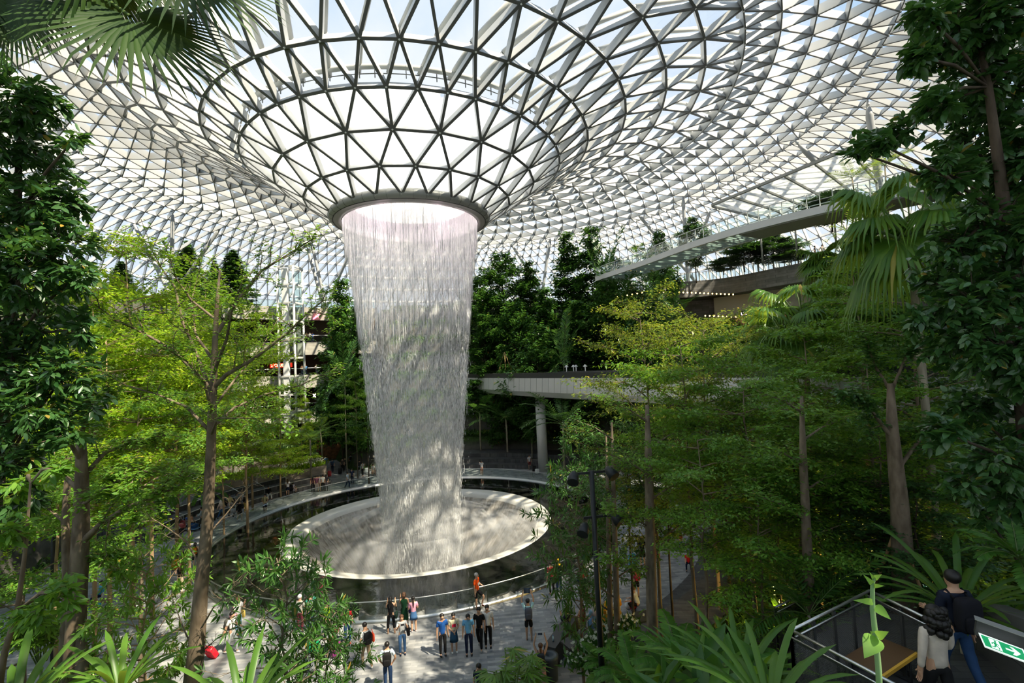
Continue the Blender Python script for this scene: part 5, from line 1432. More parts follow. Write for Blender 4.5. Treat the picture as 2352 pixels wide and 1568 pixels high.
custom_tree('open_crowned_tree', 'thin-trunked open-crowned tree with wide sparse branches in front of the left slope',
 [(px_path([(432, 1640, Z), (450, 1500, Z), (462, 1350, Z), (477, 1200, Z), (485, 1010, Z), (490, 880, Z), (494, 780, Z), (499, 690, Z), (505, 620, Z)]), [0.165, 0.15, 0.125, 0.105, 0.085, 0.07, 0.05, 0.035, 0.015])],
 [(px_path(p), r, True) for p, r in [
  ([(488, 892, Z), (520, 860, Z-.1), (585, 822, Z-.3), (660, 765, Z-.5), (705, 720, Z-.6), (742, 690, Z-.7)], 0.045),
  ([(493, 775, Z), (545, 690, Z+.2), (600, 622, Z+.3), (660, 585, Z+.4), (722, 546, Z+.5)], 0.045),
  ([(486, 905, Z), (455, 820, Z+.3), (420, 740, Z+.5), (402, 660, Z+.6), (360, 600, Z+.8), (305, 555, Z+.9)], 0.045),
  ([(482, 890, Z), (400, 805, Z-.3), (330, 765, Z-.5), (268, 735, Z-.7), (205, 690, Z-.9)], 0.04),
  ([(497, 735, Z), (440, 690, Z-.2), (405, 640, Z-.4), (380, 565, Z-.5)], 0.03),
  ([(484, 985, Z), (540, 935, Z+.3), (610, 905, Z+.5), (690, 885, Z+.6), (760, 850, Z+.7)], 0.035),
  ([(484, 992, Z), (430, 935, Z+.2), (360, 905, Z+.4), (290, 885, Z+.5), (230, 850, Z+.6)], 0.035),
  ([(490, 860, Z), (520, 780, Z-.6), (535, 700, Z-.9), (560, 640, Z-1.1)], 0.035),
  ([(492, 830, Z), (450, 770, Z+.8), (440, 690, Z+1.2), (460, 610, Z+1.5)], 0.035),
  ([(487, 950, Z), (470, 880, Z-.9), (430, 830, Z-1.3), (380, 800, Z-1.6)], 0.03),
  ([(488, 940, Z), (540, 870, Z+.9), (600, 800, Z+1.4), (640, 730, Z+1.8)], 0.03),
  ([(484, 1000, Z), (500, 960, Z-.5), (560, 960, Z-.9), (640, 960, Z-1.1)], 0.025)]]
 + [(px_path(p), 0.022, False) for p in [[(463, 1305, Z), (430, 1245, Z), (385, 1212, Z-.2), (330, 1178, Z-.3)], [(452, 1460, Z), (490, 1395, Z-.3), (550, 1335, Z-.4)], [(448, 1500, Z), (420, 1440, Z+.2), (395, 1370, Z+.3)], [(475, 1230, Z), (520, 1180, Z+.3), (560, 1130, Z+.4), (600, 1090, Z+.5)], [(447, 1520, Z), (470, 1490, Z), (500, 1465, Z-.2)]]],
 MIDG, BARK, 9000, 0.075, 0.036, 5, 10, 0.6, 0.055, 0.04, 'hex')
Z = 11.0
custom_tree('double_trunk_tree', 'stout double-trunked tree at the left with foliage over the plaza edge',
 [(px_path([(160, 1660, Z), (172, 1480, Z), (180, 1330, Z), (186, 1220, Z), (188, 1100, Z), (186, 1000, Z)]), [0.23, 0.20, 0.18, 0.17, 0.13, 0.09]),
  (px_path([(192, 1660, Z-.1), (190, 1540, Z-.1), (184, 1440, Z)]), [0.15, 0.14, 0.10]), (px_path([(138, 1640, Z+1), (148, 1500, Z+1), (155, 1350, Z+1), (150, 1200, Z+1.2), (158, 1050, Z+1.2)]), [0.13, 0.12, 0.10, 0.09, 0.06])],
 [(px_path(p), r, True) for p, r in [
  ([(188, 1245, Z), (230, 1205, Z-.2), (290, 1165, Z-.4), (360, 1140, Z-.6), (420, 1110, Z-.8)], 0.08),
  ([(186, 1310, Z), (225, 1280, Z+.2), (290, 1270, Z+.4)], 0.04),
  ([(187, 1100, Z), (240, 1040, Z+.3), (310, 1010, Z+.6), (380, 1000, Z+.9)], 0.06),
  ([(187, 1060, Z), (150, 1000, Z-.5), (90, 960, Z-1), (20, 930, Z-1.4)], 0.05),
  ([(188, 1130, Z), (130, 1080, Z+.3), (70, 1050, Z+.5), (-10, 1040, Z+.7)], 0.05),
  ([(186, 1010, Z), (200, 940, Z-.4), (250, 900, Z-.8)], 0.05),
  ([(150, 1200, Z+1.2), (90, 1150, Z+1.2), (30, 1130, Z+1.4)], 0.04), ([(188, 1160, Z), (260, 1110, Z-1), (330, 1080, Z-1.6)], 0.05)]],
 MIDG, BARK, 9000, 0.10, 0.05, 6, 8, 0.6, 0.08, 0.05, 'hex')

def cloud_tree(name, label, blobs, Zc, Zs, nl, ll, lw, lm, bm, trunkpath, rads, seed):
    """dense crown: overhanging leafy sprays grouped on limbs"""
    rs = np.random.RandomState(seed)
    g = np.array(at(*trunkpath[0])); t = thing(name, label, 'tree', tuple(g))
    w = MB(); tp = [np.array(at(*p))-g for p in trunkpath]; w.tube([tuple(p) for p in tp], rads, 12)
    P = []; D = []
    tot = sum(b[2]**2 for b in blobs)
    for X, Y, r in blobs:
        zc = Zc+Zs*rs.normal()*0.5; c = np.array(at(X, Y, zc))-g; R = r*zc/FPX
        j = int(np.argmin([np.linalg.norm(q-c)+max(0, (q-c)[2])*2 for q in tp])); a = tp[j]
        w.tube([tuple(a), tuple((a*0.5+c*0.5)+np.array([0, 0, 0.1])), tuple(c)], [rads[-1]*0.6, 0.025, 0.012], 5, cap=False)
        ns = max(8, int(nl*r*r/tot/9))
        for s in range(ns):
            d = rs.normal(size=3); d /= np.linalg.norm(d); rad = R*(0.45+0.6*rs.random()**0.5)
            p = c+d*rad*np.array([1, 1, 0.95]); ax = d*0.7+np.array([0, 0, -0.25])+rs.normal(size=3)*0.4; ax /= np.linalg.norm(ax)
            if s % 3 == 0: w.tube([tuple(c+d*rad*0.3), tuple(p)], [0.008, 0.004], 3, cap=False)
            sd = np.cross(ax, [0, 0, 1.0]); sd /= max(1e-6, np.linalg.norm(sd)); m = 9
            for k in range(m):
                sg = 1 if k % 2 else -1
                P.append(p-ax*ll*1.3*(1-k/m)); D.append(ax*(0.5+0.5*k/m)+sd*sg*(1-0.6*k/m)+rs.normal(size=3)*0.25+np.array([0, 0, -0.2]))
    w.build('trunk', [bm], t); P = np.array(P); D = np.array(D); n = len(P); bag = LeafBag(); s = 0.7+0.55*rs.random(n)
    bag.add(*leaf_geo(P, D, np.array([0, 0, 1.0])+rs.normal(size=(n, 3))*0.45, ll*s, lw*s, 'full')); bag.build('foliage', lm, t)
    return t
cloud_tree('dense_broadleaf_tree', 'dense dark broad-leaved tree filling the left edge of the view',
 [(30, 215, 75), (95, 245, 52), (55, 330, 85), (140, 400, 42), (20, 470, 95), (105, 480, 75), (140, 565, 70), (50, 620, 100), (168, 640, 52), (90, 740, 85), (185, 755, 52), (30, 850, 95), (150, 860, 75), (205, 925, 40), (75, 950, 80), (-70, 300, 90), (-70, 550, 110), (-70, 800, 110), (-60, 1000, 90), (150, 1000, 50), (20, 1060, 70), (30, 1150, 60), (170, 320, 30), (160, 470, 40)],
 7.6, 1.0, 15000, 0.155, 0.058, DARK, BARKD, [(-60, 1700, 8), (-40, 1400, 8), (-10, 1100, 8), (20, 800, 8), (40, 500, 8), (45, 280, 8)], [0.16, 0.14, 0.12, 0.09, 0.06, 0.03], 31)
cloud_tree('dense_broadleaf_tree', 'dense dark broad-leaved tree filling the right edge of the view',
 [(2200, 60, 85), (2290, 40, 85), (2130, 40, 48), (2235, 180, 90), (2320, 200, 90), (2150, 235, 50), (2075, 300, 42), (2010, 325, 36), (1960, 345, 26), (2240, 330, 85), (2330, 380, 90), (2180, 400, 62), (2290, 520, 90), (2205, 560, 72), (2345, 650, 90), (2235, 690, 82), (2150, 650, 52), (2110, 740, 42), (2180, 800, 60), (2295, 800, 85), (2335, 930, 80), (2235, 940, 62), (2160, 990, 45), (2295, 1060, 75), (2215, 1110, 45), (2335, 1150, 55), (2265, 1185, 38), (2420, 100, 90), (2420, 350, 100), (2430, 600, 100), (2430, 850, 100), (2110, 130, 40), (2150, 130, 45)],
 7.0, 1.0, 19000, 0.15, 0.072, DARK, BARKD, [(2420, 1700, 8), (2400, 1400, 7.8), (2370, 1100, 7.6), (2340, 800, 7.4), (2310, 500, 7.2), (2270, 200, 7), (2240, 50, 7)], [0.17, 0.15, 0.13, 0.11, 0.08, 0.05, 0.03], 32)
# low branch of bright leaves at the lower left
cloud_tree('broadleaf_sapling', 'young bright-leaved sapling branch in front of the left trunks', [(120, 1390, 50), (75, 1420, 45), (150, 1360, 36), (60, 1110, 45), (130, 1080, 30), (20, 1210, 45)], 6.0, 0.4, 900, 0.13, 0.05, MIDG, BARK, [(-20, 1700, 6.2), (10, 1500, 6.1), (40, 1400, 6), (60, 1250, 6), (70, 1110, 6)], [0.04, 0.035, 0.03, 0.02, 0.012], 33)

# fan palm hanging into the top left corner
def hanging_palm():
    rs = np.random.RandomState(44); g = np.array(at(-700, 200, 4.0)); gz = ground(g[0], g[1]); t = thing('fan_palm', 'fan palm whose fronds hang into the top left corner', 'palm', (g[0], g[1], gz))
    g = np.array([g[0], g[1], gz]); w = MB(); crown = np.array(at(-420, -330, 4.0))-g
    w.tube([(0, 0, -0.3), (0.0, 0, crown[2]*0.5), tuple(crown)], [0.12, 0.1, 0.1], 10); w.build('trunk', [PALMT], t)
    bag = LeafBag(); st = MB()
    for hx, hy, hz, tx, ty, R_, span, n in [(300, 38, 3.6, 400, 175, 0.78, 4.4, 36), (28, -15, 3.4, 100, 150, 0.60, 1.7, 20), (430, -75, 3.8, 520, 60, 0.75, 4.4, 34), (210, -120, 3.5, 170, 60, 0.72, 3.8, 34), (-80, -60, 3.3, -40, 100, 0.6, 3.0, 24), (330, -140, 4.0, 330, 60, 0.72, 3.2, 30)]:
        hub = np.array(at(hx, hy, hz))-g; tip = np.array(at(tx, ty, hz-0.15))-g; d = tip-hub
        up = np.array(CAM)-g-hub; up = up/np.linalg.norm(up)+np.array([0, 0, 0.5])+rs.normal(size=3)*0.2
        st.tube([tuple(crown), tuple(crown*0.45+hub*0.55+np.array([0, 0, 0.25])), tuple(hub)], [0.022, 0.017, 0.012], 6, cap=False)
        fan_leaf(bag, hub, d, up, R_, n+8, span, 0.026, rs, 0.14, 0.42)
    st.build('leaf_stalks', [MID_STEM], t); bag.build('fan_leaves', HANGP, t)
HANGP = leafmat('shaded_palm_leaves', (0.008, 0.03, 0.006), (0.03, 0.065, 0.012), (0.30, 0.33, 0.02), 0.14, 0.55, 0.15)  # backlit darkness of the fronds is put into the leaf colour
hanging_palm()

# stakes propping trunks
def prop(label, base, spread, h, group=None):
    t = thing('tree_stakes', label, 'stakes', base, group=group); w = MB()
    for i in range(3):
        a = i*2.09+0.4; w = MB(); w.tube([(spread*cos(a), spread*sin(a), 0), (0.04*cos(a), 0.04*sin(a), h)], 0.035, 6); w.build('stake', [STAKE], t)
for X, Y, Z, s, h, lab in [(655, 1078, 50, 0.8, 2.6, 'timber stakes propping the orange trunk in the orchid planter'), (540, 1100, 47, 0.8, 2.4, 'timber stakes with red leaves on the small planter'), (500, 1095, 46, 0.7, 2.2, 'timber stakes in the left orchid planter'), (1160, 838, 61, 0.9, 2.2, 'timber stakes around the small tree above the guideway')]:
    p = at(X, Y, Z); prop(lab, (p.x, p.y, p.z-0.6), s, h)
p = at(2078, 1390, 10.2); prop('brown timber stakes propping the thick trunk behind the bench', (p.x, p.y, p.z-0.4), 0.75, 2.0)
t = custom_tree('propped_trunk_tree', 'thick pale-based trunk with brown stakes behind the mesh railing',
 [(px_path([(2082, 1480, 10.2), (2078, 1385, 10.2), (2074, 1290, 10.2), (2066, 1150, 10.2), (2050, 1000, 10.3), (2045, 880, 10.4)]), [0.25, 0.22, 0.20, 0.16, 0.12, 0.06])],
 [(px_path([(2052, 1010, 10.3), (2000, 940, 10.2), (1930, 900, 10)]), 0.05, True), (px_path([(2060, 1080, 10.3), (2120, 1000, 10.4), (2180, 960, 10.6)]), 0.05, True), (px_path([(2047, 900, 10.4), (2080, 820, 10.4), (2120, 780, 10.4)]), 0.04, True), (px_path([(2047, 900, 10.4), (2010, 840, 10.6), (1990, 780, 10.8)]), 0.04, True)], DEEP, BARK, 3000, 0.11, 0.055, 8, 7, 0.6, 0.1, 0.06)
for i, (X0, X1, Y0, Y1, Z, r, lab) in enumerate([(1318, 1326, 1240, 1500, 14.3, 0.07, None), (1396, 1402, 1150, 1450, 15.5, 0.09, 'paired tall thin trunk behind the black lamp post, left one'), (1409, 1418, 1120, 1450, 15.3, 0.10, 'paired tall thin trunk behind the black lamp post, right one'), (1490, 1502, 1080, 1600, 13, 0.16, 'tall brown trunk right of the black lamp post'), (1845, 1862, 1060, 1440, 10.5, 0.11, 'bare brown trunk with pale wrapped foot at the mesh railing')]):
    if lab is None: continue
    ps = px_path([(X1, Y1+40, Z), (X1, Y1, Z), (X0*0.5+X1*0.5, (Y0+Y1)/2, Z), (X0, Y0, Z), (X0-4, Y0-150, Z)])
    br = []
    for k in range(7):
        u = 0.25+0.1*k; yy = Y0-140+60*k; sg = 1 if k % 2 else -1
        br.append((px_path([(X0, yy+30, Z), (X0+sg*45, yy, Z+0.3*sg), (X0+sg*100, yy-20, Z+0.8*sg)]), 0.03, True))
    custom_tree('slender_trunk_tree', lab, [(ps, [r*1.05, r, r*0.9, r*0.7, r*0.3])], br, DEEP if i < 3 else MIDG, BARK, 2600, 0.10, 0.045, 60+i, 6, 0.6, 0.09, 0.05)

# the sapling right in front of the lens
def sapling():
    pts = [at(2022, 1640, 1.9), at(2018, 1540, 1.88), at(2012, 1470, 1.86), at(2004, 1400, 1.85), at(2004, 1340, 1.84), at(2010, 1325, 1.83)]
    g = pts[0]; t = thing('sapling', 'pale green young shoot with a few heart-shaped leaves close in front', 'plant', g)
    w = MB(); w.tube([p-g for p in pts], [0.011, 0.0105, 0.010, 0.009, 0.007, 0.004], 8); SG = mat('pale_green_stem', (0.22, 0.36, 0.16), 0.55); w.build('stem', [SG], t)
    SL = leafmat('fresh_green_leaf', (0.20, 0.42, 0.07), (0.26, 0.48, 0.09), (0.45, 0.7, 0.1), 0.35, 0.5, 0.3)
    for (bx, by), (tx, ty), wd in [((2012, 1462), (1985, 1512), 0.034), ((2010, 1390), (2047, 1423), 0.017), ((2006, 1382), (1958, 1378), 0.012), ((2014, 1460), (2042, 1450), 0.016), ((2004, 1340), (1982, 1318), 0.01), ((2006, 1345), (2032, 1345), 0.008), ((2008, 1328), (2026, 1318), 0.009), ((2007, 1328), (1996, 1312), 0.007), ((2000, 1450), (1998, 1448), 0.01)]:
        a = np.array(at(bx, by, 1.85)-g)[None]; b = np.array(at(tx, ty, 1.78)-g)[None]; bag = LeafBag()
        up = np.array(CAM-g)[None]-a; L0 = np.linalg.norm(b-a)
        n = 9; D = unit(b-a)[0]; S = unit(np.cross(D, unit(up)[0])[None])[0]; Nn = np.cross(S, D); V = []; F = []
        for k in range(n):
            u = k/(n-1); hw = wd*(sin(pi*u**0.65))*(1 if u < 0.98 else 0.3); c = a[0]+D*L0*u+Nn*L0*0.08*sin(pi*u)
            V += [c+S*hw+Nn*hw*0.25, c, c-S*hw+Nn*hw*0.25]
        for k in range(n-1):
            for j in (0, 1): F.append((k*3+j, k*3+j+1, k*3+j+4, k*3+j+3))
        bag.add(np.array(V), [np.array(F)]); bag.build('leaf', SL, t)
sapling()

# orchids in the planters, and other small flowers
ORC = mat('white_orchid_petals', (0.82, 0.82, 0.66), 0.5); RED = mat('red_leaves', (0.5, 0.05, 0.03), 0.5)
def flowers(name, label, pts, n, spread, hgt, m, gm, seed):
    rs = np.random.RandomState(seed); t = thing(name, label, 'flowers', tuple(pts[0]), kind='stuff'); g = np.array(pts[0]); bag = LeafBag(); gb = LeafBag()
    idx = rs.randint(0, len(pts), n); C = np.array([np.array(p)-g for p in pts])[idx]+np.stack([rs.normal(size=n)*spread, rs.normal(size=n)*spread, hgt*(0.35+0.65*rs.random(n))], 1)
    for k in range(5):
        a = k*2*pi/5; D = np.stack([np.full(n, cos(a)), np.full(n, -0.4), np.full(n, sin(a))], 1)+rs.normal(size=(n, 3))*0.3
        bag.add(*leaf_geo(C, D, np.array([0.2, -1.0, 0.3])+rs.normal(size=(n, 3))*0.4, 0.06, 0.055, 'diamond'))
    bag.build('petals', m, t)
    n2 = n*3; idx = rs.randint(0, len(pts), n2); C = np.array([np.array(p)-g for p in pts])[idx]+np.stack([rs.normal(size=n2)*spread*1.1, rs.normal(size=n2)*spread*1.1, hgt*0.35*rs.random(n2)], 1)
    D = rs.normal(size=(n2, 3)); D[:, 2] = abs(D[:, 2])+0.5
    gb.add(*leaf_geo(C, D, rs.normal(size=(n2, 3))+np.array([0, 0, 1.0]), 0.35, 0.09, 'hex')); gb.build('leaves', gm, t)
def ring(r, a0, a1, z, n): return [(r*sin(radians(a0+(a1-a0)*i/(n-1))), -r*cos(radians(a0+(a1-a0)*i/(n-1))), z) for i in range(n)]
flowers('orchids', 'white orchids in the tan planter nearest the alley', ring(22.1, -150, -140, 1.65, 9), 420, 0.35, 0.9, ORC, LIME, 1)
flowers('orchids', 'pale orchids in the long left planter behind the steps', ring(23.0, -130, -119, 2.05, 9), 260, 0.4, 0.9, ORC, LIME, 2)
flowers('red_leaf_plant', 'red and yellow leaves in the small jutting planter', ring(22.1, -136, -132, 1.8, 4), 60, 0.3, 0.7, RED, YUND, 3)
flowers('orchids', 'white orchid sprays among the ferns beside the black lamp post', [np.array(at(x, y, 15.5)) for x, y in ((1335, 1530), (1360, 1500), (1395, 1480), (1435, 1450), (1370, 1540), (1410, 1510))], 200, 0.25, 0.6, ORC, DEEP, 4)
# undergrowth covering the slopes
rs = np.random.RandomState(77); nU = 90000
r_ = 23.4+24*rs.random(nU)**0.8; a_ = rs.random(nU)*2*pi
x_ = r_*np.sin(a_); y_ = -r_*np.cos(a_)
keep = (np.hypot(x_-3.5, y_+36.5) > 3.5) & (np.hypot(x_, y_+39) > 2.5) & ~((np.degrees(a_) > 195) & (np.degrees(a_) < 262) & (r_ < 25.5)) & ~((np.degrees(a_) > 185) & (np.degrees(a_) < 218) & (r_ > 30)) & ~((np.degrees(a_) > 120) & (np.degrees(a_) < 175) & (r_ < 25.2)) & ~((np.degrees(a_) > 198) & (np.degrees(a_) < 208))
x_, y_ = x_[keep], y_[keep]; n_ = len(x_); z_ = np.array([ground(x, y) for x, y in zip(x_, y_)])
cl = np.sin(x_*2.1)*np.cos(y_*1.9)+np.sin(x_*0.7+y_*0.9)
C = np.stack([x_, y_, z_+np.maximum(0, 0.25+0.35*cl)*rs.random(n_)], 1); D = rs.normal(size=(n_, 3)); D[:, 2] = abs(D[:, 2])*0.8+0.35
sel = rs.random(n_) < 0.75
for nm, s_, m_, lab in (('undergrowth', sel, DEEP, 'dark green ferny undergrowth covering the planted slopes'), ('groundcover', ~sel, MIDG, 'lighter green groundcover leaves scattered over the planted slopes')):
    bag = LeafBag(); k = int(s_.sum()); sc = 0.8+0.7*rs.random(k)
    bag.add(*leaf_geo(C[s_], D[s_], rs.normal(size=(k, 3))*0.5+np.array([0, 0, 1.0]), 0.50*sc, 0.15*sc, 'hex')); o = bag.build(nm, m_, None); tag(o, lab, 'undergrowth', kind='stuff')
for k_ in list(PROTO):
    pass
for o in list(SC.objects):
    for q_ in ('H', 'R'):
        if q_ in o: del o[q_]
# ================================================================== people
SKINNED = []
def skin_obj(name, sk, parent, mats, sq=0.0, sub=1):
    """a limb skeleton grown into one continuous surface (evaluated together at the end)"""
    me = bpy.data.meshes.new(name); me.from_pydata([tuple(v) for v in sk.v], sk.e, [])
    o = link(name, me, parent, None, mats)
    o.modifiers.new('s', 'SKIN'); d = me.skin_vertices[0].data
    for i, r in enumerate(sk.r): d[i].radius = (r, r); d[i].use_root = (i == 0)
    o.modifiers['s'].use_smooth_shade = True
    m = o.modifiers.new('u', 'SUBSURF'); m.levels = sub; m.render_levels = sub
    SKINNED.append((o, sq)); return o
def finish_skins():
    dg = bpy.context.evaluated_depsgraph_get()
    res = [bpy.data.meshes.new_from_object(o.evaluated_get(dg)) for o, _ in SKINNED]
    for (o, sq), me in zip(SKINNED, res):
        if sq:
            n = len(me.vertices); c = np.empty(n*3, np.float32); me.vertices.foreach_get('co', c); c = c.reshape(-1, 3)
            k = (abs(c[:, 0]) < 0.21) & (c[:, 2] > 0.62) & (c[:, 2] < 1.42) & (abs(c[:, 1]) < 0.2)
            c[k, 1] *= sq; me.vertices.foreach_set('co', c.ravel()); me.update()
        old = o.data; nm = old.name; o.modifiers.clear(); o.data = me; bpy.data.meshes.remove(old); me.name = nm
class SK:
    def __init__(self): self.v = []; self.e = []; self.r = []
    def p(self, co, r, par=None):
        self.v.append(Vector(co)); self.r.append(r)
        if par is not None: self.e.append((par, len(self.v)-1))
        return len(self.v)-1
ARMS = {  # (upper arm, forearm) for a side s: +1 is the person's own +x
 'down': lambda s: ((0.20*s, 0.03, -1), (0.06*s, -0.16, -1)),
 'clasp': lambda s: ((0.22*s, -0.05, -1), (-0.62*s, -0.55, -0.5)),
 'phone': lambda s: ((0.25*s, -0.55, -0.75), (-0.25*s, -0.55, 0.75)),
 'up': lambda s: ((0.35*s, -0.35, 0.85), (-0.30*s, -0.25, 0.95)),
 'hold': lambda s: ((0.22*s, -0.15, -1), (-0.2*s, -0.9, -0.15)),
 'rail': lambda s: ((0.45*s, 0.25, -0.85), (0.2*s, -0.5, -0.45)),
 'pull': lambda s: ((0.15*s, 0.45, -0.9), (0.05*s, 0.35, -0.9)),
 'push': lambda s: ((0.16*s, -0.35, -0.85), (0.0, -0.9, -0.25)),
 'hip': lambda s: ((0.5*s, 0.12, -0.85), (-0.45*s, -0.25, -0.75)),
 'knee': lambda s: ((0.2*s, -0.35, -0.9), (-0.1*s, -0.85, -0.35)),
 'face': lambda s: ((0.2*s, -0.5, -0.7), (-0.15*s, -0.25, 0.95)),
}
SKN = mat('skin', (0.52, 0.30, 0.19), 0.5); SKNP = mat('fair_skin', (0.66, 0.43, 0.31), 0.5); SKND = mat('brown_skin', (0.24, 0.12, 0.07), 0.5)
EYE = mat('dark_eye', (0.01, 0.008, 0.006), 0.3); LIP = mat('lips', (0.38, 0.12, 0.10), 0.5)
_cm = {}
def cloth(c):
    k = tuple(round(x, 3) for x in c)
    if k not in _cm: _cm[k] = mat('cloth', c, 0.8, 0, 0.15, 0.12, 9)
    return _cm[k]
HAIRC = {'black': mat('black_hair', (0.010, 0.008, 0.007), 0.45), 'brown': mat('brown_hair', (0.09, 0.04, 0.02), 0.5), 'grey': mat('grey_hair', (0.35, 0.34, 0.33), 0.6)}
def person(pos, face, h, arms, legs, top, bottom, label, sleeves='short', hair='short', hairc='black', shoes=(0.03, 0.03, 0.03), skin=None, fine=True, group=None, lean=0.0, look=0.0, seat=0.45, accent=None):
    S = h/1.70
    t = thing('person', label, 'person', pos, radians(face), group)
    if S != 1: t.scale = (S, S, S)
    skin = skin or SKN
    if isinstance(arms, str): arms = (arms, arms)
    sit = legs in ('sit', 'crouch', 'squat')
    zp = {'sit': seat/S+0.10, 'crouch': 0.42, 'squat': 0.42}.get(legs, 0.93)
    dz = zp-0.93
    def T(x, y, z):     # torso point with forward lean
        k = (z-0.93)
        return Vector((x, y-k*lean, z+dz-abs(lean)*k*0.15))
    b = SK()
    pel = b.p(T(0, 0, 0.93), 0.125); wa = b.p(T(0, 0, 1.07), 0.108, pel); ch = b.p(T(0, 0, 1.25), 0.128, wa); uc = b.p(T(0, 0.01, 1.37), 0.105, ch)
    nk = b.p(T(0, 0.005, 1.455), 0.052, uc); hd = T(0, 0.0, 1.53)+Vector((0, -0.012-look*0.05, 0)); h0 = b.p(hd, 0.068, nk)
    hc = hd+Vector((0, -0.008-look*0.03, 0.075)); h1 = b.p(hc, 0.093, h0); h2 = b.p(hc+Vector((0, 0.01, 0.075)), 0.068, h1)
    if fine:
        b.p(hc+Vector((0, -0.104, -0.015)), 0.015, h1)
        for s in (-1, 1): b.p(hc+Vector((0.085*s, 0.005, -0.005)), 0.016, h1)
    A = {}
    for s, nm in ((1, arms[0]), (-1, arms[1])):
        u, f = ARMS[nm](s); u = Vector(u).normalized(); f = Vector(f).normalized()
        sh = T(0.165*s, 0.01, 1.385); el = sh+u*0.28; wr = el+f*0.245; pm = wr+f*0.075
        i = b.p(sh, 0.062, uc); j = b.p(el, 0.043, i); k = b.p(wr, 0.030, j); l = b.p(pm, 0.034, k)
        A[s] = (sh, el, wr, pm, f)
        if fine:
            side = f.cross(Vector((s, 0.3, 0.2))).normalized(); nrm_ = side.cross(f).normalized()
            for q, (off, ln) in enumerate(((-0.027, 0.062), (-0.009, 0.078), (0.009, 0.073), (0.027, 0.056))):
                a1 = pm+side*off+f*0.03; a2 = a1+f*ln*0.5+nrm_*0.006; a3 = a2+f*ln*0.45+nrm_*0.018
                m = b.p(a1, 0.0095, l); m = b.p(a2, 0.0088, m); b.p(a3, 0.0075, m)
            a1 = wr+f*0.035+side*0.036; a2 = a1+f*0.03+side*0.018+nrm_*0.008; m = b.p(a1, 0.012, k); b.p(a2, 0.009, m)
    Lg = {}
    for s in (1, -1):
        hp = Vector((0.085*s, 0, zp-0.035))
        if legs == 'stand': u, f = (0.03*s, 0.0, -1), (0.0, 0.02, -1)
        elif legs == 'wide': u, f = (0.13*s, 0.0, -1), (0.05*s, 0.02, -1)
        elif legs == 'walk': u, f = ((0.02*s, -0.36, -1), (0, 0.02, -1)) if s > 0 else ((0.02*s, 0.22, -1), (0, 0.55, -0.85))
        elif legs == 'legup': u, f = ((0.03*s, 0, -1), (0, 0, -1)) if s < 0 else ((0.12*s, -0.75, -0.75), (0.0, 0.35, -1))
        elif legs == 'sit': u, f = (0.16*s, -1, 0.0), (0.0, -0.12, -1)
        elif legs == 'squat': u, f = (0.3*s, -0.95, 0.2), (0.0, 0.35, -0.85)
        else: u, f = (0.35*s, -0.95, 0.12), (-0.25*s, 0.55, -0.75)
        u = Vector(u).normalized(); f = Vector(f).normalized()
        kn = hp+u*0.43; lf = 0.405
        if kn.z+f.z*lf < 0.07 and f.z < 0: lf = max(0.2, (kn.z-0.075)/(-f.z))
        an = kn+f*lf
        i = b.p(hp, 0.088, pel); j = b.p(hp.lerp(kn, 0.5), 0.072, i); k = b.p(kn, 0.054, j); l = b.p(kn.lerp(an, 0.35), 0.052, k); m = b.p(an, 0.036, l)
        b.p(an+Vector((0, -0.09, -0.04)), 0.03, m)
        Lg[s] = (hp, kn, an)
    flat = not sit and abs(lean) < 0.25
    skin_obj('body', b, t, [skin], 0.74 if flat else 0)
    # top
    c = SK(); p0 = c.p(T(0, 0, 0.845), 0.150); p1 = c.p(T(0, 0, 1.02), 0.136, p0); p2 = c.p(T(0, 0, 1.24), 0.148, p1); p3 = c.p(T(0, 0.01, 1.37), 0.118, p2); c.p(T(0, 0.01, 1.425), 0.062, p3)
    for s in (1, -1):
        sh, el, wr, pm, f = A[s]; i = c.p(sh, 0.078, p3)
        if sleeves == 'short': c.p(sh.lerp(el, 0.72), 0.068, i)
        elif sleeves == 'long': j = c.p(el, 0.056, i); c.p(el.lerp(wr, 0.92), 0.043, j)
        else: pass
    skin_obj('shirt', c, t, [cloth(top)], 0.74 if flat else 0)
    kind, col = bottom
    if kind in ('trousers', 'shorts', 'cropped'):
        c = SK(); p0 = c.p(Vector((0, 0, zp+0.06)), 0.132); p1 = c.p(Vector((0, 0, zp-0.01)), 0.134, p0)
        for s in (1, -1):
            hp, kn, an = Lg[s]; i = c.p(hp+Vector((0, 0, -0.01)), 0.102, p1)
            if kind == 'shorts': c.p(hp.lerp(kn, 0.86), 0.092, i)
            else:
                j = c.p(hp.lerp(kn, 0.5), 0.085, i); k = c.p(kn, 0.068, j); c.p(kn.lerp(an, 0.96 if kind == 'trousers' else 0.55), 0.054 if kind == 'trousers' else 0.075, k)
        skin_obj(kind if kind != 'cropped' else 'trousers', c, t, [cloth(col)], 0.8 if not sit else 0)
    else:
        zl = {'skirt': 0.50, 'mini': 0.62, 'dress': 0.42, 'long': 0.10}[kind]
        w = MB(); q = [(0.138, zp+0.08), (0.155, zp-0.08), (0.175, (zp+zl)/2), (0.20 if kind != 'long' else 0.27, zl), (0.17, zl+0.01), (0.10, zp)]
        if sit: q = [(0.14, zp+0.08), (0.2, zp-0.02), (0.26, zp-0.15), (0.27, max(0.02, zp-0.35)), (0.1, zp-0.3)]
        w.lathe(q, 20); w.v = [(x, y*0.8+(-0.12 if sit and z < zp else 0), z) for x, y, z in w.v]; w.build('skirt', [cloth(col)], t)
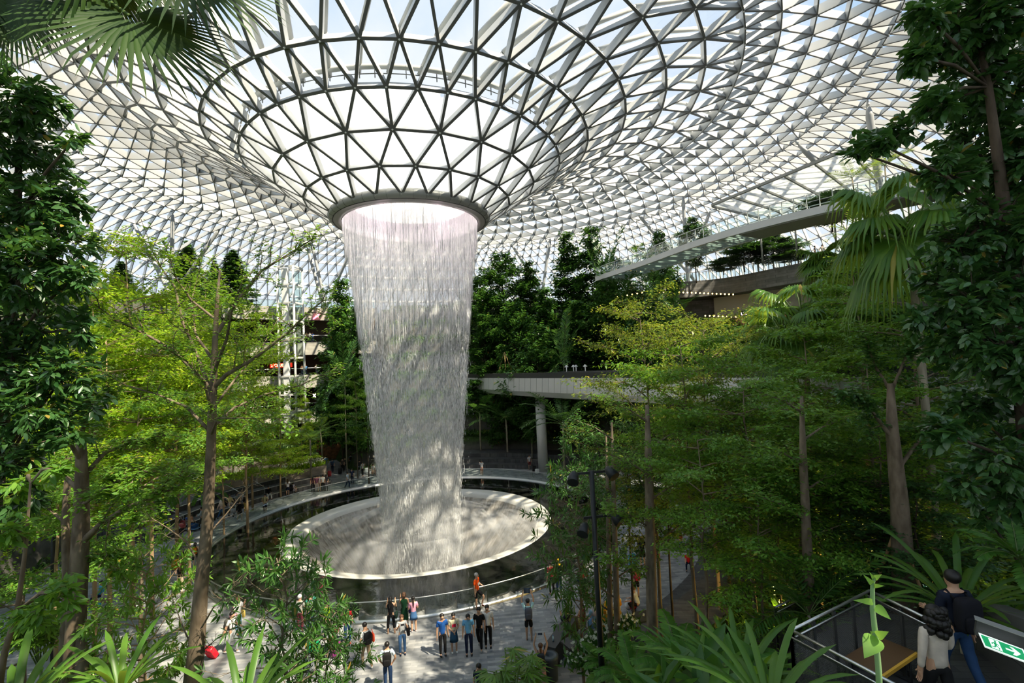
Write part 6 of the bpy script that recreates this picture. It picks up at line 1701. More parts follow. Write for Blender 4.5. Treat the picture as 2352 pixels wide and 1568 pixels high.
    # shoes
    for s in (1, -1):
        hp, kn, an = Lg[s]; c = SK(); a = an+Vector((0, 0.02, -0.03)); z0 = max(0.035, an.z-0.045)
        i = c.p((an.x, an.y+0.03, z0+0.012), 0.042); c.p((an.x, an.y-0.07, z0), 0.043, i); c.p((an.x, an.y-0.14, z0-0.006), 0.034, 1)
        skin_obj('shoe', c, t, [cloth(shoes)])
    # hair or head covering
    w = MB(); hm = HAIRC.get(hairc) if isinstance(hairc, str) else cloth(hairc)
    w.ball(hc+Vector((0, 0.022, 0.026)), 0.105, 12, 8, 0, (0.93, 0.98, 0.92))
    nm = 'hair'
    if hair in ('long', 'tail'):
        r = 0.085 if hair == 'long' else 0.04
        w.tube([hc+Vector((0, 0.045, 0.03)), hc+Vector((0, 0.095, -0.08)), hc+Vector((0, 0.115, -0.22)), hc+Vector((0, 0.115, -0.40))], [r, r, r*0.95, r*0.35], 10)
    elif hair == 'bob': w.tube([hc+Vector((0, 0.04, 0.03)), hc+Vector((0, 0.05, -0.13))], [0.098, 0.085], 10)
    elif hair == 'bun': w.ball(hc+Vector((0, 0.125, 0.0)), 0.045, 8, 6)
    elif hair == 'curly':
        rr = np.random.RandomState(int(abs(pos[0]*100)) % 1000)
        for i in range(46):
            a = rr.rand()*6.28; z = -0.24+0.34*rr.rand(); q = 0.10 if z > -0.05 else 0.13
            v = hc+Vector((q*cos(a), 0.04+q*abs(sin(a))*0.9, z)); w.ball(v, 0.055, 7, 5)
    elif hair == 'hijab':
        nm = 'headscarf'; w.tube([hc+Vector((0, 0.03, 0.03)), hc+Vector((0, 0.03, -0.09)), T(0, 0.02, 1.40), T(0, 0.01, 1.20)], [0.112, 0.108, 0.15, 0.19], 12)
    elif hair == 'hood': w.ball(hc+Vector((0, 0.11, -0.17)), 0.09, 10, 7, 0, (1.2, 0.8, 0.8))
    w.build(nm, [hm], t)
    if fine:
        w = MB()
        for s in (-1, 1): w.ball(hc+Vector((0.031*s, -0.080, 0.012)), 0.0125, 6, 4, 0, (1.2, 0.7, 0.7))
        w.build('eyes', [EYE], t)
        w = MB(); w.ball(hc+Vector((0, -0.082, -0.052)), 0.02, 8, 4, 0, (1.1, 0.4, 0.3)); w.build('mouth', [LIP], t)
    if accent:      # printed patch on the chest
        w = MB(); w.box(T(0, -0.118, 1.22), (0.17, 0.012, 0.12)); w.build('chest_print', [cloth(accent)], t)
    t['_S'] = S
    return t, {'S': S, 'hc': hc, 'A': A, 'T': T, 'zp': zp}
def at_person(t, v):
    return Matrix.LocRotScale(t.location, t.rotation_euler, t.scale) @ Vector(v)
def rbox(w_, sx, sy, sz, c=(0, 0, 0), bev=0.25):
    """soft cornered box as a superellipsoid"""
    n, m = 16, 10; vs = []; fs = []
    def sp_(v, e): return math.copysign(abs(v)**e, v)
    for i in range(m+1):
        a = -pi/2+pi*i/m
        for j in range(n):
            b_ = 2*pi*j/n
            vs.append((c[0]+sx/2*sp_(cos(a), bev)*sp_(cos(b_), bev), c[1]+sy/2*sp_(cos(a), bev)*sp_(sin(b_), bev), c[2]+sz/2*sp_(sin(a), bev)))
    for i in range(m):
        for j in range(n): fs.append((i*n+j, i*n+(j+1) % n, (i+1)*n+(j+1) % n, (i+1)*n+j))
    w_.add(vs, fs, 0, True)
def backpack(pr, col, label, front=False):
    t, d = pr; S = d['S']; sg = -1 if front else 1
    o = thing('backpack', label, 'backpack', at_person(t, d['T'](0, 0.20*sg, 1.0)), t.rotation_euler.z); o.scale = (S, S, S)
    w = MB(); rbox(w, 0.32, 0.17, 0.46, (0, 0.0, 0.2), 0.45); w.build('pack', [cloth(col)], o)
    w = MB(); rbox(w, 0.25, 0.08, 0.22, (0, 0.09*sg, 0.11), 0.45); w.build('pocket', [cloth(tuple(x*0.8 for x in col))], o)
    for s in (-1, 1):
        w = MB(); w.tube([(0.10*s, -0.08*sg, 0.38), (0.11*s, -0.20*sg, 0.46), (0.11*s, -0.345*sg, 0.34), (0.12*s, -0.32*sg, 0.10), (0.13*s, -0.08*sg, 0.02)], [0.017]*5, 6); w.build('strap', [cloth(tuple(x*0.7 for x in col))], o)
def handbag(pr, side, col, label, size=(0.34, 0.12, 0.26), drop=0.95, strap=True, name='handbag'):
    t, d = pr; S = d['S']; x = 0.27*side
    o = thing(name, label, 'bag', at_person(t, (x, 0.03, drop-0.2-0.93+d['zp'])), t.rotation_euler.z+radians(90)); o.scale = (S, S, S)
    w = MB(); rbox(w, size[0], size[1], size[2], (0, 0, size[2]/2), 0.4); w.build('bag_body', [cloth(col)], o)
    w = MB(); top = 1.41-0.93+d['zp']-(drop-0.2-0.93+d['zp']) if strap else size[2]+0.14
    w.tube([(-size[0]*0.35, 0, size[2]*0.9), (-0.02, -0.02, top), (0.02, -0.02, top), (size[0]*0.35, 0, size[2]*0.9)], [0.010]*4, 6); w.build('strap', [cloth(tuple(v*0.8 for v in col))], o)
def suitcase(pos, rz, col, label, h=0.62, tilt=0.0, w_=0.42):
    o = thing('suitcase', label, 'suitcase', pos, rz); o.rotation_euler = (tilt, 0, rz)
    m = mat('suitcase_shell', col, 0.3, 0, 0.5)
    w = MB(); rbox(w, w_, 0.24, h, (0, 0, h/2+0.05), 0.25); w.build('shell', [m], o)
    w = MB()
    for k in range(5): w.box((-w_*0.36+w_*0.18*k, -0.118, h/2+0.05), (0.02, 0.012, h*0.72))
    w.build('ribs', [m], o)
    w = MB(); w.tube([(-0.11, 0.06, h), (-0.11, 0.06, h+0.42), (0.11, 0.06, h+0.42), (0.11, 0.06, h)], [0.012]*4, 6); w.build('handle', [BLACK], o)
    for sx in (-1, 1):
        for sy in (-1, 1):
            w = MB(); w.tube([(sx*w_*0.36-0.015, sy*0.08, 0.035), (sx*w_*0.36+0.015, sy*0.08, 0.035)], 0.035, 10); w.build('wheel', [BLACK], o)
    return o
def phone(pr, label, col=(0.02, 0.02, 0.025), size=(0.16, 0.012, 0.08)):
    t, d = pr; c = (d['A'][1][3]+d['A'][-1][3])*0.5+Vector((0, -0.03, 0.03))
    o = thing('phone' if size[0] < 0.2 else 'tablet', label, 'phone' if size[0] < 0.2 else 'tablet', at_person(t, c), t.rotation_euler.z); o.scale = t.scale
    w = MB(); w.box((0, 0, 0), size); w.build('case', [BLACK if size[0] < 0.2 else cloth(col)], o); w = MB(); w.box((0, 0.008, 0), (size[0]*0.9, 0.004, size[2]*0.9)); w.build('screen', [mat('phone_glass', (0.05, 0.07, 0.1), 0.15)], o)

NAVY = (0.012, 0.018, 0.045); BLK = (0.012, 0.012, 0.013); JEAN = (0.05, 0.12, 0.26); DJEAN = (0.02, 0.045, 0.11); WHT = (0.72, 0.72, 0.70); KHA = (0.30, 0.22, 0.14); GRY = (0.24, 0.25, 0.27); LBL = (0.16, 0.42, 0.68); TAN = (0.4, 0.25, 0.16); PALE = (0.75, 0.75, 0.72)
P = lambda X, Y, z=0: onz(X, Y, z)
# --- front of the pool
p = person(P(1097, 1399), 55, 1.74, ('rail', 'down'), 'legup', (0.85, 0.10, 0.01), ('shorts', BLK), 'man in bright orange T-shirt and black shorts leaning on the pool railing', hairc='grey', shoes=(0.12, 0.03, 0.02), accent=(0.8, 0.7, 0.6))
p = person(P(899, 1455), 172, 1.62, ('face', 'face'), 'wide', BLK, ('cropped', BLK), 'woman with very long black hair in black top and wide black trousers facing the pool', 'none', 'long', shoes=TAN); handbag(p, -1, (0.01, 0.025, 0.018), 'dark shoulder bag of the long haired woman in black')
p = person(P(930, 1442), 178, 1.60, ('face', 'hold'), 'stand', (0.012, 0.06, 0.025), ('dress', (0.012, 0.06, 0.025)), 'woman in dark green dress facing the pool between two others', 'none', 'bob', 'brown', shoes=BLK); handbag(p, -1, (0.04, 0.02, 0.10), 'purple bag hanging beside the woman in green')
p = person(P(951, 1450), 186, 1.55, ('hold', 'hold'), 'stand', (0.62, 0.28, 0.38), ('mini', JEAN), 'young woman with long dark ponytail in pink patterned top and denim skirt facing the pool', 'short', 'tail', shoes=(0.7, 0.5, 0.5))
p = person(P(925, 1503), 8, 1.62, ('phone', 'phone'), 'stand', (0.36, 0.38, 0.40), ('trousers', JEAN), 'woman in grey T-shirt and jeans taking a photo beside the pool', hair='long', hairc='brown', shoes=NAVY); handbag(p, 1, BLK, 'big black tote bag on the arm of the woman in grey T-shirt', (0.42, 0.14, 0.34), 1.0); phone(p, 'phone raised by the woman in grey T-shirt')
p = person(P(842, 1532), -150, 1.72, ('down', 'hold'), 'walk', (0.70, 0.72, 0.73), ('trousers', KHA), 'young man in white T-shirt and khaki trousers walking with lowered head', shoes=PALE, look=1.0); backpack(p, BLK, 'black backpack on the young man in khaki trousers'); handbag(p, -1, (0.75, 0.08, 0.03), 'orange red paper bag carried by the young man in khaki trousers', (0.30, 0.08, 0.34), 1.12, False, 'paper_bag')
p = person(P(892, 1583), 178, 1.72, 'hip', 'stand', (0.55, 0.66, 0.74), ('trousers', DJEAN), 'man in pale striped T-shirt seen from behind at the bottom edge', shoes=BLK); backpack(p, BLK, 'black backpack on the man in pale striped T-shirt')
p = person(P(1018, 1506), 12, 1.70, 'down', 'stand', (0.02, 0.10, 0.36), ('trousers', BLK), 'man in royal blue shirt and black trousers, leftmost of the standing row of five')
p = person(P(1044, 1498), 5, 1.60, 'clasp', 'stand', (0.78, 0.70, 0.46), ('skirt', (0.03, 0.09, 0.17)), 'woman in cream T-shirt with red print and denim skirt in the standing row', hair='bun', shoes=PALE, accent=(0.65, 0.02, 0.06)); handbag(p, -1, (0.6, 0.55, 0.5), 'small white and red pouch held by the woman in cream T-shirt', (0.2, 0.06, 0.15), 1.05, False, 'pouch')
p = person(P(1078, 1505), -4, 1.72, 'down', 'stand', LBL, ('trousers', NAVY), 'man in sky blue polo shirt looking down in the standing row', look=1.6)
p = person(P(1103, 1492), -20, 1.74, ('down', 'down'), 'walk', BLK, ('trousers', BLK), 'man in black polo shirt and black trousers in the standing row', shoes=(0.3, 0.3, 0.3))
p = person(P(1122, 1487), -8, 1.76, 'down', 'stand', (0.70, 0.69, 0.68), ('trousers', BLK), 'man in white shirt and black trousers, rightmost of the standing row of five')
p = person(P(1216, 1470), 172, 1.74, ('up', 'up'), 'stand', (0.45, 0.72, 0.78), ('shorts', BLK), 'man in pale blue T-shirt and black shorts holding a tablet up', shoes=TAN); backpack(p, (0.10, 0.11, 0.14), 'grey backpack on the man holding a tablet up'); phone(p, 'dark blue tablet held up high', (0.01, 0.04, 0.12), (0.27, 0.012, 0.2))
p = person(P(1246, 1582), 165, 1.62, ('up', 'up'), 'stand', (0.45, 0.25, 0.26), ('long', (0.42, 0.25, 0.26)), 'woman in long pink skirt raising her phone with both arms at the bottom edge', 'none', 'tail', 'brown', shoes=TAN); backpack(p, (0.03, 0.035, 0.045), 'dark grey backpack on the woman in long pink skirt'); phone(p, 'phone held high by the woman in long pink skirt')
p = person(P(1105, 1640), -30, 1.70, ('face', 'down'), 'stand', (0.02, 0.03, 0.05), ('trousers', BLK), 'dark haired person whose head just shows above the bottom edge', look=0.6)
# --- right of the plaza
p = person(P(1306, 1468, 0.0), -140, 1.70, ('face', 'knee'), 'sit', (0.02, 0.025, 0.04), ('trousers', GRY), 'man in dark jacket sitting beside the lamp post with chin in hand', 'long', seat=0.5)
p = person(P(1339, 1452, 0.0), 215, 1.60, ('knee', 'down'), 'sit', (0.20, 0.03, 0.05), ('skirt', (0.45, 0.40, 0.15)), 'woman in dark red top and yellow green shawl sitting at the plaza edge', 'none', 'bun')
p = person(P(1366, 1452, 0.0), 200, 1.55, 'knee', 'sit', (0.20, 0.36, 0.55), ('skirt', (0.15, 0.30, 0.50)), 'person in pale grey headscarf and blue clothes sitting behind the lamp post', 'long', 'hijab', (0.50, 0.45, 0.48))
p = person(P(1396, 1448, 0.0), 205, 1.58, ('phone', 'phone'), 'sit', (0.75, 0.34, 0.02), ('skirt', (0.75, 0.34, 0.02)), 'woman in golden yellow headscarf raising her hands to take a picture', 'long', 'hijab', (0.78, 0.36, 0.02))
p = person(P(1421, 1428, 0.0), 200, 1.58, 'knee', 'sit', (0.75, 0.72, 0.68), ('skirt', (0.60, 0.38, 0.05)), 'woman in orange headscarf and white blouse sitting with her back to the camera', 'long', 'hijab', (0.80, 0.33, 0.01))
p = person(P(1466, 1405, 0.0), 230, 1.66, 'knee', 'crouch', (0.66, 0.68, 0.68), ('trousers', BLK), 'man in white shirt crouching on the floor beside shopping bags', lean=0.35, hairc='brown')
for dx, c, lab in ((-16, (0.8, 0.8, 0.8), 'white plastic shopping bag beside the crouching man'), (-6, (0.6, 0.05, 0.06), 'red plastic shopping bag beside the crouching man')):
    o = thing('shopping_bag', lab, 'bag', P(1460+dx, 1400+dx*0.2)); w = MB(); rbox(w, 0.35, 0.3, 0.4, (0, 0, 0.2), 0.7); w.build('bag_body', [cloth(c)], o); w = MB(); w.tube([(-0.08, 0, 0.36), (0, 0, 0.5), (0.08, 0, 0.36)], 0.01, 5); w.build('handle', [cloth(c)], o)
p = person(P(1463, 1372), 175, 1.60, 'hold', 'stand', (0.25, 0.27, 0.30), ('shorts', BLK), 'person wearing a red rucksack half hidden behind leaves', hair='hood'); backpack(p, (0.45, 0.02, 0.07), 'red rucksack half hidden behind leaves')
p = person(P(1341, 1366), 185, 1.62, 'down', 'stand', (0.30, 0.04, 0.03), ('trousers', DJEAN), 'woman in red checked shirt with dark blue bag seen from behind', 'long', 'long', shoes=TAN); handbag(p, 1, (0.02, 0.04, 0.07), 'dark blue bag of the woman in red checked shirt', (0.3, 0.1, 0.26), 0.92)
p = person(P(1285, 1360), 182, 1.70, 'hold', 'stand', (0.80, 0.50, 0.02), ('trousers', DJEAN), 'person in yellow hooded top behind the dense tree', 'long', 'hood', (0.80, 0.50, 0.02)); backpack(p, BLK, 'black backpack over the yellow hooded top')
p = person(P(1268, 1364), 190, 1.64, 'down', 'stand', (0.22, 0.02, 0.03), ('trousers', BLK), 'person in dark red top behind the dense tree leaves', shoes=TAN)
p = person(P(1477, 1302), 160, 1.72, 'hold', 'stand', BLK, ('shorts', BLK), 'man in black clothes with blue suitcase between the tree trunks', shoes=(0.6, 0.7, 0.1)); suitcase(P(1471, 1300)+Vector((-0.4, 0.2, 0)), 0.3, (0.02, 0.25, 0.5), 'bright blue suitcase between the tree trunks'); suitcase(P(1508, 1282), 0.2, (0.35, 0.02, 0.03), 'dark red suitcase right of the brown trunk', 0.7)
p = person(P(1565, 1266), 20, 1.15, 'hold', 'stand', (0.5, 0.10, 0.06), ('shorts', (0.05, 0.1, 0.4)), 'child in red and yellow clothes on the right side path', skin=SKN)
p = person(P(1582, 1306), -30, 1.30, 'knee', 'sit', (0.55, 0.02, 0.03), ('trousers', NAVY), 'small person in red sitting on the right side path', hairc='brown', seat=0.3)
# --- left of the plaza, near the railing
p = person(P(799, 1478), 20, 1.62, ('hold', 'hold'), 'stand', (0.35, 0.015, 0.02), ('trousers', JEAN), 'woman in dark red top and jeans carrying a baby', hair='long', hairc='brown', shoes=(0.5, 0.04, 0.02))
q = at_person(p[0], (0.02, -0.2, 1.02)); person(q, 200, 0.72, 'hold', 'sit', (0.30, 0.32, 0.34), ('shorts', (0.05, 0.25, 0.12)), 'baby in patterned clothes carried by the woman in dark red', hair='short', fine=False, seat=0.05)
p = person(P(548, 1456), 60, 1.66, ('face', 'down'), 'stand', (0.68, 0.68, 0.70), ('trousers', (0.25, 0.42, 0.60)), 'woman in white T-shirt with pink handbag beside the glass railing', hair='long', hairc='brown', shoes=(0.7, 0.45, 0.15)); handbag(p, -1, (0.60, 0.25, 0.33), 'pink handbag of the woman in white T-shirt', (0.36, 0.14, 0.28), 1.0); handbag(p, 1, (0.75, 0.55, 0.15), 'yellow carrier bag of the woman in white T-shirt', (0.3, 0.08, 0.36), 0.85, False, 'paper_bag')
p = person(P(534, 1500), 70, 1.74, ('hold', 'pull'), 'walk', (0.80, 0.78, 0.74), ('trousers', (0.45, 0.48, 0.50)), 'man in white T-shirt and pale jeans pulling a red suitcase', shoes=PALE); backpack(p, (0.06, 0.06, 0.055), 'dark grey backpack on the man with red suitcase')
suitcase(P(493, 1508), radians(-25), (0.62, 0.01, 0.025), 'shiny red suitcase tilted behind the man in white T-shirt', 0.6, 0.55)
p = person(P(690, 1452), 160, 1.70, 'hold', 'stand', (0.50, 0.48, 0.44), ('trousers', (0.10, 0.02, 0.03)), 'man with white cap and patterned shirt behind the small dark tree', hairc=(0.8, 0.8, 0.78))
p = person(P(714, 1448), 185, 1.68, ('face', 'up'), 'stand', (0.10, 0.62, 0.48), ('trousers', DJEAN), 'person in turquoise top raising one arm behind the small dark tree', skin=SKN); backpack(p, (0.25, 0.26, 0.30), 'grey backpack over the turquoise top')
p = person(P(752, 1470), 175, 1.72, 'hold', 'stand', (0.42, 0.62, 0.02), ('trousers', BLK), 'person in lime green top right of the small dark tree', 'short')
p = person(P(764, 1496), 75, 1.70, ('face', 'knee'), 'squat', (0.28, 0.01, 0.03), ('trousers', NAVY), 'man in dark red shirt squatting by a purple suitcase', 'short', skin=SKND); suitcase(P(771, 1507), 0.4, (0.22, 0.02, 0.16), 'purple suitcase beside the squatting man', 0.5); 
o = thing('shopping_bag', 'bright green shopping bag behind the small dark tree', 'bag', P(722, 1497)); w = MB(); rbox(w, 0.5, 0.35, 0.45, (0, 0, 0.22), 0.6); w.build('bag_body', [cloth((0.02, 0.45, 0.18))], o); w = MB(); w.tube([(-0.1, 0, 0.4), (0, 0, 0.56), (0.1, 0, 0.4)], 0.012, 5); w.build('handle', [cloth((0.02, 0.4, 0.16))], o)
p = person(P(423, 1301), 60, 1.82, ('phone', 'pull'), 'stand', (0.22, 0.24, 0.25), ('trousers', BLK), 'tall man in grey T-shirt with orange suitcase looking at his phone', hairc='brown', look=0.8); phone(p, 'phone in the hand of the tall man in grey'); suitcase(P(403, 1308), radians(20), (0.85, 0.33, 0.01), 'bright orange suitcase standing by the tall man', 0.58, 0.15)
p = person(P(449, 1306), 178, 1.62, ('face', 'down'), 'stand', BLK, ('mini', BLK), 'woman in black with orange backpack beside the trunk', 'none', 'long', shoes=TAN, skin=SKNP); backpack(p, (0.80, 0.22, 0.01), 'small orange backpack on the woman in black')
p = person(P(414, 1360), 200, 1.62, ('hold', 'down'), 'walk', BLK, ('shorts', (0.45, 0.35, 0.25)), 'woman in black vest half hidden by the bright leaves', 'none', 'long', 'brown', skin=SKNP)
p = person(P(270, 1332), 175, 1.74, 'down', 'stand', (0.04, 0.05, 0.055), ('trousers', (0.45, 0.45, 0.45)), 'man in dark T-shirt seen from behind on the left plaza')
p = person(P(290, 1332), 190, 1.70, 'down', 'stand', (0.02, 0.02, 0.02), ('trousers', BLK), 'person in black half hidden behind the bright leaved tree')
p = person(P(322, 1318), 20, 1.66, 'hold', 'stand', (0.5, 0.5, 0.5), ('trousers', BLK), 'person in black and white top behind the bright leaved tree')
p = person(P(200, 1437), 80, 1.66, ('knee', 'knee'), 'sit', (0.55, 0.60, 0.62), ('trousers', (0.18, 0.40, 0.62)), 'person in pale jeans sitting beside the luggage trolley', seat=0.45)
p = person(P(245, 1402), -100, 1.62, ('knee', 'face'), 'sit', (0.62, 0.58, 0.55), ('trousers', KHA), 'person in patterned white shirt sitting behind the luggage trolley', 'long', seat=0.45)
p = person(P(233, 1388), -60, 1.58, 'knee', 'sit', (0.05, 0.40, 0.70), ('trousers', NAVY), 'person in bright blue sitting behind the luggage trolley', seat=0.45)
# luggage trolley with white cases
o = thing('luggage_trolley', 'luggage trolley standing on the left plaza', 'trolley', P(216, 1447), 0.5)
w = MB(); w.box((0, 0, 0.18), (0.6, 1.0, 0.05)); w.tube([(-0.28, 0.45, 0.2), (-0.28, 0.55, 1.0), (0.28, 0.55, 1.0), (0.28, 0.45, 0.2)], 0.02, 6); w.build('frame', [CHROME], o)
for sx, sy in ((-1, -1), (1, -1), (0, 1)):
    w = MB(); w.tube([(sx*0.25-0.02, sy*0.4, 0.08), (sx*0.25+0.02, sy*0.4, 0.08)], 0.08, 12); w.build('wheel', [BLACK], o)
suitcase(P(214, 1449)+Vector((-0.1, -0.6, 0)), 0.5, (0.75, 0.76, 0.76), 'white ribbed suitcase in front of the luggage trolley', 0.75, 0, 0.5)
suitcase(P(216, 1446)+Vector((0.0, 0.0, 0.2)), 0.5, (0.62, 0.64, 0.66), 'pale grey suitcase standing on the luggage trolley', 0.7, 0, 0.5)
o = thing('cushion_bag', 'bright blue bag lying on top of the trolley luggage', 'bag', P(216, 1446)+Vector((0.0, 0.0, 1.0)), 0.5); w = MB(); rbox(w, 0.55, 0.35, 0.22, (0, 0, 0.11), 0.6); w.build('bag_body', [cloth((0.02, 0.30, 0.60))], o); w = MB(); w.tube([(-0.15, 0, 0.2), (0, 0, 0.3), (0.15, 0, 0.2)], 0.015, 5); w.build('handle', [BLACK], o)
# --- the seating steps at the back left
FAR = dict(fine=False)
def seatP(a, r, z): return Vector((r*sin(radians(a)), -r*cos(radians(a)), z))
def sitter(X, Y, lab, top, bot, face, hair='short', hairc='black', **k):
    p_ = P(X, Y, 0.0); return person(p_, face, k.pop('h', 1.66), k.pop('arms', 'knee'), 'sit', top, bot, lab, hair=hair, hairc=hairc, fine=False, seat=0.42, **k)
sitter(513, 1172, 'man in dark T-shirt sitting at the left end of the seated group', (0.05, 0.06, 0.08), ('shorts', BLK), 60)
sitter(528, 1168, 'woman in yellow cardigan sitting in the seated group', (0.75, 0.60, 0.28), ('skirt', WHT), 60, 'long', 'brown', sleeves='long')
sitter(544, 1164, 'woman in grey top with a child on her lap in the seated group', (0.30, 0.32, 0.34), ('trousers', DJEAN), 60, 'bob')
person(P(543, 1166, 0.42)+Vector((0.25, -0.35, 0.12)), 60, 0.85, 'hold', 'sit', (0.6, 0.5, 0.5), ('trousers', (0.1, 0.2, 0.45)), 'small child sitting on the lap of the woman in grey', fine=False, seat=0.05)
sitter(558, 1160, 'woman in white blouse sitting at the right end of the seated group', (0.66, 0.66, 0.66), ('trousers', NAVY), 60, 'long', 'brown')
p = person(P(508, 1192), 70, 1.60, ('hold', 'pull'), 'walk', (0.72, 0.52, 0.42), ('trousers', JEAN), 'woman in pale pink headscarf walking with a black suitcase', 'long', 'hijab', (0.78, 0.66, 0.58), fine=False); suitcase(P(489, 1196), 0.3, BLK, 'black suitcase pulled by the woman in pale pink headscarf', 0.55)
p = person(P(551, 1197), 40, 1.72, ('push', 'down'), 'walk', BLK, ('mini', BLK), 'woman in short black dress pushing a pushchair', 'long', 'bob', shoes=PALE, fine=False, skin=SKNP)
p = person(P(564, 1178), -30, 1.66, ('push', 'down'), 'walk', BLK, ('trousers', (0.50, 0.32, 0.08)), 'woman in black top and ochre trousers by the pushchair', 'long', 'long', fine=False, shoes=PALE)
def pushchair(pos, rz, col, lab):
    o = thing('pushchair', lab, 'pushchair', pos, rz)
    w = MB(); rbox(w, 0.42, 0.5, 0.35, (0, 0, 0.5), 0.5); w.build('seat', [cloth(col)], o)
    w = MB(); w.lathe([(0.24, 0.68), (0.2, 0.86), (0.05, 0.93)], 10, 0, 0, pi); w.build('hood', [cloth(col)], o)
    w = MB()
    for sx in (-1, 1): w.tube([(sx*0.22, -0.3, 0.1), (sx*0.22, 0.0, 0.5), (sx*0.22, 0.45, 1.0)], 0.014, 5); w.tube([(sx*0.22, 0.3, 0.1), (sx*0.22, -0.1, 0.55)], 0.014, 5)
    w.tube([(-0.22, 0.45, 1.0), (0.22, 0.45, 1.0)], 0.018, 6); w.build('frame', [CHROME], o)
    for sx in (-1, 1):
        for sy in (-0.3, 0.3): w = MB(); w.tube([(sx*0.24-0.015, sy, 0.1), (sx*0.24+0.015, sy, 0.1)], 0.1, 12); w.build('wheel', [BLACK], o)
pushchair(P(537, 1185), 0.9, (0.30, 0.31, 0.32), 'grey pushchair in front of the seated group')
pushchair(P(418, 1222), 0.9, (0.35, 0.08, 0.08), 'pushchair with white and red seat at the left end of the steps')
p = person(P(609, 1180), 10, 1.72, 'clasp', 'walk', (0.50, 0.45, 0.24), ('shorts', NAVY), 'man in khaki T-shirt and navy shorts walking along the pool railing', fine=False); backpack(p, BLK, 'black backpack of the man in khaki T-shirt')
sitter(617, 1146, 'man in black sitting alone on the steps', BLK, ('trousers', (0.55, 0.55, 0.55)), 30, sleeves='long')
p = person(P(661, 1138), 200, 1.62, 'hold', 'stand', (0.66, 0.64, 0.66), ('shorts', NAVY), 'woman in white top and dark shorts standing by the planter', 'short', 'long', 'brown', fine=False)
sitter(674, 1132, 'girl in lilac dress sitting near the planter', (0.60, 0.52, 0.62), ('skirt', (0.60, 0.52, 0.62)), 60, h=1.2)
pushchair(P(668, 1134), 0.5, BLK, 'black pushchair beside the girl in lilac')
p = person(P(408, 1200), 80, 1.70, 'down', 'stand', (0.03, 0.03, 0.035), ('trousers', JEAN), 'man in black T-shirt at the left end of the seating steps', fine=False)
p = person(P(463, 1212), -70, 1.64, 'push', 'walk', (0.42, 0.44, 0.46), ('trousers', (0.05, 0.06, 0.06)), 'woman in grey sweatshirt pushing a luggage trolley with children', 'long', 'tail', fine=False, shoes=PALE)
o = thing('luggage_trolley', 'luggage trolley with blue bag at the left end of the steps', 'trolley', P(442, 1218), 1.2)
w = MB(); w.box((0, 0, 0.18), (0.6, 1.0, 0.05)); w.tube([(-0.28, 0.45, 0.2), (-0.28, 0.55, 1.0), (0.28, 0.55, 1.0), (0.28, 0.45, 0.2)], 0.02, 6); w.build('frame', [mat('blue_frame', (0.15, 0.3, 0.5), 0.4)], o)
for sx, sy in ((-1, -1), (1, -1), (0, 1)):
    w = MB(); w.tube([(sx*0.25-0.02, sy*0.4, 0.08), (sx*0.25+0.02, sy*0.4, 0.08)], 0.08, 12); w.build('wheel', [BLACK], o)
o = thing('travel_bag', 'dark blue travel bag lying on the second luggage trolley', 'bag', P(442, 1218)+Vector((0, 0, 0.21)), 1.2); w = MB(); rbox(w, 0.5, 0.9, 0.35, (0, 0, 0.18), 0.6); w.build('bag_body', [cloth((0.02, 0.06, 0.16))], o); w = MB(); w.tube([(0, -0.2, 0.34), (0, 0, 0.45), (0, 0.2, 0.34)], 0.015, 5); w.build('handle', [BLACK], o)
for dx, c, hc_, lab in ((-10, (0.05, 0.12, 0.45), 'black', 'child in dark blue lying over the second luggage trolley'), (0, (0.55, 0.30, 0.18), 'brown', 'child in tan sitting on the second luggage trolley')):
    person(P(440+dx, 1216, 0.0)+Vector((0, 0, 0.55)), 70, 1.1, 'hold', 'sit', c, ('shorts', KHA), lab, hairc=hc_, fine=False, seat=0.05)
